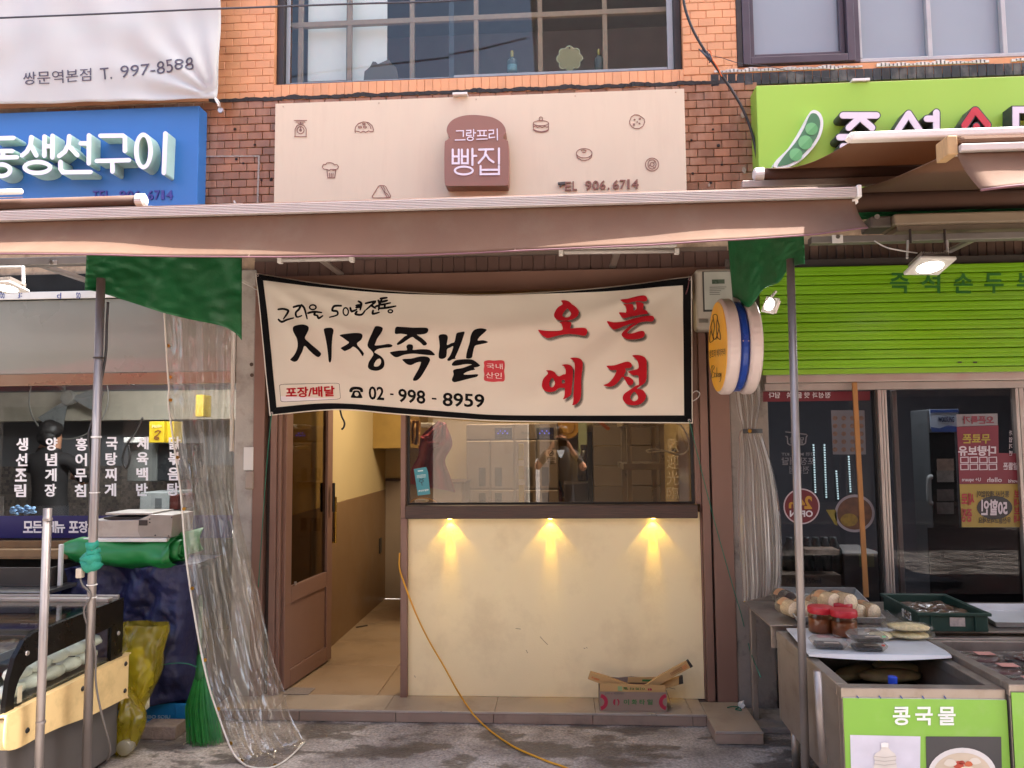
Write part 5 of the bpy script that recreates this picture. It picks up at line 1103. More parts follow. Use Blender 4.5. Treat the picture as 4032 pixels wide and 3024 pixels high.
bx('joint_plate', M_trim, bm2, *[wy('Z4', x, 553, YBl-.004).x for x in (320, 372)], YBl-.005, YBl-.0005, Z0-.002, Z1, .002)
bx('beam_bracket', M_alu, bm2, -2.9, -2.86, YBl+.061, 4.55, Z0, Z1)
def pole(label, k, top, bot, Y, r, sleeve=None, over=0):
    """upright standing on the street"""
    a = wy(k, *top, Y); c2 = wy(k, *bot, Y); d = (c2-a); g = a+d*(a.z/(-d.z)); t = thing('support_pole', label, 'pole', (g.x, g.y, 0))
    top3 = a-d*over
    b = B(); b.tube([(g.x, g.y, .006), top3], r, 14); b.build('shaft', M_pole, t, smooth=True)
    bx('foot_plate', M_pole, t, g.x-.05, g.x+.05, g.y-.05, g.y+.05, 0.001, .0055, .001)
    if sleeve:
        for s in sleeve: q = wy(k, *s, Y); B().lathe([(r*1.12, -.005), (r*1.15, 0), (r*1.12, .005)], q, 'z', 14).build('collar', M_pole, t)
    return t
PR = pole('bare metal pole standing at the corner of the tofu counter', 'P', (1708, 590), (1740, 1650), 3.30, .0165, over=.03)
PL = pole('tall metal pole wrapped with green tape near the display case', 'P', (217, 640), (187, 1650), 3.30, .0185, over=.04)
PS = pole('shorter metal pole with a sleeve joint in front of the display case', 'P', (103, 1098), (84, 1650), 3.05, .0165, sleeve=[(88, 1560), (103, 1122)])
# tape, ties and cable on the taped pole
def onpole(y, Y=3.30): t = (y-640)/(1650-640); return wy('P', 217-30*t, y, Y)
b = B()
for i, y in enumerate((1178, 1192, 1206, 1220)):
    q = onpole(y); b.ico((q.x+(-.006 if i > 1 else 0), q.y, q.z), .030 if i < 2 else .042, 2, .45, (1, .9, .75), i)
tp = b.build('green_tape', mat('teal_tape', '#17806a', .6, var=.15, bump=.5, bs=60), PL, smooth=True)
for y in (1025 if False else 943, 1064, 1263, 1290, 945):
    q = onpole(y); B().tube([(q.x+.0205*math.cos(a_), q.y+.0205*math.sin(a_), q.z) for a_ in [i*2*math.pi/16 for i in range(17)]], .0022, 6).build('cable_tie', M_white, PL)
q = onpole(773); B().tube([(q.x+.0215*math.cos(a_), q.y+.0215*math.sin(a_), q.z) for a_ in [i*2*math.pi/16 for i in range(17)]], .003, 6).build('cable_tie', M_fr_d, PL)
q = onpole(1232); bx('switch_box', mat('ivory_switch', '#b7aa98', .5), PL, q.x-.058, q.x-.032, q.y-.03, q.y+.0, q.z-.03, q.z+.012, .004)
M_cab = mat('grey_cable', '#5d5753', .6)
pts = [onpole(652)+Vector((.03, .01, 0)), onpole(700)+Vector((.026, .012, 0)), onpole(780)+Vector((.022, .012, 0)), onpole(905)+Vector((-.026, .012, 0)), onpole(940)+Vector((-.034, 0, 0)), onpole(1000)+Vector((-.024, .004, 0)), onpole(1140)+Vector((-.023, .004, 0))]
B().tube(catmull(pts, 6), .0055, 6).build('cable', mat('black_cable', '#201d1d', .5), PL, smooth=True)
pts = [onpole(1245)+Vector((-.045, -.015, 0)), onpole(1262)+Vector((-.028, -.022, 0)), onpole(1285)+Vector((.012, -.022, 0)), onpole(1320)+Vector((-.02, -.02, 0)), onpole(1400)+Vector((.022, 0, 0)), onpole(1470)+Vector((.03, 0, 0)), wy('C4', 790, 1160, 3.30), wy('C4', 830, 1320, 3.32), wy('C4', 875, 1500, 3.36), wy('C4', 850, 1600, 3.40)]
B().tube(catmull(pts, 6), .0045, 6).build('cable', M_cab, PL, smooth=True)
# thin white post beside the pier
tpst = thing('curtain_post', 'thin white post at the pier holding the green side sheet', 'pole', (-1.75, 4.2, 1.5))
a, c2 = wy('Z4', 1536, 535, 4.15), wy('Z4', 1532, 1650, 4.15); b = B(); zl = wy('P', 500, 975, 4.15).z; b.box(a.x-.009, a.x+.009, 4.14, 4.16, zl, a.z+.05); b.build('shaft', M_white, tpst, bevel=.002)
for z in (a.z-.1,): bx('bracket', M_white, tpst, a.x-.005, a.x+.005, 4.161, 4.559, z-.01, z+.01)

# ---- floodlights
def flood(label, c0, tilt, sc=1.0, es=14, yaw=0):
    """square LED floodlight: finned body, front plate, round lens, bracket"""
    t = thing('floodlight', label, 'floodlight', c0)
    X = Matrix.Translation(Vector(c0)) @ Matrix.Rotation(yaw, 4, 'Z') @ Matrix.Rotation(tilt, 4, 'X') @ Matrix.Scale(sc, 4)
    B(X).box(-.13, .13, -.013, .013, -.11, .11).build('front_plate', M_white, t, bevel=.006)
    b = B(X)
    for i in range(13): x = -.095+i*.0158; b.box(x, x+.005, .0135, .06, -.085, .085)
    b.build('cooling_fins', M_alu, t)
    B(X).box(-.1, .1, .0132, .03, -.09, .09).build('body', M_alu, t, bevel=.003)
    n = 36; B(X).add([(.085*math.cos(2*math.pi*i/n), -.0145, .075*math.sin(2*math.pi*i/n)) for i in range(n)], [tuple(range(n))]).build('lens', emis('led_white', '#ffffff', es), t, fix=False)
    return t, X
c1 = wy('A5', 1485, 1068, 4.02)
t, X = flood('square white floodlight lit under the beam at the shutter', (c1.x, 4.02, c1.z), R(72), .74, 9, R(8))
for sx, xx in ((-1, 1318), (1, 1620)):
    p0, p1 = wy('A5', xx, 875, 4.11), wy('A5', xx+5*sx, 1010, 4.04); b = B(); b.tube([p0, p1], .006, 6); b.build('hanger', M_white, t)
    q = wy('A5', 1335 if sx < 0 else 1600, 845, YBm); b = B(); b.tube([(q.x, YBm-.003, q.z-.035), (q.x, YBm-.004, q.z+.04)], .006, 6); b.build('strap', M_fr_d, t)
q = [wy('A5', 1060, 875, 4.10), wy('A5', 1150, 925, 4.06), wy('A5', 1260, 950, 4.04), wy('A5', 1390, 970, 4.06)]
B().tube(catmull(q, 5), .004, 6).build('lead', M_white, t, smooth=True)
c1 = wy('A2', 690, 625, 4.05)
t, X = flood('small clip floodlight tilted towards the shutter beside the round sign', (c1.x, 4.05, c1.z), R(20), .40, 7, R(-62))
t.rotation_euler = (0, R(38), 0)
b = B(); b.tube([wy('A2', 652, 505, 4.06), wy('A2', 655, 585, 4.05)], .008, 6); b.build('hanger', M_white, t)
c1 = wy('Z4', 60, 715, 3.9)
t, X = flood('floodlight with tilted bracket lit above the restaurant window', (c1.x-.01, 3.9, c1.z), R(78), .62, 9, R(-10))
b = B(); b.tube([wy('Z4', 150, 580, 3.96), wy('Z4', 152, 690, 3.92)], .009, 6); b.tube([wy('Z4', -40, 585, 3.98), wy('Z4', 150, 582, 3.98)], .008, 6); b.build('hanger', M_white, t)
# unlit tubes fixed under the bakery awning
for i, (xa, xb, y) in enumerate(((605, 760, 562), (1212, 1462, 545))):
    p0, p1 = wy('P', xa, y, 4.1), wy('P', xb, y-3, 4.1); t = thing('tube_fitting', ('white tube light fitting under the awning near the pier', 'long white tube light fitting under the awning near the meter')[i], 'light fitting', p0)
    b = B(); b.tube([p0, p1], .012, 10); b.build('tube', mat('unlit_tube', '#b9b3ae', .3), t, smooth=True); bx('batten', M_white, t, p0.x, p1.x, 4.095, 4.13, p0.z+.013, p0.z+.03)
    for p in (p0, p1): bx('tube_holder', M_white, t, p.x-.012, p.x+.012, 4.085, 4.12, p.z-.018, p.z+.012)
    bx('hanger', M_alu, t, (p0.x+p1.x)/2-.02, (p0.x+p1.x)/2+.02, 4.13, 4.59, p0.z+.014, p0.z+.03)

# ---- green side sheets
M_green = mat('green_tarpaulin', '#0a5c30', .5, var=.12, vs=5, bump=.12, bs=90, dirt='#3f6a4c', da=.3, ds=4)
def sheet(name, label, top, bot, Ya, Yb_, m, k='Z4', amp=.02, cat='tarpaulin'):
    T = resx(top); Bm = resx(bot)
    def f(u, v):
        p = T(u).lerp(Bm(u), v); Y = Ya+(Yb_-Ya)*u+amp*math.sin(u*15+2*v)*(.2+v)+.012*noise.noise((u*6, v*3, 5))+.010*noise.noise((u*13+v*5, v*7-u*4, 8))+.004*abs(noise.noise((u*24, v*18, 3))); return wy(k, p.x, p.y, Y)
    b = B(); b.grid(f, 60, 24); return b.build(name, m, None, label=label, cat=cat, smooth=True, fix=False, solid=.002)
sheet('side_sheet', 'dark green tarpaulin sheet hanging under the awning left of the door', [(566,480),(900,478),(1300,475),(1580,470)], [(553,735),(640,747),(860,815),(1060,880),(1240,925),(1440,966),(1530,1010),(1579,1062)], 3.26, 3.95, M_green)
sheet('side_sheet', 'dark green tarpaulin sheet hanging at the right pole above the round sign', [(342,60),(500,56),(700,52),(965,50)], [(385,560),(430,575),(520,640),(640,490),(760,440),(835,335),(900,300),(975,290)], 4.05, 3.22, M_green, 'A2', .012)
sheet('side_sheet', 'small light green tarpaulin corner showing behind the upper right awning', [(320,480),(400,430),(520,422),(900,420)], [(322,486),(420,486),(600,486),(905,486)], 4.2, 4.2, mat('light_green_tarpaulin', '#2b7d4a', .45), 'A5', .004)
sheet('side_sheet', 'green tarpaulin strip showing behind the awning cassette', [(905,630),(1100,625),(1500,620),(2212,612)], [(905,712),(1100,712),(1500,705),(2212,690)], 4.43, 4.43, MATS['light_green_tarpaulin'], 'A5', .002)

# ---- clear PVC curtains
M_pvc = glass('clear_pvc', '#f2eee8', 1.95, .10, haze=.17, hazecol='#ddd6cc', bump=.5, bs=6, stretch=(3, 3, .45))
Lc = cv([(1075,880),(1085,1060),(1095,1240),(1105,1380),(1112,1500),(1125,1660)], 6)
def z4z5(p): x, y = pp('Z4', *p); return Vector((x, y))
left = [z4z5(p) for p in ((1075,880),(1085,1060),(1095,1240),(1105,1380))]+[Vector(pp('Z5', *p)) for p in ((775,0),(805,220),(830,400),(855,700),(900,1000),(950,1250),(1010,1440),(1070,1590),(1130,1650))]
right = [z4z5(p) for p in ((1520,985),(1522,1100),(1528,1300),(1530,1500))]+[Vector(pp('Z5', *p)) for p in ((1075,100),(1085,400),(1120,600),(1160,760),(1195,900),(1250,1150),(1300,1290),(1325,1400),(1398,1542))]
Lc = cv(left, 8); Rc = cv(right, 8)
def Ycur(u, v):
    fold = (1-.45*v)
    w0 = .040*fold*math.sin(u*19+1.5*math.sin(v*3))*(.3+.7*u)+.016*math.sin(u*43+v*4)*fold*(.2+.6*u)
    crump = .03*v*noise.noise((u*5, v*7, 1))+.020*v*noise.noise((u*11, v*15, 4))+.008*noise.noise((u*23, v*21, 6))
    return (3.88+.10*u)*(1-v**3)+(3.745+.295*u)*v**3+(w0+crump)*(1-.9*v**10)
def pvc(u, v):
    s = 0.5-.5*math.cos(math.pi*u) if v < 0 else u
    p = samp(Lc, v).lerp(samp(Rc, v), s)
    # the foot runs out over the street as a rounded flap
    if v > .8: e = (v-.8)/.2; p.y += e*e*26*math.sin(math.pi*u)
    q = wy('P', p.x, p.y, Ycur(u, v))
    if q.z < .004: q = wz('P', p.x, p.y, .004+.006*abs(noise.noise((u*9, v*9, 2))))
    return q
pc = thing('pvc_curtain', 'clear plastic strip curtain hanging open left of the bakery door', 'curtain', (-1.6, 3.9, 0))
b = B(); b.grid(pvc, 110, 120); b.build('sheet', M_pvc, pc, smooth=True, fix=False)
edge = [pvc(0, i/120) for i in range(121)]+[pvc(i/40, 1) for i in range(1, 41)]
b = B(); b.tube([p+Vector((0, -.003, .002)) for p in edge], .0045, 6); b.build('edge_cord', mat('white_edge_cord', '#cfc8be', .6), pc, smooth=True)
for v in (.1, .2, .31, .42, .52, .62, .72, .81, .89, .955):
    p = pvc(.035, v); B().lathe([(.009, -.003), (.009, .001), (.005, .002)], p+Vector((0, -.003, 0)), 'y', 12).build('grommet', mat('brass', '#a37a2c', .3, .9), pc)
p = pvc(.5, .995); B().lathe([(.009, -.001), (.009, .003), (.005, .004)], p, 'z', 12).build('grommet', mat('brass', '#a37a2c', .3, .9), pc)
M_pvc2 = glass('cloudy_pvc', '#e4ded8', 2.2, .14, haze=.34, hazecol='#efeae6', bump=.5, bs=6, stretch=(4, 4, .3))
L2 = cv([Vector(pp('Z8', *p)) for p in ((215,480),(228,760),(240,850),(262,930),(246,960),(245,1050),(240,1300),(250,1500),(262,1660),(265,1740))], 8)
R2 = cv([Vector(pp('Z8', *p)) for p in ((345,480),(340,640),(350,800),(330,930),(355,960),(405,1120),(435,1280),(448,1450),(450,1600),(440,1700))], 8)
def pvc2(u, v):
    p = samp(L2, v).lerp(samp(R2, v), u); tie = math.exp(-((v-.40)/.05)**2)
    return wy('P', p.x, p.y, 4.33+(.035*math.cos(u*24)+.012*math.sin(u*55+3*v))*(1-.6*tie)+.05*math.sin(math.pi*u)*-1)
pc2 = thing('pvc_curtain', 'cloudy plastic curtain tied back with a black strap beside the shutter', 'curtain', (1.1, 4.3, .8))
b = B(); b.grid(pvc2, 80, 80); b.build('sheet', M_pvc2, pc2, smooth=True, fix=False)
q = [pvc2(i/16, .402)+Vector((0, -.025, 0)) for i in range(17)]
b = B(); b.grid(lambda u, v: Vector((q[0].x+(q[-1].x-q[0].x)*u*1.05-.004, 4.262-.015*math.sin(math.pi*u), q[8].z-.012+.024*v)), 14, 1); b.build('tie_strap', mat('black_strap', '#1d1a19', .5), pc2, solid=.003, fix=False)
p = q[7]; B().lathe([(.010, -.004), (.010, .0), (.006, .001)], (p.x, 4.244, q[8].z), 'y', 12).build('strap_button', MATS['brass'], pc2)
# ---- wires on the facade
cord('overhead_wire', mat('dark_wire', '#3d4048', .5), [wy('Z1', -400, 145, 4.2), wy('Z1', 0, 130, 4.2), wy('Z1', 700, 102, 4.2), wy('Z1', 1450, 68, 4.2), wy('Z2', 0, 36, 4.25), wy('Z2', 500, 18, 4.3), wy('Z2', 960, 4, 4.35), wy('Z2', 1300, -30, 4.4)], .0055, 'thin dark wire crossing the white banner and upper window', 'wire')
bc = thing('power_cable', 'thick black cable with bundled ties hanging beside the lime sign', 'cable', wy('Z3', 560, 1100, 4.5))
q = [wy('Z3', *p, 4.50) for p in ((130,-60),(150,60),(200,190),(270,310),(360,440),(440,560),(500,670),(545,790),(568,900),(578,980),(572,1080),(560,1130))]
B().tube(catmull(q, 6), .0085, 8).build('cable', mat('black_cable', '#201d1d', .5), bc, smooth=True)
b = B(); rnd = random.Random(3)
for i in range(7):
    o_ = rnd.uniform(-12, 12); s = [wy('Z3', 235+o_+i*9, 290+i*4+rnd.uniform(-8, 8), 4.485), wy('Z3', 262+i*7, 325+i*4, 4.475), wy('Z3', 300+o_, 365+rnd.uniform(-12, 12), 4.485)]; b.tube(catmull(s, 4), .0038, 6)
b.build('tie_bundle', mat('dark_tie', '#2e3440', .6), bc, smooth=True)
b = B(); b.tube(catmull([wy('Z3', *p, 4.48) for p in ((280,295),(300,310),(305,345),(340,400),(365,455))], 4), .0035, 6); b.build('orange_wire', mat('orange_wire', '#c8622b', .6), bc, smooth=True)
b = B(); b.tube(catmull([wy('Z3', *p, 4.49) for p in ((300,330),(370,345),(470,375),(640,395),(900,450),(1130,480))], 5), .002, 5); b.build('thin_wire', mat('dark_tie', '#2e3440', .6), bc, smooth=True)
# ================================================================== things on the left
XC = -2.20
dc = thing('display_case', 'black framed glass display case with yellow bumper at lower left', 'display case', (-2.8, 3.4, 0))
M_cg = mat('grey_laminate', '#55504e', .5, var=.06, vs=5, dirt='#3c3634', da=.3, ds=6)
bx('base', M_cg, dc, -3.9, XC-.012, 3.02, 3.80, .03, .42, .01)
bx('plinth', M_fr_d, dc, -3.9, XC-.05, 3.06, 3.78, .0, .03, 0)
outer = [(3.80,.40),(3.80,.785),(3.50,.780),(3.14,.772),(3.08,.755),(3.03,.70),(3.00,.62),(2.985,.52),(2.985,.40)]
inner = [(3.70,.50),(3.70,.665),(3.50,.660),(3.16,.652),(3.10,.645),(3.06,.61),(3.045,.58),(3.035,.55),(3.035,.50)]
M_blk = mat('gloss_black_frame', '#0d0c0c', .3, var=.05, spec=.25)
b = B(); b.ringprism([(XC, *p) for p in outer], [(XC, *p) for p in inner], (-.02, 0, 0)); fp = b.build('side_frame', M_blk, dc)
b = B(); b.prism([(XC-.008, *p) for p in inner], (-.004, 0, 0)); b.build('side_glass', glass('case_glass', '#f2f5f2', 1.4), dc)
b = B(); b.box(-3.9, XC-.021, 3.16, 3.78, .776, .782); b.build('top_glass', glass('case_glass', '#f2f5f2', 1.4), dc)
b = B(); b.grid(lambda u, v: Vector((-3.9+(XC-.021+3.9)*u, 3.15-.16*math.sin(v*math.pi/2), .776-.36*(1-math.cos(v*math.pi/2)))), 1, 12); b.build('front_glass', glass('case_glass', '#f2f5f2', 1.4), dc, smooth=True, fix=False)
bx('rear_rail', M_alu, dc, -3.9, XC-.021, 3.785, 3.80, .74, .80); bx('rear_rail', M_alu, dc, -3.9, XC-.021, 3.70, 3.74, .783, .80)
bx('inner_tray', M_steel, dc, -3.9, XC-.03, 3.06, 3.75, .43, .505)
# moulded bumper
bo = [(3.815,.300),(3.815,.490),(3.805,.500),(3.40,.500),(2.97,.500),(2.95,.49),(2.95,.385),(3.02,.350),(3.16,.345),(3.30,.335),(3.50,.310),(3.80,.295)]
ol = catmull([Vector((p[0], p[1])) for p in bo], 4, True)
b = B(); b.prism([(XC+.025, p.x, p.y) for p in ol], (-.032, 0, 0)); b.build('bumper', mat('butter_yellow_plastic', '#e3c48c', .45, var=.06, vs=6, dirt='#8e7648', da=.3, ds=8), dc, bevel=.008, seg=3, ang=50)
for y, z in ((3.785,.465),(3.785,.335),(3.44,.452),(3.08,.400)): B().lathe([(.010, .0005), (.012, .003), (.008, .008)], (XC+.025, y, z), 'x', 12).build('bumper_bolt', mat('black_bolt', '#151313', .4), dc)
for y, z in ((3.76,.62),(3.10,.70)): B().lathe([(.011, .0005), (.009, .005)], (XC, y, z), 'x', 12).build('frame_screw', M_trim, dc)
q = B(); q.box(XC+.0005, XC+.003, 3.05, 3.075, .515, .58); q.build('paper_tag', mat('cream_paper', '#c9c0a4', .8), dc)
for i in range(10):
    y = 3.12+.125*(i % 5); z = .545+.062*(i//5); b = B(); b.ico((XC-.075, y+.03*(i//5), z), .05, 2, .3, (.9, 1.35, .62), i)
    b.build('wrapped_roll', mat('milky_wrap', '#e4e3da', .35, var=.1, vs=20), None, label='white wrapped roll in the display case, %s layer, %s from the curved front' % (('lower', 'upper')[i//5], ('first', 'second', 'third', 'fourth', 'fifth')[i % 5]), cat='food roll', group='wrapped rolls in the display case', smooth=True)
for i in range(4):
    x = -2.62-.3*i; t = thing('food_tray', 'shallow steel tray of brown food under the case glass, %s from the bumper side' % ('first', 'second', 'third', 'fourth')[i], 'tray', (x, 3.45, .60), 'trays in the display case')
    b = B(); b.box(x-.12, x+.12, 3.22, 3.66, .596, .602); b.box(x-.13, x-.12, 3.21, 3.67, .596, .63); b.box(x+.12, x+.13, 3.21, 3.67, .596, .63); b.box(x-.12, x+.12, 3.21, 3.22, .596, .63); b.box(x-.12, x+.12, 3.66, 3.67, .596, .63); b.build('pan', M_steel, t)
    b = B(); b.grid(lambda u, v: Vector((x-.115+.23*u, 3.225+.43*v, .612+.018*noise.noise((u*7, v*9, i)))), 18, 24); b.build('food', mat('brown_food', '#5c4634', .6, var=.4, vs=40), t, smooth=True, fix=False)
# table with trays behind the case
tt = thing('prep_table', 'low steel prep table with wooden trays behind the display case', 'table', (-3.2, 4.15, 0))
bx('table_top', M_steel, tt, -4.2, -2.66, 3.86, 4.45, .78, .80); 
for x, y in ((-4.1, 3.92), (-2.72, 3.92), (-2.72, 4.4), (-4.1, 4.4)): bx('leg', M_steel, tt, x-.015, x+.015, y-.015, y+.015, 0, .78)
for i, (x0_, x1_, y0_, z0_, hh, mm) in enumerate(((-3.9, -2.72, 4.0, .801, .10, mat('dark_tray', '#3a332d', .5)), (-3.9, -2.70, 4.1, .93, .05, mat('brown_wood_tray', '#7a5f3f', .6, var=.2, vs=20)), (-4.0, -2.75, 3.88, .66, .10, mat('navy_crate', '#15204c', .5)))):
    t = thing('shallow_tray', ('dark metal tray on the prep table', 'wooden tray stacked on top of the dark tray', 'navy plastic crate on the shelf under the prep table')[i], 'tray', (x0_, y0_, z0_))
    b = B(); b.box(x0_, x1_, y0_, y0_+.4, z0_, z0_+.008); b.box(x0_, x0_+.012, y0_, y0_+.4, z0_+.0085, z0_+hh); b.box(x1_-.012, x1_, y0_, y0_+.4, z0_+.0085, z0_+hh); b.box(x0_+.0125, x1_-.0125, y0_, y0_+.012, z0_+.0085, z0_+hh); b.box(x0_+.0125, x1_-.0125, y0_+.388, y0_+.4, z0_+.0085, z0_+hh); b.build('box', mm, t, bevel=.002)
bx('lower_shelf', M_steel, tt, -4.15, -2.68, 3.87, 4.44, .64, .655)
bx('upright', M_white, tt, -2.70, -2.68, 4.02, 4.04, .801, 1.02)
# navy tarpaulin over a stack
b = B()
tx0, tx1 = wy('A3', 315, 560, 4.2).x, wy('A3', 1215, 1200, 4.2).x
def pile(u, v):
    """one draped sheet: over the top, then down the front; u across, v from the back edge of the top to the front hem"""
    x = tx0+(tx1-tx0)*u; ztop_ = .885+.02*noise.noise((u*4, 1, 1))-.05*max(0, .25-u)*4
    zbot = .125+.012*math.sin(u*9)
    if v < .3: y = 4.5-(.36*(v/.3)); z = ztop_
    else:
        t = (v-.3)/.7; z = ztop_+(zbot-ztop_)*t; y = 4.14+.05*math.sin(t*2.2)
        folds = .034*math.sin(u*17+3*noise.noise((u*2, t*2, 7))+t*4)*(.35+.65*t)+.07*noise.noise((u*3.1, t*2.3, 9))+.035*noise.noise((u*9, t*7, 2))+.014*noise.noise((u*22, t*16, 4))
        y += folds; x += .03*noise.noise((u*4, t*4, 11))
    r = .05
    if u < .12: y += (.12-u)**2*18
    if u > .93: y += (u-.93)**2*25
    return Vector((x, y, z+.012*noise.noise((u*7, v*9, 3))))
b.grid(pile, 110, 120)
b.build('tarpaulin', mat('navy_tarpaulin', '#23264c', .5, var=.18, vs=14, bump=.5, bs=45), None, label='dark navy tarpaulin draped over a stack beside the restaurant window', cat='tarpaulin', smooth=True, fix=False, solid=.002)
bx('storage_crate', mat('dark_crate', '#20242c', .6), None, tx0+.14, tx1-.06, 4.27, 4.54, .131, .84, .02, label='dark storage crate hidden under the navy tarpaulin', cat='crate')
# blue bottle crate and concrete block
X0, X1, Z0, Z1 = rc('A3', 760, 1255, 1208, 1402, 4.22)
sc_ = thing('bottle_crate', 'sky blue plastic bottle crate under the navy tarpaulin', 'crate', (X1-.15, 4.22, 0))
M_sb = mat('sky_blue_plastic', '#1c78b4', .4, var=.08)
bx('front', M_sb, sc_, X0-.1, X1, 4.22, 4.232, .001, .13, .006); bx('side', M_sb, sc_, X1-.012, X1, 4.2325, 4.5, .001, .13, .004); bx('side', M_sb, sc_, X0-.1, X0-.088, 4.2325, 4.5, .001, .13, .004); bx('floor', M_sb, sc_, X0-.087, X1-.0125, 4.2325, 4.5, .001, .012, 0); bx('back', M_sb, sc_, X0-.087, X1-.0125, 4.488, 4.5, .0125, .13, 0)
bx('corner_rib', M_sb, sc_, *[wy('A3', x, 1330, 4.215).x for x in (1118, 1205)], 4.212, 4.2195, .004, .128, .003)
q = B(); lettering(q, 'NBO SOJU', 'A3', (918, 1322, 1085, 1350), 4.218, .0015, .02); q.build('lettering', mat('pale_blue_print', '#9ec1d6', .5), sc_)
q = B(); strokes(q, [[(918+22*i, 1361), (932+22*i, 1361)] for i in range(7)], 'A3', 4.218, 3, .001); q.build('small_print', mat('pale_blue_print', '#9ec1d6', .5), sc_)
a = wz('A3', 895, 1480, 0); c_ = wz('A3', 1130, 1472, 0)
b = B(); b.box(a.x, c_.x, a.y, a.y+.12, .001, .07); b.build('concrete_block', mat('cinder_block', '#8c7b70', .95, var=.18, vs=40, bump=.8, bs=80), None, label='rough concrete block lying in front of the blue crate', cat='block', bevel=.006)
# rolled green tarpaulin with a metal tray on top
yr_ = 4.18
ax_ = [wy('A3', *p, yr_) for p in ((368,300),(430,270),(520,262),(700,272),(900,290),(1080,285),(1150,270))]
rad = [.004, .055, .085, .095, .095, .10, .10]
rt_ = thing('rolled_tarpaulin', 'rolled bright green tarpaulin lying on the navy covered stack', 'tarpaulin', ax_[3])
C_ = catmull(ax_, 8); rr_ = [rad[min(int(i/8), 5)]+(rad[min(int(i/8)+1, 6)]-rad[min(int(i/8), 5)])*((i % 8)/8) for i in range(len(C_))]
b = B(); n = 28; vs = []
for i, p in enumerate(C_):
    for k_ in range(n):
        a_ = 2*math.pi*k_/n; r_ = rr_[i]*(1+.2*noise.noise((i*.13, math.cos(a_)*1.6, math.sin(a_)*1.6))+.10*noise.noise((i*.3, math.cos(a_)*4, math.sin(a_)*4))); vs.append(p+Vector((0, r_*1.25*math.cos(a_), r_*.82*math.sin(a_))))
b.add(vs, [(i*n+k_, i*n+(k_+1) % n, (i+1)*n+(k_+1) % n, (i+1)*n+k_) for i in range(len(C_)-1) for k_ in range(n)])
M_gt = mat('bright_green_tarpaulin', '#1c7a3a', .4, var=.1, vs=6, bump=.1, bs=25)
b.build('roll', M_gt, rt_, smooth=True, fix=False)
e = C_[-1]; b = B(); pts = [e+Vector((.004*i*0, .075*(1-i/26)*math.cos(i*.7)*1.2, .075*(1-i/26)*math.sin(i*.7)*.9)) for i in range(24)]
b.grid(lambda u, v: pts[min(int(u*23), 23)]+Vector((.02*(1-v)-.06*v, 0, 0)), 23, 2); b.build('spiral_end', M_gt, rt_, smooth=True, fix=False, solid=.003)
fl_ = [wy('A3', *p, 4.22) for p in ((1040,200),(1110,165),(1200,150),(1300,125))]; fl2 = [wy('A3', *p, 4.20) for p in ((1060,370),(1130,330),(1230,290),(1300,265))]
b = B(); b.grid(lambda u, v: samp(catmull(fl_, 4), u).lerp(samp(catmull(fl2, 4), u), v)+Vector((0, -.05*math.sin(math.pi*v), 0)), 16, 10); b.build('loose_flap', M_gt, rt_, smooth=True, fix=False, solid=.003)
M_dm = mat('dented_tin', '#a89f98', .42, .45, var=.1, vs=10, dirt='#6f5f54', da=.35, ds=9)
zb_ = wy('A3', 800, 205, 4.12).z
gr = thing('tin_grill', 'dented silver tin grill box resting on the green roll', 'grill', (wy('A3', 800, 205, 4.12).x, 4.12, zb_))
b = B(); b.prism([wy('A3', x, y, 4.12) for x, y in ((560,80),(880,76),(960,42),(1105,45),(1092,190),(560,190))], (0, .24, 0)); b.build('body', M_dm, gr, bevel=.003)
b = B(); b.prism([wy('A3', x, y, 4.117) for x, y in ((880,110),(900,95),(935,92),(965,44),(1103,48),(1090,186),(895,186),(880,150))], (0, .0025, 0)); b.build('end_plate', mat('tin_plate', '#8f867f', .45, .4, var=.15, vs=14), gr)
bx('slot', M_fr_d, gr, *[wy('A3', x, 100, 4.115).x for x in (885, 940)], 4.114, 4.1165, wy('A3', 900, 112, 4.115).z, wy('A3', 900, 78, 4.115).z, .001)
b = B(); b.box(*[wy('A3', x, 60, 4.14).x for x in (660, 985)], 4.14, 4.34, wy('A3', 800, 72, 4.14).z, wy('A3', 800, 58, 4.14).z); b.build('lid', M_fr_d, gr, bevel=.002)
b = B(); b.box(*[wy('A3', x, 38, 4.14).x for x in (678, 980)], 4.13, 4.36, wy('A3', 800, 44, 4.14).z, wy('A3', 800, 30, 4.14).z); b.build('lid_handle', M_dm, gr, bevel=.003)
b = B(); b.box(*[wy('A3', x, 205, 4.1).x for x in (530, 1062)], 4.10, 4.36, zb_-.008, zb_+.012); b.build('base_strip', M_white, gr, bevel=.003)
for x, y in ((955,72),(955,92),(990,175),(1075,180),(1095,60)): B().lathe([(.004, 0), (.003, -.003)], wy('A3', x, y, 4.116), 'y', 8).build('rivet', mat('black_bolt', '#151313', .4), gr)
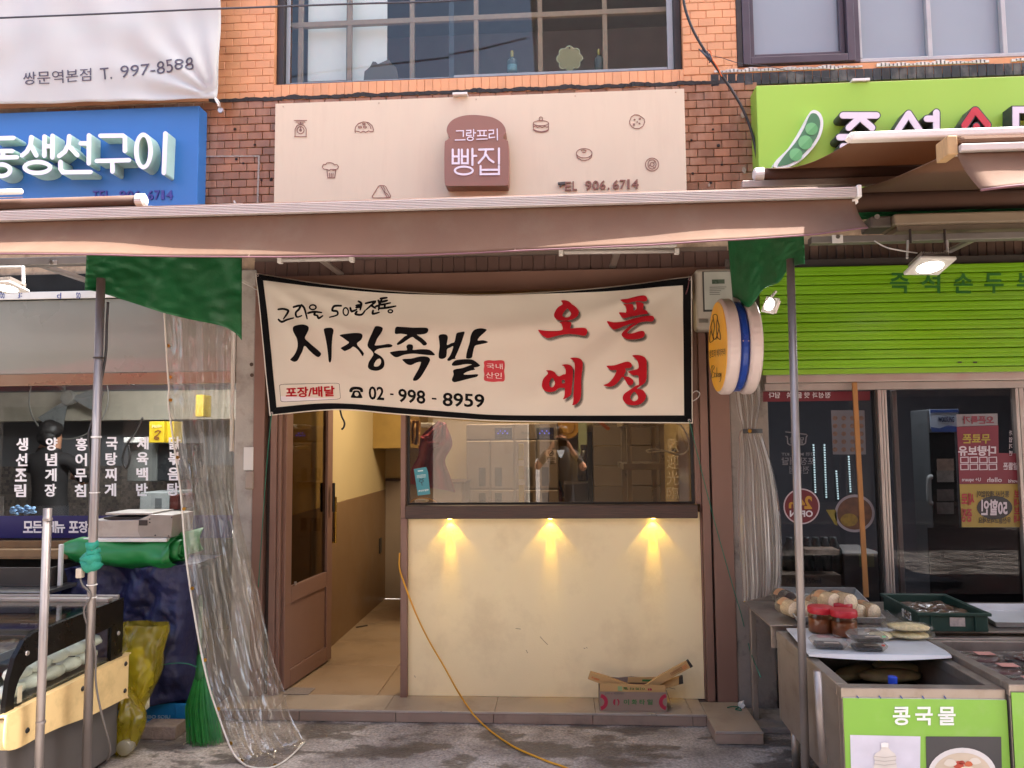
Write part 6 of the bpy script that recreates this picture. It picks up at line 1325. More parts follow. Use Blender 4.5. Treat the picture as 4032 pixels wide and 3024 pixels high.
# yellow rubbish bags
M_yb = glass('yellow_bag_film', '#ebe27c', 1.5, .22, haze=.34, hazecol='#d9c63c', bump=.2, bs=14)
def bag(label, k, pts_l, pts_r, Y0, th, seed):
    t = thing('rubbish_bag', label, 'bag', wy(k, *pts_l[-1], Y0)); L_ = cv([Vector(p) for p in pts_l], 6); R_ = cv([Vector(p) for p in pts_r], 6)
    def f(u, v):
        a_ = u*2*math.pi; c0 = samp(L_, v); c1_ = samp(R_, v); mx_ = (c0+c1_)/2; h_ = (c1_-c0)/2; p = mx_+h_*(-math.cos(a_))
        q = wy(k, p.x, p.y, Y0); thk = th*(.35+.65*math.sin(math.pi*min(1, .15+v*.85)))
        q.y += -thk*math.sin(a_)+.03*noise.noise((math.cos(a_)*2.2+seed, math.sin(a_)*2.2, v*5))+.012*noise.noise((math.cos(a_)*7+seed, math.sin(a_)*7, v*13)); q.z = max(q.z, .004); return q
    b = B(); b.grid(f, 48, 44); b.build('film', M_yb, t, smooth=True, fix=False)
    return t, f
t, f = bag('open yellow rubbish bag leaning against the navy tarpaulin', 'A3', [(790,730),(790,850),(785,1000),(790,1150),(810,1250),(850,1330)], [(1073,745),(1045,860),(1028,980),(985,1130),(930,1240),(920,1330)], 3.98, .10, 1)
b = B()
for i in range(5): b.ico(wy('A3', 860+25*(i % 3), 950+70*i, 4.0), .05, 2, .5, (1.2, .7, 1), i)
b.build('waste', mat('pale_waste', '#c2bca4', .7, var=.3, vs=20), t)
t, f = bag('yellow rubbish bag with a clear jar in it on the street', 'A3', [(800,1150),(770,1260),(745,1380),(742,1480),(742,1560),(780,1585)], [(830,1150),(880,1240),(925,1330),(905,1430),(870,1520),(800,1585)], 3.86, .06, 5)
j = wy('A3', 800, 1525, 3.80); b = B(); b.lathe([(.035, 0), (.037, .004), (.037, .05), (.035, .052)], (j.x, j.y-.02, max(.04, j.z)), 'y', 18); b.build('jar', glass('clear_jar', '#e6e2c8', 1.5, haze=.25), t, smooth=True)
# green broom
br_ = thing('broom', 'bright green plastic bristle broom standing behind the clear curtain', 'broom', wz('C5', 500, 1420, 0))
tp_ = wy('C5', 430, 640, 4.16); base = wz('C5', 490, 1430, .002); rnd = random.Random(5); b = B()
nc = tp_+(base-tp_)*.22
for i in range(300):
    a_ = rnd.uniform(0, 2*math.pi); r_ = math.sqrt(rnd.random()); p0 = nc+Vector((.03*r_*math.cos(a_), .018*r_*math.sin(a_), 0)); e_ = base+Vector((.095*r_*math.cos(a_)+rnd.uniform(-.012, .012), .05*r_*math.sin(a_)-.02, rnd.uniform(0, .03)))
    m_ = p0.lerp(e_, .5)+Vector((.022*r_*math.cos(a_)-.012, .008*math.sin(a_), 0)); b.tube([p0, m_, e_], [.0020, .0017, .0013], 3, False)
b.build('bristles', mat('green_bristle', '#2a8038', .45, var=.25, vs=30), br_, fix=False, kind='stuff')
b = B(); b.tube([nc+Vector((0, 0, -.05)), nc, tp_], [.034, .032, .016], 12); b.build('head', mat('green_bristle_head', '#1a5c2a', .5), br_, smooth=True)
b = B(); b.tube([tp_, tp_+Vector((-.05, .10, .30))], .011, 10); b.build('handle', mat('green_handle', '#1c4a2a', .5), br_, smooth=True)
cord('twine', M_gcord, [wy('A3', 1030, 1002, 4.06), wy('A3', 1110, 990, 4.05), wy('A3', 1200, 995, 4.06), wy('A3', 1258, 1018, 4.10)], .0022, 'thin green twine stretched across the navy tarpaulin', 'twine')
p = wz('A3', 1170, 1508, .004); q = wz('A3', 1200, 1488, .004); B().tube([p, q], .003, 6).build('cigarette_end', mat('cigarette_paper', '#b7a790', .8), None, label='small cigarette end on the street by the broom', cat='litter')

# ================================================================== inside the restaurant
t = thing('flower_bunch', 'pale blue artificial hydrangea flowers on the restaurant sill', 'flowers', wy('C3', 195, 1310, 4.72))
rnd = random.Random(9); b = B()
for i in range(46):
    p = wy('C3', rnd.uniform(95, 300), 1305-70*math.sqrt(rnd.random())*math.sin(math.pi*(rnd.random()*.8+.1))-10, 4.70+rnd.uniform(-.03, .03)); b.ico(p, .014, 1, .4, (1, 1, .7), i)
b.build('blossoms', mat('pale_blue_petal', '#7fa6cc', .7, var=.2, vs=30), t)
p0 = wy('C3', 195, 1312, 4.7); bx('pot', M_white, t, p0.x-.05, p0.x+.05, 4.66, 4.74, p0.z-.1, p0.z-.005, .01); bx('inner_sill', M_white, rest, LX0, LX1, 4.62, 4.80, p0.z-.13, p0.z-.101)
def ibox(name, label, cat, k, x0, y0, x1, y1, Y, d, m, extra=None):
    t = thing(name, label, cat, wy(k, (x0+x1)/2, y1, Y)); pb('body', m, t, k, x0, y0, x1, y1, Y, d, .006)
    if extra: extra(t)
    return t
def maxim(t):
    q = B(); lettering(q, 'Maxim', 'C3', ((1240,565),(1320,560),(1320,585),(1240,592)), 6.195, .003, .02); q.build('lettering', mat('gold_print', '#e0cf8a', .5), t)
    q = B(); strokes(q, [[(1265,625),(1290,610),(1310,620),(1285,650),(1262,665)], ('o', 1278, 675, 18, 7)], 'C3', 6.195, 5, .002); q.build('cup_mark', mat('brown_mark', '#7a4a22', .5), t)
ibox('coffee_box', 'yellow coffee mix box with handle standing in the restaurant', 'box', 'C3', 1215, 538, 1340, 712, 6.2, .15, mat('coffee_yellow', '#c2a41e', .5), maxim)
ibox('coffee_box', 'second yellow box right behind the coffee mix box', 'box', 'C3', 1338, 538, 1420, 712, 6.25, .15, mat('coffee_yellow', '#c2a41e', .5))
ibox('coffee_box', 'yellow carton high on the shelf seen through the clear curtain', 'box', 'C3', 1595, 320, 1660, 500, 6.2, .15, mat('coffee_yellow', '#c2a41e', .5))
ibox('wall_cabinet', 'grey cabinet on the restaurant wall under the coffee boxes', 'cabinet', 'C3', 1040, 716, 1280, 1028, 6.3, .5, mat('grey_cabinet', '#5f615f', .5))
ibox('glass_cupboard', 'dark glass cupboard beside the grey cabinet in the restaurant', 'cabinet', 'C3', 1284, 716, 1440, 1022, 6.32, .5, mat('dark_cupboard', '#26282a', .3))
ibox('appliance', 'pale grey kitchen appliance under the grey cabinet in the restaurant', 'appliance', 'C3', 1140, 1118, 1380, 1300, 6.1, .4, mat('pale_appliance', '#8d9090', .5), lambda t: pb('door', mat('appliance_door', '#5b5e60', .4), t, 'C3', 1265, 1165, 1320, 1245, 6.095, .004, .001))
ibox('appliance', 'red and black small appliance at the back of the restaurant', 'appliance', 'C3', 1385, 1140, 1450, 1260, 6.1, .3, mat('dark_red_appliance', '#4a1d18', .5))
t = ibox('kettle_tray', 'white rounded tray on top of the grey cabinet', 'tray', 'C3', 1008, 668, 1150, 712, 6.22, .2, M_white)
cord('hanging_cable', mat('black_cable', '#201d1d', .5), [wy('C3', *p, 6.2) for p in ((1165,505),(1120,600),(1090,650),(1040,720),(1000,840),(1030,920),(1060,840),(1050,730))], .008, 'black cable looping down the grey cabinet in the restaurant', 'cable')
fn_ = wy('C3', 560, 345, 6.8); t = thing('wall_fan', 'round wall fan at the back of the restaurant', 'fan', fn_)
B().tube([(fn_.x+.38*math.cos(i*math.pi/20), fn_.y, fn_.z+.38*math.sin(i*math.pi/20)) for i in range(41)], .006, 6).build('guard_ring', mat('fan_grey', '#8d8a84', .4), t)
B().lathe([(.06, -.03), (.07, 0), (.05, .08)], fn_, 'y', 16).build('hub', mat('fan_grey', '#8d8a84', .4), t)
for i in range(3):
    a_ = i*2.094; B().prism([fn_+Vector((r_*math.cos(a_+o_), -.01+.05*o_, r_*math.sin(a_+o_))) for r_, o_ in ((.07, -.3), (.32, -.45), (.34, .1), (.30, .35), (.07, .3))], (0, .004, 0)).build('blade', mat('fan_blade', '#7a7c7c', .3), t)
B().tube([fn_+Vector((0, .08, 0)), fn_+Vector((0, .4, .05))], .02, 8).build('mount', mat('fan_grey', '#8d8a84', .4), t)
pb('mirror_film', mat('grey_notice', '#8a8784', .5), rest, 'C3', -40, 1150, 28, 1310, YG+.009, .002, 0)
# ================================================================== things on the right
cl, cr_ = wy('A1', 1018, 1010, 3.0), wy('A1', 2078, 1012, 3.0)
CX0, CX1, CZT = cl.x, cr_.x, (cl.z+cr_.z)/2
M_st = mat('worn_steel', '#9a8f85', .38, .65, var=.12, vs=12, dirt='#6a5848', da=.4, ds=9)
M_lime = mat('lime_poster', '#82b642', .45, var=.04, dirt='#a9b88a', da=.18, ds=6)
def chest(label, x0, x1, y0, y1, zt, loc, zb=.22):
    """open steel tank on pipe legs"""
    t = thing('chest_cooler', label, 'cooler', loc)
    b = B(); w_ = .035
    b.box(x0, x1, y0, y0+w_, zb, zt-.045); b.box(x0, x1, y1-w_, y1, zb, zt-.045); b.box(x0, x0+w_, y0+w_+.0005, y1-w_-.0005, zb, zt-.045); b.box(x1-w_, x1, y0+w_+.0005, y1-w_-.0005, zb, zt-.045); b.box(x0+w_+.0005, x1-w_-.0005, y0+w_+.0005, y1-w_-.0005, zb, zb+.03)
    b.build('tank', M_st, t, bevel=.002)
    b = B(); b.box(x0-.004, x1+.004, y0-.006, y0+w_+.01, zt-.044, zt); b.box(x0-.004, x1+.004, y1-w_, y1, zt-.044, zt); b.box(x0-.004, x0+w_+.006, y0+w_+.0105, y1-w_-.0005, zt-.044, zt); b.box(x1-w_-.006, x1+.004, y0+w_+.0105, y1-w_-.0005, zt-.044, zt)
    b.build('rim', M_st, t, bevel=.004)
    for x in (x0+.05, x1-.05):
        for y in (y0+.07, y1-.07): B().tube([(x, y, .001), (x, y, zb-.0005)], .019, 12).build('leg', M_st, t, smooth=True)
    return t
ch = chest('steel chest cooler with lime green poster on its front', CX0, CX1, 3.0, 3.86, CZT, (1.3, 3.4, 0))
pzt = (wy('A1', 1022, 1080, 2.99).z+wy('A1', 2080, 1085, 2.99).z)/2
bx('film_strip', M_white, ch, CX0+.002, CX1-.002, 2.990, 2.9935, pzt+.001, CZT-.046, 0)
b = B()
for x in (1125, 1270, 1410, 1552, 1695): strokes(b, [[(x-4,1066),(x+6,1080)]], 'A1', 2.9885, 4, .001)
b.build('film_print', mat('blue_print', '#3c4a86', .5), ch)
po = bx('poster', M_lime, ch, CX0, CX1+.002, 2.988, 2.9895, .06, pzt, 0)
for i, c_ in enumerate('콩국물'): q = B(); lettering(q, c_, 'A1', ((1355, 1502, 1650)[i], 1135, (1468, 1615, 1765)[i], 1255), 2.985, .0015, .022); q.build('letter', mat('white_print2', '#e9ece6', .5), po)
def print_on(name, m, pts, Y, k='A1', par=po): return B().flat([[wy(k, *p, Y) for p in pts]]).build(name, m, par, fix=False)
print_on('photo_panel', mat('lilac_photo', '#cbc9d6', .4), [(1075,1318),(1535,1328),(1530,1900),(1090,1900)], 2.9865)
print_on('photo_panel', mat('charcoal_photo', '#3b3a3d', .4), [(1570,1328),(2063,1330),(2075,1900),(1580,1900)], 2.9865)
print_on('printed_bottle', mat('soy_white_print', '#d9d3cc', .4), [(1277,1385),(1282,1370),(1320,1368),(1328,1385),(1326,1402),(1340,1420),(1368,1440),(1378,1465),(1372,1490),(1380,1515),(1376,1700),(1234,1700),(1230,1515),(1238,1490),(1228,1460),(1240,1440),(1272,1420),(1280,1402)], 2.9845)
print_on('printed_cap', mat('soy_cap_print', '#ece9e8', .4), [(1277,1372),(1300,1366),(1326,1372),(1325,1400),(1278,1400)], 2.9825)
for y in (1455, 1480, 1505): print_on('printed_rib', mat('soy_rib_print', '#bdb6b0', .4), [(1232,y),(1300,y+9),(1376,y),(1376,y+5),(1300,y+14),(1232,y+5)], 2.9828)
print_on('printed_bowl', mat('bowl_white_print', '#d7d3d2', .4), [(1808+225*math.cos(a_), 1580+178*math.sin(a_)) for a_ in [i*math.pi/18 for i in range(36)]], 2.9845)
print_on('printed_soup', mat('soup_print', '#cdbda8', .4), [(1808+190*math.cos(a_), 1575+140*math.sin(a_)) for a_ in [i*math.pi/18 for i in range(36)]], 2.9835)
for x, y, rx_, ry_, cc in ((1785,1515,32,26,'#b8402c'),(1850,1508,26,18,'#c2603a'),(1730,1500,40,25,'#d8cfc2'),(1890,1490,40,22,'#dad2c6'),(1760,1560,26,10,'#4a4038'),(1840,1545,60,20,'#d9d0c2'),(1806,1500,20,14,'#a8382a')):
    print_on('printed_topping', mat('print_'+cc.strip('#'), cc, .4), [(x+rx_*math.cos(a_)*(1+.15*math.sin(3*a_)), y+ry_*math.sin(a_)) for a_ in [i*math.pi/9 for i in range(18)]], 2.982-.0006*(x % 3))
b = B(); b.tube([wy('A1', 860, 900, 3.02)+Vector((0, 0, 0)), wy('A1', 875, 1200, 3.02), wy('A1', 900, 1500, 3.02)], .014, 10)
b.build('corner_pipe', M_pole, ch, smooth=True)
# packs and bottle inside
for i, (p0, p1) in enumerate((((1010,960),(1240,890)), ((1150,965),(1570,960)), ((1250,905),(1560,940)))):
    a, c_ = wz('A1', *p0, .50), wz('A1', *p1, .50); d = (c_-a); L_ = d.length; an = math.atan2(d.y, d.x); X = Matrix.Translation((a+c_)/2+Vector((0, .04, .01*i))) @ Matrix.Rotation(an, 4, 'Z')
    q = B(X); q.ico((0, 0, 0), 1, 3, .12, (L_/2, .05, .03), i); q.build('noodle_pack', mat('pale_noodle', '#8d8560', .5, var=.2, vs=30), None, label=('pale noodle pack at the left inside the steel cooler', 'pale noodle pack at the front inside the steel cooler', 'pale noodle pack at the back inside the steel cooler')[i], cat='food pack', group='noodle packs in the cooler', smooth=True)
bx('dark_fill', mat('near_black_fill', '#15130f', .2), None, CX0+.04, CX1-.04, 3.04, 3.8, .301, .46, 0, label='near-black block filling the steel cooler', cat='packing')  # plain near-black block filling the tank below the packs
p = wz('A1', 1360, 985, CZT-.01); p.y = 3.085; t = thing('drink_bottle', 'clear plastic bottle with blue cap standing in the cooler', 'bottle', (p.x, p.y, .46))
zc_ = wy('A1', 1360, 960, 3.085).z
B().lathe([(.035, 0), (.036, .01), (.036, .08), (.014, .12), (.013, zc_-.46)], (p.x, p.y, .461), 'z', 18).build('body', glass('pet', '#e8ece8', 1.45, haze=.2), t, smooth=True)
B().lathe([(.0165, -.012), (.0165, .012), (.014, .014)], (p.x, p.y, zc_), 'z', 18).build('cap', mat('blue_cap', '#1c3ea8', .4), t)
# white board over the cooler
ZB = .652
cn = [wz('C6', *p, ZB) for p in ((388,692),(1600,706),(1440,560),(1300,470),(205,478))]
b = B(); b.prism(cn, (0, 0, -.006)); wbd = b.build('cover_board', mat('white_board', '#c6c8cb', .45, var=.04, vs=5, dirt='#8b8b90', da=.3, ds=8), None, label='white board laid over the back of the steel cooler', cat='board', bevel=.002)
b = B(); e0, e1 = wz('C6', 392, 694, ZB), wz('C6', 1596, 707, ZB)
b.grid(lambda u, v: e0.lerp(e1, u)+Vector((0, -.002-.003*v-.012*math.sin(math.pi*u)*v, -.001-.009*v-.010*math.sin(math.pi*u)*v)), 30, 2); b.build('film_edge', M_white, wbd, fix=False, solid=.001)
stt = thing('side_counter', 'steel side counter behind the cooler carrying the trays', 'counter', (1.8, 4.0, 0))
sy0 = 3.862
bx('top', M_st, stt, CX0-.03, 3.2, sy0, 4.42, .646, .654, .002); bx('top_front', M_st, stt, CX1+.006, 3.2, 3.76, sy0-.001, .646, .654, .002); bx('cabinet', M_st, stt, CX1+.02, 3.2, sy0+.03, 4.38, .04, .6455, .004); bx('apron', M_st, stt, CX0-.02, CX1+.019, sy0+.02, sy0+.03, .54, .6455, .002)
for x in (CX0+.01, 3.1):
    bx('leg', M_st, stt, x-.015, x+.015, 4.36, 4.39, 0, .6455)
# steel tray of rice cake tubs
ZT = .66
tr = [wz('C6', *p, ZT) for p in ((300,428),(1008,438),(770,190),(120,186))]
t = thing('steel_tray', 'shallow steel tray holding the clear tubs of rice cake', 'tray', tr[0])
cen = sum(tr, Vector())/4
b = B(); lo = [p.copy() for p in tr]; hi = [p+(p-cen).normalized()*.02+Vector((0, 0, .03)) for p in tr]; hi2 = [p+(p-cen).normalized()*.032+Vector((0, 0, .03)) for p in tr]
b.add(lo+hi+hi2, [(0,1,2,3)]+[(i, (i+1) % 4, 4+(i+1) % 4, 4+i) for i in range(4)]+[(4+i, 4+(i+1) % 4, 8+(i+1) % 4, 8+i) for i in range(4)]); b.build('pan', mat('tray_aluminium', '#c9c7c4', .35, .4, var=.06), t, solid=.002, fix=False)
M_tub = glass('tub_plastic', '#efe9df', 1.45, .08, haze=.2, hazecol='#eadcc4'); M_cake = mat('rice_cake', '#e4d0ae', .8, var=.25, vs=120, bump=.5, bs=150); M_lab = mat('orange_label', '#b98a62', .5, var=.3, vs=20)
tubs = [((617,257),.060,.070,0,'rice cake tub on top of the tray, left of the top two'),((750,262),.060,.070,0,'rice cake tub on top of the tray, right of the top two'),((280,325),.036,.0,0,'rice cake tub at the left front of the tray behind the pole'),((240,240),.036,.0,1,'dark bean rice cake tub at the left back of the tray'),((410,330),.034,.0,0,'rice cake tub just right of the pole in the tray'),((520,300),.034,.0,0,'rice cake tub half hidden behind the red jar lids'),((832,350),.036,.0,0,'rice cake tub at the right front of the tray, left one'),((948,348),.036,.0,0,'rice cake tub at the right end of the tray')]
for (x, y), r0, dz, dark, lab in tubs:
    r_ = .042; z = ZT+.005+r_+dz; p = wz('C6', x, y, z); t = thing('rice_cake_tub', lab, 'tub', (p.x, p.y, p.z-r_), 'rice cake tubs on the tray')
    ax = Vector((-.055, .14, .006)) if dz == 0 else Vector((-.05, .13, -.005)); X = Matrix.Translation(p) @ ax.to_track_quat('Z', 'Y').to_matrix().to_4x4(); Ln = .14 if dz else .12
    B(X).lathe([(r_*.97, .0), (r_, .004), (r_, Ln*.8), (r_*.9, Ln*.95), (r_*.5, Ln)], (0, 0, 0), 'z', 24).build('shell', M_tub, t, smooth=True)
    B(X).lathe([(r_*.9, -.002), (r_*.94, .004), (r_*.94, Ln*.55), (r_*.8, Ln*.6)], (0, 0, 0), 'z', 24).build('cake', mat('dark_bean_cake', '#3a2a24', .8, var=.3, vs=60) if dark else M_cake, t, smooth=True)
    B(X).add([(1.012*r_*math.cos(a_), 1.012*r_*math.sin(a_), z_) for z_ in (Ln*.45, Ln*.75) for a_ in [R(20)+i*R(14) for i in range(11)]], [(i, i+1, 12+i, 11+i) for i in range(10)]).build('label', M_lab, t, fix=False)
# red lidded jars
for i, (x, y, lab) in enumerate(((502,512,'red lidded jar of brown paste nearest the pole'),(698,545,'red lidded jar of brown paste at the front beside the stacked boxes'),(672,470,'red lidded jar of brown paste at the back of the three'))):
    p = wz('C6', x, y, ZB+.001); s = .057; t = thing('paste_jar', lab, 'jar', p, 'red lidded paste jars')
    B().lathe([(s*.9, 0), (s, .008), (s, .075), (s*.93, .086), (s*.93, .094)], p, 'z', 28).build('glass', glass('jar_plastic', '#e9dccb', 1.5, .03), t, smooth=True)
    B().lathe([(s*.86, .003), (s*.95, .01), (s*.95, .066), (s*.9, .067)], p, 'z', 28).build('paste', mat('brown_paste', '#7a4420', .5, var=.25, vs=25), t, smooth=True)
    lid = B(); n = 56; pr = []
    for r_, h in ((s*1.0, .090), (s*1.02, .092), (s*1.02, .113), (s*.98, .118), (s*.9, .119)): pr.append((r_, h))
    lid.lathe(pr, p, 'z', n).build('lid', mat('red_lid', '#b01a28', .4, var=.04), t, ang=30)
# clear boxes of dark beans
for i, (x, y, z, lab) in enumerate(((558,640,ZB+.001,'clear box of black beans alone beside the pole'),(885,660,ZB+.001,'lower clear box of black beans in the stack of two'),(885,590,ZB+.043,'upper clear box of black beans in the stack of two'))):
    p = wz('C6', x, y, z); t = thing('deli_box', lab, 'food box', p, 'clear boxes of black beans'); X = Matrix.Translation(p) @ Matrix.Rotation(R(-6+4*i), 4, 'Z')
    w1, w2, d1, d2 = .055, .075, .038, .052
    q = B(X); q.add([(-w1,-d1,0),(w1,-d1,0),(w1,d1,0),(-w1,d1,0),(-w2,-d2,.026),(w2,-d2,.026),(w2,d2,.026),(-w2,d2,.026),(-w2*.7,-d2*.7,.046),(w2*.7,-d2*.7,.046),(w2*.7,d2*.7,.046),(-w2*.7,d2*.7,.046)], [(0,3,2,1)]+[(a_, (a_+1) % 4, 4+(a_+1) % 4, 4+a_) for a_ in range(4)]+[(4+a_, 4+(a_+1) % 4, 8+(a_+1) % 4, 8+a_) for a_ in range(4)]+[(8,9,10,11)]); q.build('shell', glass('deli_plastic', '#eceae4', 1.5, .06, haze=.12), t, bevel=.006, ang=40)
    q = B(X); q.box(-w1*.98, w1*.98, -d1*1.02, d1*1.02, .002, .019); q.build('beans', mat('black_beans', '#1a1012', .35, var=.4, vs=120, bump=.8, bs=120), t, bevel=.006)
    q = B(X); q.box(-.025, .035, -d2*.98, -d2*.7, .030, .032); q.build('price_label', mat('label_white', '#b9aca2', .5), t)
    if i: q = B(X); q.box(.045, .058, -d2*.99, -d2*.82, .028, .034); q.build('sticker', mat('coral_sticker' if i == 1 else 'mint_sticker', '#d0584a' if i == 1 else '#79b98a', .5), t)
# bags of pale noodles
for i, (x, y, z, w_, d_, h_, lab) in enumerate(((1250,565,ZB+.002,.105,.06,.032,'lower clear bag of pale bean sprouts beside the dark green crate'),(1240,500,ZB+.036,.10,.06,.036,'upper clear bag of pale bean sprouts beside the dark green crate'),(1005,565,ZB+.002,.055,.06,.03,'clear bag of pale bean sprouts behind the stacked boxes'))):
    p = wz('C6', x, y, z); t = thing('sprout_bag', lab, 'food bag', p, 'clear bags of bean sprouts')
    q = B(Matrix.Translation(p+Vector((0, 0, h_/2))) @ Matrix.Rotation(R(-12*(i == 1)), 4, 'Z')); q.ico((0, 0, 0), 1, 3, .2, (w_*.85, d_*.85, h_*.45), i); q.build('sprouts', mat('pale_sprouts', '#ecdcaa', .6, var=.25, vs=70, bump=.6, bs=90), t, smooth=True)
    q = B(Matrix.Translation(p+Vector((0, 0, h_/2))) @ Matrix.Rotation(R(-12*(i == 1)), 4, 'Z')); q.ico((0, 0, 0), 1, 3, .3, (w_, d_, h_*.55), i+5)
    q.grid(lambda u, v: Vector((-w_+2*w_*u*.6, d_*.7+.05*v, .012+.03*v+.01*math.sin(u*9))), 10, 4); q.build('film', glass('bag_film', '#f2efe8', 1.5, .05, haze=.06, bump=.6, bs=40), t, smooth=True, fix=False)
# dark green crate with packs
M_cr = mat('dark_green_crate', '#1f3a30', .5, var=.06)
z0 = .655
f0, f1, b0 = wz('C6', 1335, 505, z0), wz('C6', 1915, 513, z0), wz('C6', 1030, 330, z0)
ux = (f1-f0); Wd = ux.length; ux.normalize(); uy = Vector((-ux.y, ux.x, 0)); Dp = max(.35, (b0-f0).dot(uy)); Hc = .085
CXF = Matrix(((ux.x, uy.x, 0, f0.x), (ux.y, uy.y, 0, f0.y), (0, 0, 1, z0), (0, 0, 0, 1)))
t = thing('plastic_crate', 'dark green plastic crate of brown packs on the side counter', 'crate', f0)
q = B(CXF); q.box(0, Wd, 0, .008, 0, Hc); q.box(0, Wd, Dp-.008, Dp, 0, Hc); q.box(0, .008, .0085, Dp-.0085, 0, Hc); q.box(Wd-.008, Wd, .0085, Dp-.0085, 0, Hc); q.box(.0085, Wd-.0085, .0085, Dp-.0085, 0, .008); q.build('walls', M_cr, t, bevel=.003)
q = B(CXF); q.box(-.012, Wd+.012, -.012, -.0005, Hc-.012, Hc+.002); q.box(-.012, Wd+.012, Dp+.0005, Dp+.012, Hc-.012, Hc+.002); q.box(-.012, -.0005, 0, Dp, Hc-.012, Hc+.002); q.box(Wd+.0005, Wd+.012, 0, Dp, Hc-.012, Hc+.002); q.build('rim', M_cr, t, bevel=.002)
for u in (.18, .82): q = B(CXF); q.box(Wd*u-.006, Wd*u+.006, -.007, -.0005, .002, Hc-.0125); q.build('rib', M_cr, t)
q = B(CXF); q.box(Wd*.44, Wd*.66, -.003, -.0005, .025, .065); q.build('paper_label', mat('dirty_label', '#b3a49a', .6, var=.3, vs=60), t)
V, Fc = glyphs('칠수식품', .04); M4 = CXF
q = B(CXF); q.add([(-.002 if z_ > 0 else -.0005, .20-.11*u+.0, .065-.04*v) for u, v, z_ in V], Fc); q.build('lettering', mat('white_print2', '#e9ece6', .5), t)
for i in range(6):
    x, y = Wd*(.22+.26*(i % 3)), Dp*(.3+.36*(i//3)); q = B(CXF @ Matrix.Translation((x, y, .045)) @ Matrix.Rotation(R(20*i), 4, 'Z')); q.ico((0, 0, 0), 1, 3, .35, (.075, .06, .03), i); q.build('food_pack', mat('brown_pack', '#5a4636', .3, var=.35, vs=25, coat=.5), None, label='brown glossy vacuum pack in the dark green crate, %s row, %s' % (('front', 'back')[i//3], ('end by the window stick', 'middle', 'end by the white tray')[i % 3]), cat='food pack', group='vacuum packs in the crate', smooth=True)
# white tray beside the crate
p = [wz('C6', *a_, .657) for a_ in ((1985,472),(2330,472),(2250,330),(1755,330))]; cen = sum(p, Vector())/4
b = B(); hi = [a_+(a_-cen).normalized()*.022+Vector((0, 0, .028)) for a_ in p]; hi2 = [a_+(a_-cen).normalized()*.034+Vector((0, 0, .028)) for a_ in p]
b.add(p+hi+hi2, [(0,1,2,3)]+[(i, (i+1) % 4, 4+(i+1) % 4, 4+i) for i in range(4)]+[(4+i, 4+(i+1) % 4, 8+(i+1) % 4, 8+i) for i in range(4)]); b.build('serving_tray', mat('white_melamine', '#c3c4c6', .4), None, label='empty white melamine tray at the right end of the side counter', cat='tray', solid=.003, fix=False)
# second cooler at the right edge
d0 = wy('C6', 2085, 960, 2.98)
c2 = chest('second steel cooler with meat packs at the right edge', d0.x, d0.x+.75, 2.98, 3.62, d0.z+.005, (d0.x+.3, 3.3, 0))
bx('poster', M_lime, c2, d0.x, d0.x+.75, 2.968, 2.9695, .06, wy('C6', 2100, 1020, 2.97).z, 0)
bx('white_panel', mat('lilac_photo', '#cbc9d6', .4), c2, d0.x+.075, d0.x+.68, 2.965, 2.9665, .06, wy('C6', 2212, 1045, 2.97).z, 0)
for i in range(2):
    for j in range(3):
        x, y = d0.x+.15+.22*i, 3.12+.17*j; z = d0.z-.06
        t = thing('meat_pack', 'clear tray of dark red meat, %s row, %s in the second cooler' % (('front', 'middle', 'back')[j], ('left', 'right')[i]), 'food pack', (x, y, z), 'meat trays in the second cooler')
        b = B(); b.box(x-.09, x+.09, y-.07, y+.07, z, z+.02); b.build('tray', mat('black_tray', '#3a3436', .4), t, bevel=.006)
        b = B(); b.ico((x, y, z+.024), 1, 2, .3, (.075, .055, .016), i+j); b.build('meat', mat('dark_meat', '#4a1c1c', .35, var=.3, vs=40), t, smooth=True)
        b = B(); b.grid(lambda u, v: Vector((x-.092+.184*u, y-.072+.144*v, z+.038+.006*math.sin(math.pi*u)*math.sin(math.pi*v))), 8, 6); b.build('film', glass('bag_film', '#f2efe8', 1.5, .05, haze=.06, bump=.6, bs=40), t, smooth=True, fix=False)
        if i == 0: bx('price_label', mat('coral_label', '#c98d80', .5), t, x-.02, x+.05, y-.03, y+.02, z+.0465, z+.048, 0)
bx('dark_fill', mat('near_black_fill', '#15130f', .2), None, d0.x+.04, d0.x+.71, 3.02, 3.58, .301, d0.z-.062, 0, label='near-black block filling the second cooler', cat='packing')  # same near-black block under the meat trays
sr = thing('counter_riser', 'ribbed steel riser behind the second cooler', 'riser', (d0.x+.3, 3.65, .6)); 
for i in range(3): bx('step', M_st, sr, CX1+.04, 3.1, 3.635+.04*i, 3.673+.04*i, .3, .585+.025*i, .004)
# wooden stick leaning on the window
a, c_ = wy('Z8', 787, 718, 4.47), wy('Z8', 842, 1720, 4.38); d = (c_-a); g = a+d*((a.z-.657)/(-d.z)) if False else c_
b = B(); X = Matrix.Translation((a+c_)/2) @ (a-c_).to_track_quat('Z', 'Y').to_matrix().to_4x4(); L_ = (a-c_).length
q = B(X); q.box(-.013, .013, -.010, .010, -L_/2, L_/2); q.build('wooden_stick', mat('pine_stick', '#9a6a38', .6, var=.15, vs=20, stretch=(4, 4, .5)), None, label='long square pine stick leaning on the shop window', cat='stick', bevel=.002)

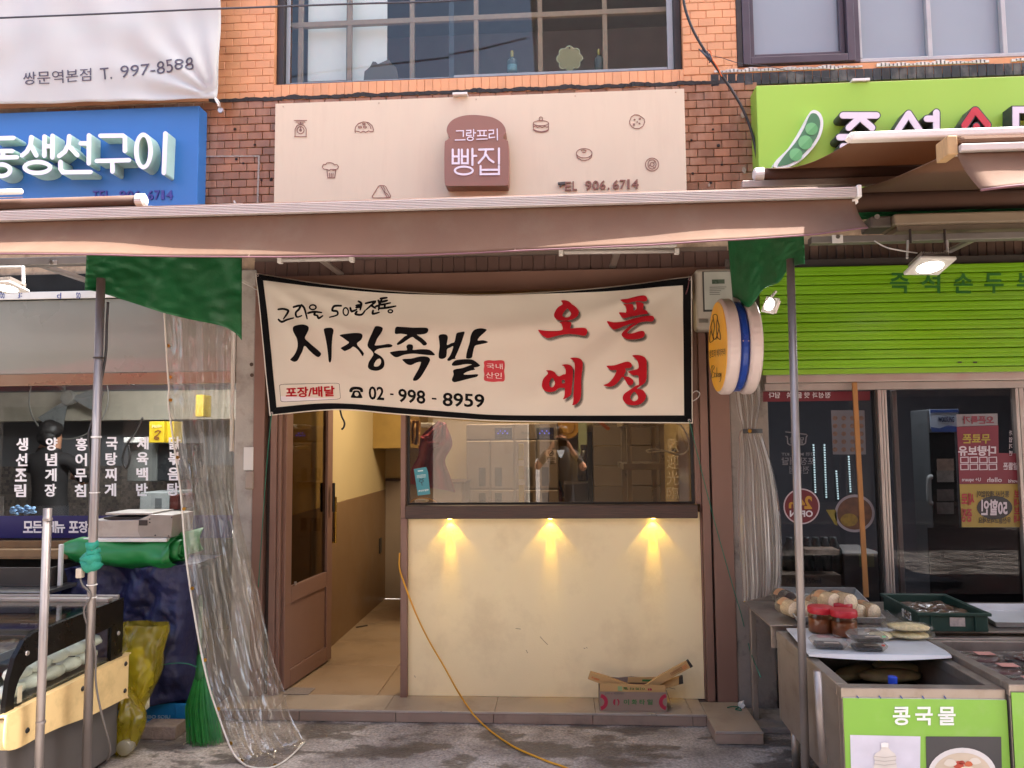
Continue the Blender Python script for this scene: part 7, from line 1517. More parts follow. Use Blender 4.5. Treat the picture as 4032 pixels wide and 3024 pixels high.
# ================================================================== stickers on and things behind the dark glass
YI = 4.5585
st = thing('window_stickers', 'set of reversed vinyl stickers on the left dark pane', 'stickers', wy('C7', 400, 1100, YI))
def stick(name, m, pts, k='C7', Y=YI, par=None): return B().flat([[wy(k, *p, Y) for p in pts]]).build(name, m, par or st, fix=False)
M_rs = mat('sticker_red', '#5e0e1c', .4); M_ws = mat('sticker_white', '#c9c6cc', .5); M_gs = mat('sticker_grey', '#5d5a60', .5)
stick('red_band', M_rs, [(8,248),(743,245),(743,308),(8,318)])
for i, ch_ in enumerate('정성과맛을쏙담다'):
    x = (455,410,365,308,258,188,105,65)[i]; q = B(); lettering(q, ch_, 'C7', ((x+18,252),(x-18,252),(x-18,292),(x+18,292)), YI-.0035, .001, .01); q.build('letter', M_ws, st)
mn = stick('menu_sheet', mat('menu_paper', '#55545c', .5), [(475,376),(705,376),(716,680),(488,680)], Y=YI)
for r_ in range(5):
    for c_ in range(4):
        x, y = 503+60*c_, 430+54*r_; stick('menu_photo', mat('menu_food', '#5a4238', .5, var=.5, vs=60), [(x+17*math.cos(a_), y+16*math.sin(a_)) for a_ in [i*math.pi/7 for i in range(14)]], Y=YI-.0015, par=mn)
op = stick('open_disc', mat('disc_white', '#b9a9b0', .5), ell(273, 1037, 125, 123, 36)); stick('disc_face', M_rs, ell(273, 1037, 116, 114, 36), Y=YI-.0015, par=op)
q = B(); lettering(q, '24', 'C7', ((345,965),(240,965),(240,1055),(345,1055)), YI-.0035, .001, .04); q.build('lettering', mat('sticker_gold', '#a87c24', .5), op)
q = B(); lettering(q, 'h', 'C7', ((232,990),(185,990),(185,1050),(232,1050)), YI-.0035, .001, .04); q.build('lettering', mat('sticker_gold', '#a87c24', .5), op)
q = B(); lettering(q, 'OPEN', 'C7', ((350,1065),(192,1065),(192,1110),(350,1110)), YI-.0035, .001, .03); q.build('lettering', M_ws, op)
b = B(); strokes(b, [[(165,525),(305,542)],[(165,555),(175,560),(178,605),(195,615),(285,612),(300,602),(305,560),(312,550)]], 'C7', YI, 4, .001); b.build('pot_mark', M_gs, st)
q = B(); lettering(q, '밀담', 'C7', ((288,560),(190,560),(190,605),(288,605)), YI, .001, .02); q.build('lettering', M_gs, st)
for tx_, x0_, x1_, y0_, y1_ in (('간편 MEAL KIT', 365, 135, 665, 690), ('포장/배달', 365, 135, 700, 752), ('전문점', 325, 190, 760, 812)):
    q = B(); lettering(q, tx_, 'C7', ((x0_,y0_),(x1_,y0_),(x1_,y1_),(x0_,y1_)), YI, .001, .01); q.build('lettering', M_gs, st)
bw = stick('bowl_photo', mat('bowl_rim_print', '#77727a', .4), ell(638, 1085, 138, 130, 36)); stick('stew_print', mat('stew', '#4a2c1c', .5, var=.5, vs=30), ell(638, 1085, 120, 112, 36), Y=YI-.0015, par=bw)
stick('egg_print', mat('egg_yolk', '#6b5516', .5, var=.4, vs=40), ell(600, 1130, 60, 45, 20), Y=YI-.003, par=bw); stick('yellow_flash', mat('flash_yellow', '#6b5f1a', .5), [(440,1060),(510,1060),(520,1170),(500,1160)])
for i, (x, y0_, y1_) in enumerate(((355,610,965),(430,610,990),(512,790,1000),(597,690,950))):
    t = thing('led_strip', ('long dotted light strip left of the four behind the dark pane', 'long dotted light strip second from left behind the dark pane', 'short dotted light strip third from left behind the dark pane', 'dotted light strip right of the four behind the dark pane')[i], 'light strip', wy('C7', x+15, y1_, 5.6))
    pb('channel', mat('led_channel', '#3a3c40', .5), t, 'C7', x-9, y0_, x+20, y1_, 5.61, .01, 0)
    b = B(); n = int((y1_-y0_)/17)
    for k_ in range(n): p = wy('C7', x+14*(k_/n), y0_+6+k_*17, 5.60); b.box(p.x-.005, p.x+.005, 5.598, 5.604, p.z-.0055, p.z+.0055)
    b.build('diodes', emis('diode', '#d5f2f5', .2), t)
# goods inside
t = ibox('oil_carton', 'brown carton with printed volume behind the dark pane', 'carton', 'A1', 600, 270, 1018, 352, 4.72, .25, mat('carton_brown', '#83705f', .7))
q = B(); lettering(q, '기름', 'A1', (655, 292, 722, 328), 4.716, .002, .02); q.build('lettering', mat('carton_print', '#3f342c', .6), t); q = B(); lettering(q, '350ml', 'A1', (780, 295, 885, 328), 4.716, .002, .02); q.build('lettering', mat('carton_print', '#3f342c', .6), t)
ibox('shelf_base', 'dark low shelf carrying the brown carton inside the window', 'shelf', 'A1', 560, 353, 1050, 560, 4.70, .5, mat('dark_shelf', '#2e2b29', .6))
t = ibox('produce_tray', 'clear tray of sliced food on top of the wrapped bottles', 'tray', 'A1', 785, 105, 1008, 142, 4.75, .2, mat('sliced_food', '#8a7462', .5, var=.3, vs=40))
t = thing('bottle_pack', 'dark wrapped pack of bottles behind the brown carton', 'bottle pack', wy('A1', 820, 268, 4.9))
for i in range(6): p = wy('A1', 690+58*i, 265, 4.88); B().lathe([(.05, 0), (.05, .14), (.02, .2), (.02, .22)], (p.x, 4.9, p.z), 'z', 14).build('bottle', mat('grey_bottle', '#4d5150', .3, var=.2), t, smooth=True)
ibox('white_bin', 'grey white bin with a paper note behind the pine stick', 'bin', 'A1', 1040, 130, 1300, 560, 4.85, .4, mat('bin_grey', '#75716e', .6), lambda t: pb('note', mat('pale_note', '#9aa07c', .7), t, 'A1', 1135, 135, 1232, 220, 4.842, .003, 0))
fr_ = ibox('drinks_fridge', 'glass fronted drinks fridge with blue and white header', 'fridge', 'C7', 1160, 370, 1352, 1400, 5.3, .25, mat('fridge_grey', '#55585a', .4))
pb('header', mat('fridge_white', '#9aa4b4', .4), fr_, 'C7', 1158, 368, 1352, 500, 5.29, .008, 0); stick('header_wave', mat('fridge_blue', '#24407c', .4), [(1160,490),(1220,500),(1280,480),(1352,490),(1352,525),(1170,525)], Y=5.286, par=fr_); pb('header_top', mat('fridge_blue', '#24407c', .4), fr_, 'C7', 1158, 372, 1352, 392, 5.285, .003, 0)
q = B(); lettering(q, 'WOOSUNG', 'C7', (1213, 420, 1322, 458), 5.285, .002, .02); q.build('lettering', mat('navy_print', '#182446', .5), fr_)
pb('door_glass', mat('fridge_door', '#1b1e20', .1), fr_, 'C7', 1172, 530, 1345, 1380, 5.292, .006, 0)
b = B(); b.tube(catmull([wy('C7', *p, 5.26) for p in ((1170,835),(1148,850),(1150,1000),(1172,1015))], 5), .016, 8); b.build('handle', mat('fridge_handle', '#8f908f', .4), fr_, smooth=True)
for i, (y, cc) in enumerate(((750,'#8a7466'),(830,'#77706b'),(960,'#5f5550'),(1050,'#6b6460'))): pb('shelf_goods', mat('goods'+str(i), cc, .6, var=.4, vs=30), fr_, 'C7', 1205, y-40, 1320, y+40, 5.288, .003, 0)
# red and yellow phone poster on the right pane
YQ = 4.532
ps = thing('shop_poster', 'reversed red and yellow discount poster on the right dark pane', 'poster', wy('C7', 1560, 1180, YQ))
stick('red_sheet', mat('poster_red', '#641226', .45), [(1340,490),(1625,480),(1628,670),(1760,672),(1768,880),(1358,882)], Y=YQ, par=ps)
ys_ = stick('yellow_sheet', mat('poster_yellow', '#86702a', .45), [(1358,884),(1770,882),(1786,1180),(1374,1180)], Y=YQ, par=ps); stick('pale_sheet', mat('poster_pale', '#6f6a6e', .5), [(1338,404),(1620,398),(1622,478),(1340,488)], Y=YQ, par=ps)
def rt_text(tx_, x0_, y0_, x1_, y1_, m, bold=.03, Y=YQ-.0035, par=ps): q = B(); lettering(q, tx_, 'C7', ((x1_,y0_),(x0_,y0_),(x0_,y1_),(x1_,y1_)), Y, .001, bold); q.build('lettering', m, par)
M_pw = mat('poster_white', '#b5a9b0', .5); M_pr = mat('poster_red_ink', '#8a1c2a', .5); M_pk = mat('poster_black', '#1f1c1e', .5)
rt_text('오픈특가', 1380, 415, 1595, 470, mat('poster_dark_red', '#6b2130', .5)); rt_text('무료폰', 1380, 540, 1570, 605, mat('poster_gold', '#8f7c2c', .5)); rt_text('다량보유', 1350, 620, 1610, 690, M_pw)
b = B()
for r_ in range(2):
    for c_ in range(4): x = 1392+65*c_; strokes(b, [[(x-26,700+48*r_),(x+26,698+48*r_),(x+28,735+48*r_),(x-24,737+48*r_),(x-26,700+48*r_)]], 'C7', YQ-.002, 3, .001)
b.build('button_row', M_pw, ps)
rt_text('U+ square', 1375, 840, 1505, 872, M_pw, .01); rt_text('olleh', 1550, 838, 1650, 870, M_pw, .01); rt_text('world', 1695, 850, 1765, 874, M_pw, .01)
rt_text('알뜰폰', 1660, 735, 1760, 785, M_pw, .02)
stick('black_oval', M_pk, ell(1600, 1045, 122, 80, 32), Y=YQ-.002, par=ps); rt_text('50할인', 1508, 990, 1688, 1098, M_pw, .03, YQ-.0045)
rt_text('통신사 제외없이', 1480, 930, 1700, 975, M_pk, .01); rt_text('우산들고와보세요', 1490, 1110, 1712, 1155, M_pk, .01); rt_text('새로', 1372, 945, 1462, 1030, M_pr); rt_text('증정', 1374, 1050, 1445, 1145, M_pr); 
for i, ch_ in enumerate('보내보내'): rt_text(ch_, 1735, 925+58*i, 1772, 975+58*i, M_pr)
for i, ch_ in enumerate('가입기변'): rt_text(ch_, 1702, 515+46*i, 1722, 550+46*i, M_pw, .01)
# ================================================================== in front of and inside the bakery
M_card = mat('cardboard', '#9a7b58', .85, var=.06, vs=10, bump=.08, bs=80); M_card_g = mat('grey_cardboard', '#8a7566', .85, var=.08, vs=8); M_card_l = mat('light_cardboard', '#b8935f', .85, var=.05)
M_pg = mat('box_green_print', '#2f6a34', .7); M_prd = mat('box_red_print', '#a3243c', .7)
yb_ = wz('A7', 870, 668, SH).y
X0, X1, Z0, Z1 = rc('A7', 578, 498, 1165, 668, yb_); Z0 = SH+.001
tb = thing('tile_carton', 'opened cardboard tile carton with red and green print on the step', 'carton', ((X0+X1)/2, yb_, SH))
D_ = .15
bx('front', M_card_g, tb, X0, X1, yb_, yb_+.004, Z0, Z1, .001); bx('side', M_card_g, tb, X0, X0+.004, yb_+.0045, yb_+D_, Z0, Z1, .001); bx('side', M_card_g, tb, X1-.004, X1, yb_+.0045, yb_+D_, Z0, Z1, .001); bx('back', M_card, tb, X0+.0045, X1-.0045, yb_+D_-.004, yb_+D_, Z0, Z1+.02, .001); bx('bottom', M_card, tb, X0+.0045, X1-.0045, yb_+.0045, yb_+D_-.0045, Z0, Z0+.004, 0)
b = B(); b.prism([wy('A7', x, y, yb_+.012) for x, y in ((582,428),(600,420),(1138,440),(1150,452),(1152,500),(580,492))], (0, .003, 0)); ff = b.build('front_flap', M_card_l, tb)
b = B(); b.prism([wy('A7', x, y, yb_+.14) for x, y in ((600,410),(650,365),(740,372),(850,362),(980,372),(1120,385),(1150,470),(600,470))], (0, .003, 0)); b.build('back_flap', M_card_g, tb)
b = B(); b.add([(X1, yb_+.005, Z1), (X1, yb_+D_, Z1), (X1+.028, yb_+D_, Z1-.075), (X1+.028, yb_+.01, Z1-.085)], [(0,1,2,3)]); b.build('side_flap', M_card_g, tb, solid=.003, fix=False)
for i, (ch_, x) in enumerate(zip('이화타일', (810, 880, 948, 1015))): q = B(); lettering(q, ch_, 'A7', (x-23, 562, x+24, 608), yb_-.0015, .001, .02); q.build('letter', M_pg, tb)
for i, (ch_, x) in enumerate(zip('이화타일', (952, 906, 858, 805))): q = B(); lettering(q, ch_, 'A7', ((x+19,480),(x-19,480),(x-19,456),(x+19,456)), yb_+.010, .001, .01); q.build('letter', M_pg, ff)
for cx_, s in ((578, 1), (1166, -1)):
    q = B(); n = 14; A_ = [(cx_+s*72*math.cos(a_), 585+72*math.sin(a_)) for a_ in [R(-78)+i*R(156)/n for i in range(n+1)]]; C2_ = [(cx_+s*40*math.cos(a_), 585+40*math.sin(a_)) for a_ in [R(-82)+i*R(164)/n for i in range(n+1)]]
    A_ = [(max(580, min(1163, x)), y) for x, y in A_]; C2_ = [(max(580, min(1163, x)), y) for x, y in C2_]
    q.add([wy('A7', *p, yb_-.001) for p in A_+C2_], [(i, i+1, n+2+i, n+1+i) for i in range(n)]); q.build('red_arc', M_prd, tb, fix=False)
q = B(); q.flat([[wy('A7', 708+a_, 588+c_, yb_-.001) for a_, c_ in ((-14,0),(-10,-20),(0,-28),(8,-26),(6,-10),(4,10),(6,24),(-4,22),(-12,12))]]); q.flat([[wy('A7', 736+a_, 588+c_, yb_-.001) for a_, c_ in ((-10,-30),(4,-28),(14,-12),(14,10),(4,26),(-6,28),(4,10),(2,-8))]]); q.build('leaf_mark', M_prd, tb, fix=False)
q = B(); q.flat([[wy('A7', x, y, yb_+.0105) for x, y in ((995,472),(1005,464),(1012,480),(1005,488))]]); q.flat([[wy('A7', x, y, yb_+.0105) for x, y in ((1012,464),(1030,466),(1034,482),(1018,486))]]); q.build('leaf_mark', M_prd, ff, fix=False)
q = B(); lettering(q, '250 x 400mm', 'A7', (622, 500, 790, 518), yb_-.0015, .001); q.build('lettering', mat('grey_print2', '#6b5f58', .7), tb)
q = B(); q.flat([[wy('A7', x, y, yb_+.0108) for x, y in ((735,446),(775,448),(775,488),(735,486))]]); q.build('mark_square', mat('pale_green_print', '#8a9a68', .7), ff, fix=False)
def strip(label, pts, Y, d, tip=None):
    t = thing('packing_strip', label, 'cardboard strip', wy('A7', *pts[-1], Y)); b = B(); b.prism([wy('A7', *p, Y) for p in pts], (0, d, 0)); b.build('body', M_card_l, t, bevel=.001)
    if tip: b = B(); b.prism([wy('A7', *p, Y-.0015) for p in tip], (0, d+.003, 0)); b.build('black_end', mat('black_tip', '#2e2823', .7), t)
    return t
t = strip('cardboard strip sticking out of the carton to the left', ((475,385),(498,320),(640,362),(830,432),(800,470),(700,450),(560,418)), yb_+.05, .02)
q = B(); strokes(q, [('o', 515, 371, 5, 5), [(528,374),(574,386)], [(528,382),(570,393)]], 'A7', yb_+.048, 2.5, .001); q.build('printed_mark', mat('orange_print', '#c0683a', .7), t)
t = strip('long cardboard strip with black end rising to the upper right', ((975,440),(1080,370),(1220,290),(1350,222),(1390,275),(1260,345),(1120,425),(1040,470)), yb_+.075, .02, ((1335,230),(1352,220),(1391,274),(1370,290)))
q = B(); strokes(q, [[(1195,335),(1288,282),(1298,300),(1205,352),(1195,335)], [(1212,335),(1282,296)]], 'A7', yb_+.073, 2, .001); q.build('printed_mark', mat('brown_print2', '#8a5a34', .7), t); q = B(); strokes(q, [[(1296,282),(1330,258)], [(1300,292),(1336,268)], [(1306,302),(1342,278)]], 'A7', yb_+.073, 2.5, .001); q.build('printed_mark', mat('orange_print', '#c0683a', .7), t)
t = strip('shorter cardboard strip with black end below the long one', ((1000,470),(1040,430),(1200,385),(1300,358),(1305,425),(1180,460),(1100,490)), yb_+.105, .02, ((1268,368),(1302,356),(1306,424),(1268,432)))
t = strip('flat cardboard piece with green band lying in the carton', ((820,415),(825,372),(1060,368),(1100,365),(1098,400),(1070,418)), yb_+.125, .006)
q = B(); q.flat([[wy('A7', x, y, yb_+.124) for x, y in ((948,388),(1045,388),(1042,406),(948,406))]]); q.build('green_band', M_pg, t, fix=False)
# flat grey piece by the door, string scrap
b = B(); b.prism([wz('Z7', *p, SH+.002) for p in ((130,1322),(250,1322),(282,1293),(165,1290))], (0, 0, .003)); b.build('cardboard_scrap', mat('dotted_scrap', '#85776c', .8, var=.3, vs=60), None, label='grey cardboard scrap on the floor at the open door', cat='scrap')
b = B(); b.prism([wz('Z7', *p, SH+.002) for p in ((466,1012),(520,1002),(522,1006),(470,1016))], (0, 0, .003)); b.build('wood_splinter', mat('dark_splinter', '#3a2c22', .8), None, label='dark splinter lying on the bakery floor inside the door', cat='scrap')
b = B(); b.tube(catmull([wz('A7', *p, SH+.006) for p in ((1690,632),(1740,622),(1790,630),(1760,648),(1812,655),(1800,635))], 4), .003, 5); b.build('string_scrap', M_gcord, None, label='tangled scrap of green string on the side step', cat='string', smooth=True)
b = B(); b.ico(wz('A7', 1815, 605, SH+.02), .018, 2, .8); b.build('paper_scrap', M_white, None, label='crumpled white paper scrap at the foot of the doorpost', cat='litter')
# yellow cable
pts = [wy('Z7', 668, 672, 4.555), wy('Z7', 667, 740, 4.55), wy('Z7', 690, 815, 4.54), wy('Z7', 740, 945, 4.53), wy('Z7', 800, 1070, 4.515), wy('Z7', 870, 1190, 4.49), wy('Z7', 925, 1290, 4.46), wz('Z7', 962, 1350, SH+.008), wz('Z7', 990, 1390, SH+.007), wy('Z7', 1008, 1415, 4.325), wz('Z7', 1050, 1458, .008), wz('Z7', 1100, 1500, .007), wz('Z7', 1200, 1565, .007), wz('Z7', 1340, 1625, .007), wz('Z7', 1440, 1662, .007), wz('Z7', 1560, 1740, .007), wz('Z7', 1600, 1900, .007)]
cord('extension_cable', mat('yellow_cable', '#cf9422', .45, var=.1, vs=12), pts, .0050, 'long yellow cable running from the door frame over the step onto the street', 'cable', 8, smooth=8)
# ---- room contents
def ib(name, label, cat, k, x0, y0, x1, y1, Y, d, m, extra=None): return ibox(name, label, cat, k, x0, y0, x1, y1, Y, d, m, extra)
M_fs = mat('fridge_steel', '#7d7065', .38, .5, var=.05, vs=6, stretch=(1, 1, .2)); M_fh = mat('fridge_recess', '#2b2320', .5)
fx0, fx1 = wy('A6', 572, 400, 6.7).x, wy('A6', 1190, 400, 6.7).x
fg = thing('steel_fridge', 'tall four-door stainless steel fridge at the back of the bakery', 'fridge', ((fx0+fx1)/2, 6.7, SH))
fz = wy('A6', 800, 115, 6.7).z; fz2 = wy('A6', 800, 230, 6.7).z; fz3 = wy('A6', 800, 558, 6.7).z
bx('cabinet', M_fs, fg, fx0, fx1, 6.72, 7.38, SH, fz, .006)
xm = wy('A6', 898, 400, 6.7).x
for a, c_ in ((fx0, xm-.006), (xm+.006, fx1)):
    bx('control_panel', M_fs, fg, a+.003, c_-.003, 6.70, 6.7195, fz2+.012, fz-.005, .004)
    md = (a+c_)/2
    for u0, u1 in ((a+.003, md-.003), (md+.003, c_-.003)):
        for z0_, z1_ in ((fz3+.01, fz2), (SH+.15, fz3-.005)):
            dd = bx('door', M_fs, fg, u0, u1, 6.695, 6.7195, z0_, z1_, .006)
    for xx in (md-.10, md+.04):
        bx('handle_recess', M_fh, fg, xx, xx+.06*1.0, 6.691, 6.6945, wy('A6', 600, 535, 6.7).z, wy('A6', 600, 410, 6.7).z, .002)
        bx('handle_recess', M_fh, fg, xx, xx+.06, 6.691, 6.6945, SH+.7, wy('A6', 600, 580, 6.7).z, .002)
for x in (820, 1100):
    p = wy('A6', x, 180, 6.69); bx('display', mat('display_dark', '#232030', .2), fg, p.x-.075, p.x+.075, 6.692, 6.699, p.z-.05, p.z+.05, .003)
    b = B()
    for i in range(5): b.box(p.x-.05+.02*i, p.x-.042+.02*i, 6.6895, 6.6915, p.z-.006+.02*(i % 2), p.z+.004+.02*(i % 2))
    b.build('display_digits', emis('blue_digits', '#4a5cff', .5), fg)
q = B(); lettering(q, '위니브', 'A6', (938, 168, 992, 188), 6.693, .002, .03); q.build('lettering', mat('fridge_print', '#2d2622', .5), fg)
ns = pb('notice', mat('notice_white', '#a89890', .6), fg, 'A6', 1104, 290, 1173, 380, 6.688, .002, 0)
b = B(); strokes(b, [('o', 1139, 313, 17, 17), [(1127,325),(1151,301)], [(1128,313),(1150,313)], [(1112,345),(1166,345)], [(1112,354),(1166,354)], [(1116,366),(1162,366)], [(1116,373),(1162,373)]], 'A6', 6.684, 2, .001); b.build('no_smoking_mark', mat('notice_ink', '#4a3e38', .6), ns)
for x, y in ((828, 238), (1112, 236)): pb('label_strip', mat('label_dim', '#6a5c52', .6), fg, 'A6', x, y, x+62, y+80, 6.6885, .002, 0)
ib('wall_cupboard', 'mustard yellow wall cupboard in the corner of the bakery', 'cupboard', 'A6', -60, -20, 258, 282, 6.9, .45, mat('mustard_cupboard', '#9a7b3c', .6))
ib('serving_counter', 'dark topped counter along the left inside the bakery window', 'counter', 'A6', 190, 516, 545, 760, 6.2, .5, mat('tan_counter', '#7d6a55', .6), lambda t: pb('top', M_wood, t, 'A6', 180, 508, 555, 518, 6.18, .54, .002))
def drape(name, label, cat, k, poly, Y, m, seed=0):
    t = Vector((0, 0)); L_ = cv([Vector(p) for p in poly[0]], 6); R_ = cv([Vector(p) for p in poly[1]], 6)
    b = B(); b.grid(lambda u, v: (lambda p: wy(k, p.x, p.y, Y+.05*math.sin(u*14+seed+v*2)*(.4+.6*v)+.04*noise.noise((u*4+seed, v*4, 0))))(samp(L_, v).lerp(samp(R_, v), u)), 30, 30)
    return b.build(name, m, None, label=label, cat=cat, smooth=True, fix=False, solid=.004)
M_mag = mat('magenta_cloth', '#7a1230', .7, var=.15, vs=8)
drape('cloth_bundle', 'dark magenta cloth bundle hanging behind the left of the shop window', 'cloth', 'A6', ([(380,100),(262,210),(250,330),(205,420),(200,520)], [(430,110),(480,250),(430,360),(465,470),(500,575)]), 5.6, M_mag)
drape('cloth_bundle', 'rose red cloth folded above the magenta bundle', 'cloth', 'A6', ([(262,200),(300,190),(340,160)], [(350,280),(430,250),(440,115)]), 5.55, mat('rose_cloth', '#8e2038', .7, var=.15, vs=8), 2)
drape('paper_sheet', 'tan paper sheet folded over in the top left of the shop window', 'paper', 'A6', ([(195,90),(200,180),(205,250)], [(262,95),(262,160),(255,265)]), 5.5, mat('tan_paper', '#a5783c', .7), 4)
for i, (x, y, x1_, y1_) in enumerate(((258,110,345,140),(262,258,342,280))): ib('wall_shelf', ('upper white shelf board behind the magenta cloth', 'lower white shelf board behind the magenta cloth')[i], 'shelf', 'A6', x, y, x1_, y1_, 5.75, .2, M_white)
tc = thing('teal_leaflet', 'teal leaflet taped at a tilt on the shop window', 'leaflet', wy('A6', 275, 598, 4.612))
B().prism([wy('A6', *p, 4.612) for p in ((220,420),(303,406),(315,440),(330,588),(247,598))], (0, .0015, 0)).build('sheet', mat('teal_paper', '#3f8f9c', .5, var=.05), tc)
q = B(); q.flat([[wy('A6', *p, 4.6095) for p in ((246,430),(282,426),(283,434),(247,438))]]); lettering(q, '배달의민족', 'A6', ((318,552),(250,562),(252,574),(320,566)), 4.609, .001, .03)
for y in (458, 466, 474): q.flat([[wy('A6', *p, 4.6095) for p in ((240,y+4),(300,y-3),(300,y),(240,y+7))]])
q.build('lettering', mat('leaflet_white', '#c8dede', .5), tc, fix=False)
b = B(); strokes(b, [('o', 270, 500, 14, 8), [(262,490),(258,484)], [(278,488),(284,482)], [(272,508),(276,530)]], 'A6', 4.609, 2, .001); b.build('bee_mark', mat('leaflet_ink', '#1d3a40', .5), tc)
ib('paint_tub', 'white lidded paint tub standing inside the window corner', 'tub', 'A6', 225, 622, 300, 648, 4.85, .12, M_white)
cord('yellow_lead', mat('yellow_cable', '#b07d1e', .45), [wy('A6', *p, 4.8) for p in ((200,648),(215,628),(260,615),(320,620),(360,635),(378,648))], .004, 'thin yellow lead curled inside the window corner', 'cable')
b = B(); a, c_ = wy('A6', 940, 250, 5.2), wy('A6', 942, 646, 5.2)
lv = thing('spirit_level', 'upright yellow level stick shining inside the shop window', 'level', (c_.x, 5.2, c_.z)); bx('bar', mat('level_yellow', '#b9a838', .35), lv, c_.x-.018, c_.x+.018, 5.2, 5.225, c_.z-.5, a.z, .003)
for z in (.3, .62): bx('vial_window', M_white, lv, c_.x-.0185, c_.x+.0185, 5.197, 5.1995, c_.z+(a.z-c_.z)*z, c_.z+(a.z-c_.z)*(z+.1), 0)
p = wy('A6', 1168, 640, 7.1); t = thing('fire_extinguisher', 'red fire extinguisher standing behind the reflection in the bakery', 'extinguisher', (p.x, 7.1, p.z-.35))
B().lathe([(.06, 0), (.065, .02), (.065, .38), (.03, .44), (.025, .46)], (p.x, 7.1, p.z-.30), 'z', 18).build('cylinder', mat('extinguisher_red', '#6e1a1c', .3), t, smooth=True); B().lathe([(.0665, .15), (.0665, .28)], (p.x, 7.1, p.z-.30), 'z', 18, False).build('label', M_white, t); B().tube([(p.x, 7.1, p.z+.16), (p.x+.03, 7.09, p.z+.2), (p.x+.08, 7.09, p.z+.05)], .012, 8).build('hose', M_fr_d, t, smooth=True)
ib('dark_cabinet', 'dark brown low cabinet below the bottle in the bakery', 'cabinet', 'A6', 1228, 518, 1390, 760, 6.0, .4, mat('espresso_cabinet', '#2c201b', .5))
p = wy('A6', 1372, 508, 5.95); t = thing('sauce_bottle', 'dark sauce bottle standing on the brown cabinet', 'bottle', (p.x, 6.05, p.z)); B().lathe([(.055, 0), (.06, .01), (.06, .17), (.03, .22), (.028, .25)], (p.x, 6.05, p.z+.002), 'z', 18).build('body', mat('soy_dark', '#231a14', .25), t, smooth=True); B().lathe([(.033, .25), (.033, .285)], (p.x, 6.05, p.z), 'z', 14).build('cap', M_fh, t)
ib('wall_panel', 'pale green upright wall panel at the back of the bakery', 'panel', 'A6', 1325, 60, 1385, 700, 7.2, .05, mat('pale_green_panel', '#a9b08a', .6))
ib('wall_lamp', 'amber round wall lamp near the top of the shop window', 'lamp', 'A6', 1212, 60, 1290, 175, 7.25, .06, mat('tan_plate', '#6d5636', .6), lambda t: B().lathe([(.11, -.03), (.12, 0), (.06, -.04)], wy('A6', 1250, 138, 7.24), 'y', 20).build('amber_disc', mat('amber', '#b8862c', .4), t))
ib('black_column', 'black column with curved top inside the bakery', 'column', 'A6', 1388, 170, 1421, 760, 5.9, .12, mat('black_column', '#121010', .4))
wp = thing('panelled_wall', 'horizontally boarded grey brown wall beside the steel shelf', 'wall', wy('A6', 1500, 700, 7.0))
for i in range(14): zb_ = SH+.18*i; bx('board', mat('grey_board', '#76695c', .55, var=.06, rnd=.1, vs=5), wp, wy('A6', 1425, 400, 7.0).x, IX1-.002, 7.0, 7.04, zb_+.003, zb_+.177, .003)
b = B(); b.prism([wy('A6', *p, 5.4) for p in ((1450,105),(1485,105),(1538,145),(1530,160),(1515,160))], (0, .01, 0)); b.build('orange_tag', mat('orange_paper', '#b35a12', .6), None, label='orange paper strip showing under the banner in the window', cat='paper')
# steel rack
sx = [wy('A6', x, 300, 5.7).x for x in (1580, 1648, 1675, 1900)]
rk = thing('steel_rack', 'steel shelving rack inside the right of the shop window', 'rack', ((sx[0]+sx[3])/2, 5.7, SH)); M_rk = mat('rack_steel', '#9a8f84', .32, .6)
zt_ = wy('A6', 1780, 150, 5.6).z; zm_ = wy('A6', 1790, 425, 5.6).z
for x in (wy('A6', 1648, 300, 5.6).x, wy('A6', 1886, 300, 5.6).x-.02):
    for y in (5.6, 6.1): bx('post', M_rk, rk, x, x+.035, y, y+.035, SH, zt_+.1, .003)
for z in (zt_+.02, zm_): bx('shelf', M_rk, rk, wy('A6', 1640, 300, 5.6).x-.02, wy('A6', 1900, 300, 5.6).x, 5.59, 6.15, z, z+.045, .003)
b = B(); p = wx('A6', 1845, 610, IX1-.01); b.box(IX1-.012, IX1-.001, p.y-.05, p.y+.03, p.z-.1, p.z+.1); b.build('wall_plate', mat('black_plastic', '#191919', .4), shop)
cord('white_lead', mat('ivory_cable', '#c9bda6', .5), [wy('A6', *p, 4.66) for p in ((1985,115),(2020,140),(2050,195),(2065,255),(2050,300),(2010,322),(1950,315),(1880,292),(1810,288),(1778,298),(1800,308),(1860,302),(1920,300),(1955,300))], .0045, 'white lead looped behind the right end of the shop window', 'cable', 8)
p = wy('A6', 1965, 293, 4.655); bx('lead_plug', mat('black_plastic', '#191919', .4), None, p.x-.018, p.x+.014, 4.65, 4.665, p.z-.01, p.z+.01, .003, label='small black plug at the end of the white lead', cat='plug')
gl_ = thing('glass_lettering', 'column of pale embossed characters on the right of the shop window', 'lettering', wy('A6', 1950, 640, 4.61))
etch = fade_mat('etched_vinyl', '#c0a87c', .28)
for i, ch_ in enumerate('歡迎光臨'): q = B(); lettering(q, ch_, 'A6', (1915, 215+108*i, 1995, 310+108*i), 4.6115, .001, .0); q.build('letter', etch, gl_)
cord('door_wire', mat('black_cable', '#201d1d', .5), [wy('Z7', *p, 4.70) for p in ((395,15),(402,45),(415,75),(412,95),(402,106))], .006, 'short black wire hanging below the banner in the doorway', 'wire')
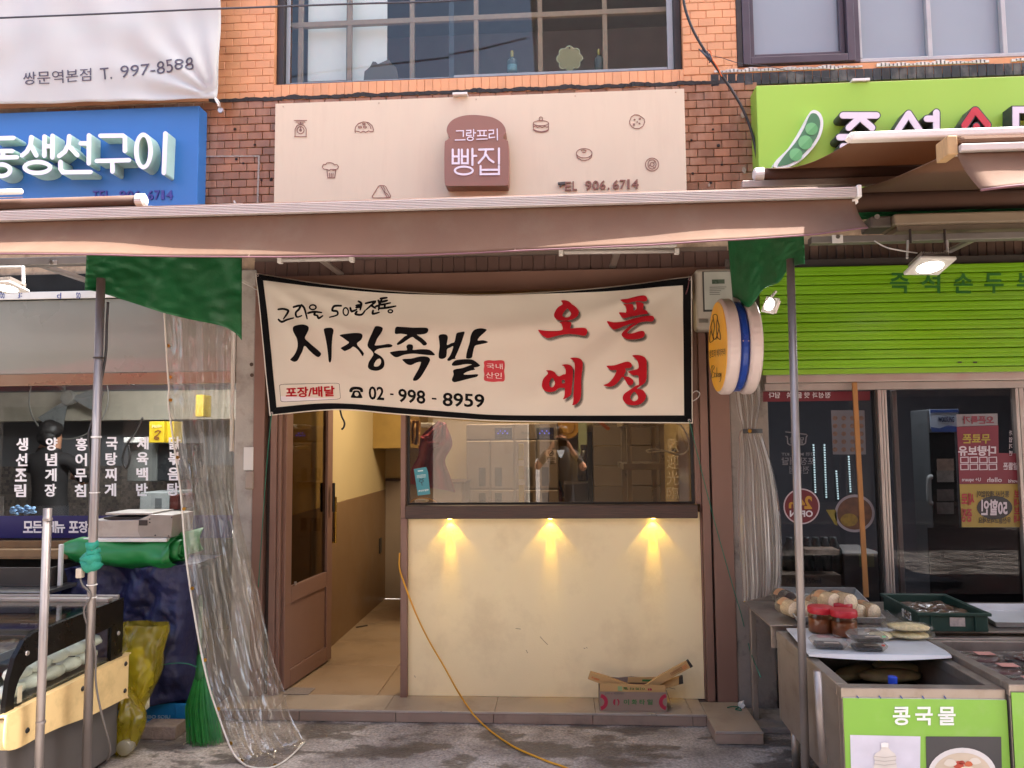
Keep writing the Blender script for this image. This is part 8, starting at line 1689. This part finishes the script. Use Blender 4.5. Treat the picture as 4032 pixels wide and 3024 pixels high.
# brass bound glass panel leaning behind the door
gp = thing('brass_panel', 'brass edged panel standing behind the open door', 'panel', wy('Z7', 330, 630, 5.35)); x0_, x1_ = wy('Z7', 282, 520, 5.45).x, wy('Z7', 376, 520, 5.45).x; z0_, z1_ = wy('Z7', 330, 628, 5.45).z, wy('Z7', 330, 415, 5.45).z
frame_rect('brass_edge', mat('brass_edge', '#b08c3c', .25, .9), gp, x0_, x1_, z0_, z1_, .012, 5.45, 5.47); bx('board', mat('panel_brown', '#5a4630', .4), gp, x0_+.013, x1_-.013, 5.455, 5.465, z0_+.013, z1_-.013, 0); bx('stand', mat('panel_brown', '#5a4630', .4), gp, (x0_+x1_)/2-.02, (x0_+x1_)/2+.02, 5.45, 5.5, SH, z0_-.001, 0)
# ================================================================== people
def person(name, label, base, pts, edges, rad, root, regions, mats, hair, hairmat, extra=None, face=-1, cat='person'):
    """one continuous skinned body grown from joints, coloured by region"""
    me = bpy.data.meshes.new(name); keys = list(pts); ix = {k: i for i, k in enumerate(keys)}
    me.from_pydata([Vector(pts[k]) for k in keys], [(ix[a], ix[b]) for a, b in edges], [])
    o = bpy.data.objects.new(name, me); COL.objects.link(o); o.location = base
    sk = o.modifiers.new('skin', 'SKIN'); sk.use_smooth_shade = True; sv = me.skin_vertices[0].data
    for k in keys: sv[ix[k]].radius = rad[k] if isinstance(rad[k], tuple) else (rad[k], rad[k]); sv[ix[k]].use_root = (k == root)
    sb = o.modifiers.new('smooth', 'SUBSURF'); sb.levels = 2; sb.render_levels = 2
    dg = bpy.context.evaluated_depsgraph_get(); ev = bpy.data.meshes.new_from_object(o.evaluated_get(dg)); o.modifiers.clear(); old = o.data; o.data = ev; bpy.data.meshes.remove(old)
    ev.materials.clear()
    for m_ in mats: ev.materials.append(m_)
    P_ = {k: Vector(v) for k, v in pts.items()}
    for p in ev.polygons:
        c = p.center; best = min(keys, key=lambda k: (P_[k]-c).length/((max(rad[k]) if isinstance(rad[k], tuple) else rad[k])+.02)); p.material_index = regions(best, c); p.use_smooth = True
    WL[o.name] = Vector(base); kindset(o, label, cat)
    b = B()
    for c, r_, sc_, sd in hair: b.ico(Vector(base)+Vector(c), r_, 3, .18, sc_, sd)
    b.build('hair', hairmat, o, smooth=True)
    if extra: extra(o, Vector(base))
    return o
M_skin = mat('skin', '#b98467', .5, var=.05, sub=.1); M_hair = mat('black_hair', '#191514', .5, var=.2, vs=40, bump=.5, bs=60)
def body(fs=1):
    """fs=+1 faces +Y, -1 faces -Y"""
    P_ = {'pelvis': (0,0,.95), 'belly': (0,.015*fs,1.08), 'chest': (0,.01*fs,1.27), 'upper': (0,0,1.40), 'neck': (0,.01*fs,1.49), 'skull': (0,.03*fs,1.57), 'crown': (0,.025*fs,1.67), 'hipl': (-.09,0,.90), 'kneel': (-.10,.02*fs,.50), 'anklel': (-.10,-.01*fs,.09), 'toel': (-.11,.14*fs,.035), 'hipr': (.09,0,.90), 'kneer': (.10,.02*fs,.50), 'ankler': (.10,-.01*fs,.09), 'toer': (.11,.14*fs,.035)}
    Rd = {'pelvis': (.155,.115), 'belly': (.145,.105), 'chest': (.165,.115), 'upper': (.12,.085), 'neck': .055, 'skull': (.075,.09), 'crown': (.065,.08), 'hipl': .095, 'kneel': .062, 'anklel': .042, 'toel': .035, 'hipr': .095, 'kneer': .062, 'ankler': .042, 'toer': .035}
    E_ = [('pelvis','belly'),('belly','chest'),('chest','upper'),('upper','neck'),('neck','skull'),('skull','crown'),('pelvis','hipl'),('hipl','kneel'),('kneel','anklel'),('anklel','toel'),('pelvis','hipr'),('hipr','kneer'),('kneer','ankler'),('ankler','toer')]
    return P_, Rd, E_
def arm(P_, Rd, E_, s, sh, el, wr, palm, fingers):
    P_.update({'sh'+s: sh, 'el'+s: el, 'wr'+s: wr, 'pa'+s: palm}); Rd.update({'sh'+s: .062, 'el'+s: .045, 'wr'+s: .028, 'pa'+s: (.036,.020)})
    E_ += [('upper','sh'+s),('sh'+s,'el'+s),('el'+s,'wr'+s),('wr'+s,'pa'+s)]
    for i, (a, b_) in enumerate(fingers):
        P_.update({f'fa{s}{i}': a, f'fb{s}{i}': b_}); Rd.update({f'fa{s}{i}': .0095, f'fb{s}{i}': .0085}); E_ += [('pa'+s, f'fa{s}{i}'), (f'fa{s}{i}', f'fb{s}{i}')]
# the photographer: stands behind the camera with the phone held at the eyes; shows in the shop window
P_, Rd, E_ = body(1); zc_ = 1.545
arm(P_, Rd, E_, 'l', (-.175,.0,1.40), (-.30,.16,1.22), (-.13,.29,1.45), (-.105,.315,1.50), [((-.098,.335,1.53+.0),(-.082,.342,1.548)), ((-.092,.338,1.52),(-.072,.345,1.53)), ((-.09,.336,1.505),(-.07,.342,1.512)), ((-.09,.332,1.49),(-.072,.338,1.497)), ((-.10,.30,1.475),(-.078,.312,1.482))])
arm(P_, Rd, E_, 'r', (.175,.0,1.40), (.285,.17,1.20), (.13,.29,1.44), (.105,.315,1.50), [((.098,.335,1.53),(.082,.342,1.55)), ((.092,.338,1.52),(.072,.345,1.535)), ((.09,.336,1.505),(.07,.342,1.515)), ((.09,.332,1.49),(.072,.338,1.50)), ((.10,.30,1.475),(.078,.312,1.485))])
M_tee = mat('black_shirt', '#1b1918', .8, var=.1); M_trs = mat('dark_trousers', '#22242a', .8); M_msk = mat('black_mask', '#141414', .7)
def reg(best, c):
    if best in ('skull', 'crown'): return 3 if (c.z < 1.585 and c.y > .05) else 0
    if best == 'neck': return 0
    if best[:2] in ('fa', 'fb', 'pa', 'wr', 'el'): return 0 if c.y > .12 else 1
    if best in ('belly', 'chest', 'upper', 'shl', 'shr'): return 1
    return 2
def gear(o, base):
    b = B(); b.box(-.075, .075, -.020, -.012, CZ-.062, CZ+.012); b.build('phone', mat('phone_black', '#101012', .2), o, bevel=.004)
    b = B(); b.prism([base+Vector(p) for p in ((-.05,.090,1.44),(.05,.090,1.44),(.02,.115,1.36),(0,.12,1.34),(-.02,.115,1.36))], (0, -.004, 0)); b.build('collar', mat('striped_collar', '#b9bcc0', .7), o)
person('person', 'person in black top and face mask photographing with both hands, mirrored in the window', (.0, -.375, 0), P_, E_, Rd, 'pelvis', reg, [M_skin, M_tee, M_trs, M_msk],
       [((0,.0,1.66), .098, (1,1.05,.85), 1), ((.03,.06,1.70), .06, (1.1,.8,.7), 2), ((-.04,.06,1.695), .055, (1.1,.8,.7), 3), ((0,-.05,1.62), .085, (1,.8,1), 4)], M_hair, gear)
# a man inside the restaurant, back to the street
P_, Rd, E_ = body(1); bx_ = wy('C3', 400, 1000, 6.3)
arm(P_, Rd, E_, 'l', (-.18,.0,1.40), (-.25,.10,1.30), (-.17,.19,1.56), (-.14,.20,1.62), [((-.12,.21,1.66),(-.10,.21,1.69)), ((-.11,.215,1.65),(-.09,.215,1.68)), ((-.105,.215,1.64),(-.085,.215,1.66)), ((-.10,.21,1.62),(-.08,.21,1.64)), ((-.12,.18,1.60),(-.10,.17,1.62))])
arm(P_, Rd, E_, 'r', (.18,.0,1.40), (.22,.16,1.20), (.06,.30,1.24), (.01,.33,1.25), [((-.02,.345,1.265),(-.04,.35,1.262)), ((-.02,.345,1.25),(-.042,.35,1.25)), ((-.02,.343,1.24),(-.04,.348,1.235)), ((-.018,.34,1.228),(-.036,.345,1.222)), ((-.005,.33,1.285),(-.015,.335,1.30))])
M_polo = mat('charcoal_polo', '#1e1b1c', .8, var=.1, vs=6)
def reg2(best, c):
    if best in ('skull', 'crown', 'neck'): return 0
    if best[:2] in ('fa', 'fb', 'pa', 'wr'): return 0
    if best[:2] == 'el': return 1 if c.z > 1.2 and abs(c.x) > .2 else 0
    if best in ('belly', 'chest', 'upper', 'shl', 'shr'): return 1
    return 2
person('person', 'person in charcoal polo shirt standing with back turned inside the restaurant', (bx_.x, 6.3, .03), P_, E_, Rd, 'pelvis', reg2, [M_skin, M_polo, M_trs],
       [((0,-.005,1.65), .10, (.95,1.02,.85), 1), ((0,-.045,1.60), .085, (.95,.7,1), 2)], M_hair)

# ================================================================== the other side of the street (seen in the glass)
def opp(name, label, x0, x1, y, h, wallm, win=True):
    t = thing(name, label, 'building', ((x0+x1)/2, y, 0)); bx('wall', wallm, t, x0, x1, y-4, y, 0, h, .02)
    if win:
        n = int((x1-x0)/2.2)
        for r_ in range(int((h-3.4)/2.8)):
            for i in range(n):
                x = x0+(x1-x0)*(i+.5)/n; z = 3.9+2.8*r_; q = bx('window', mat('opp_frame', '#3a3a3c', .5), t, x-.7, x+.7, y+.001, y+.04, z, z+1.4, .01); bx('pane', mat('opp_glass', '#50606c', .1), q, x-.62, x+.62, y+.0405, y+.046, z+.08, z+1.32, 0)
    for i in range(int((x1-x0)/3)):
        x = x0+3*i+.2; bx('shop_window', mat('opp_shop_glass', '#3c3c3e', .15), t, x, x+2.4, y+.001, y+.03, .4, 2.3, .01); bx('shop_sign', mat('opp_sign%d' % (i % 3), ('#b9b4aa', '#6a7a4a', '#a07040')[i % 3], .5), t, x-.1, x+2.6, y+.001, y+.15, 2.75, 3.35, .01)
    bx('cornice', wallm, t, x0-.1, x1+.1, y-4.1, y+.15, h+.001, h+.25, .02)
    return t
opp('opposite_building', 'low plastered building across the street mirrored in the glass', -14, -.6, -5.2, 5.6, mat('opp_plaster', '#c8c2b8', .8, var=.1, vs=1.5))
opp('opposite_building', 'taller tiled building across the street mirrored in the glass', -.4, 13, -5.4, 10.5, mat('opp_tile', '#a5a09a', .6, var=.12, vs=1.2))
oa = thing('opposite_awning', 'red awning across the street mirrored in the shop glass', 'awning', (0, -4.4, 2.4)); M_ra = mat('red_canvas', '#b3283a', .8, var=.05)
for x0_, x1_ in ((-9, -2.9), (2.2, 9)):
    b = B(); b.grid(lambda u, v: Vector((x0_+(x1_-x0_)*u, -5.1+3.3*v, 3.2-.55*v-.05*math.sin(math.pi*v))), 12, 8); b.build('canopy', M_ra, oa, smooth=True, fix=False, solid=.004)  # unseen depth stretched forward to shade the mirrored street
    b = B(); b.grid(lambda u, v: Vector((x0_+(x1_-x0_)*u, -1.8+.02*math.sin(u*40)*v, 2.65-.28*v)), 80, 4); b.build('valance', M_ra, oa, smooth=True, fix=False, solid=.004)
    for x in (x0_+.1, x1_-.1): bx('arm', M_alu, oa, x, x+.04, -5.19, -1.82, 2.61, 2.65)
# neighbouring blocks so that the street goes on past the frame
for x0_, x1_, lab in ((-22, -9.1, 'neighbouring brick block further left along the street'), (9.1, 22, 'neighbouring brick block further right along the street')):
    t = thing('street_block', lab, 'building', ((x0_+x1_)/2, 6, 0)); bx('wall', mat('far_brick', '#8a6a58', .8, var=.1, vs=2), t, x0_, x1_, 4.6, 10, 0, 7.5, .02); bx('cornice', mat('parapet', '#b9b2a8', .7), t, x0_-.0, x1_, 4.4, 10.1, 7.501, 7.7, .02)
    for i in range(4): x = x0_+1.2+3*i; q = bx('window', mat('opp_frame', '#3a3a3c', .5), t, x, x+1.6, 4.56, 4.599, 3.9, 5.4, .01); bx('pane', mat('opp_glass', '#50606c', .1), q, x+.08, x+1.52, 4.55, 4.559, 3.98, 5.32, 0)
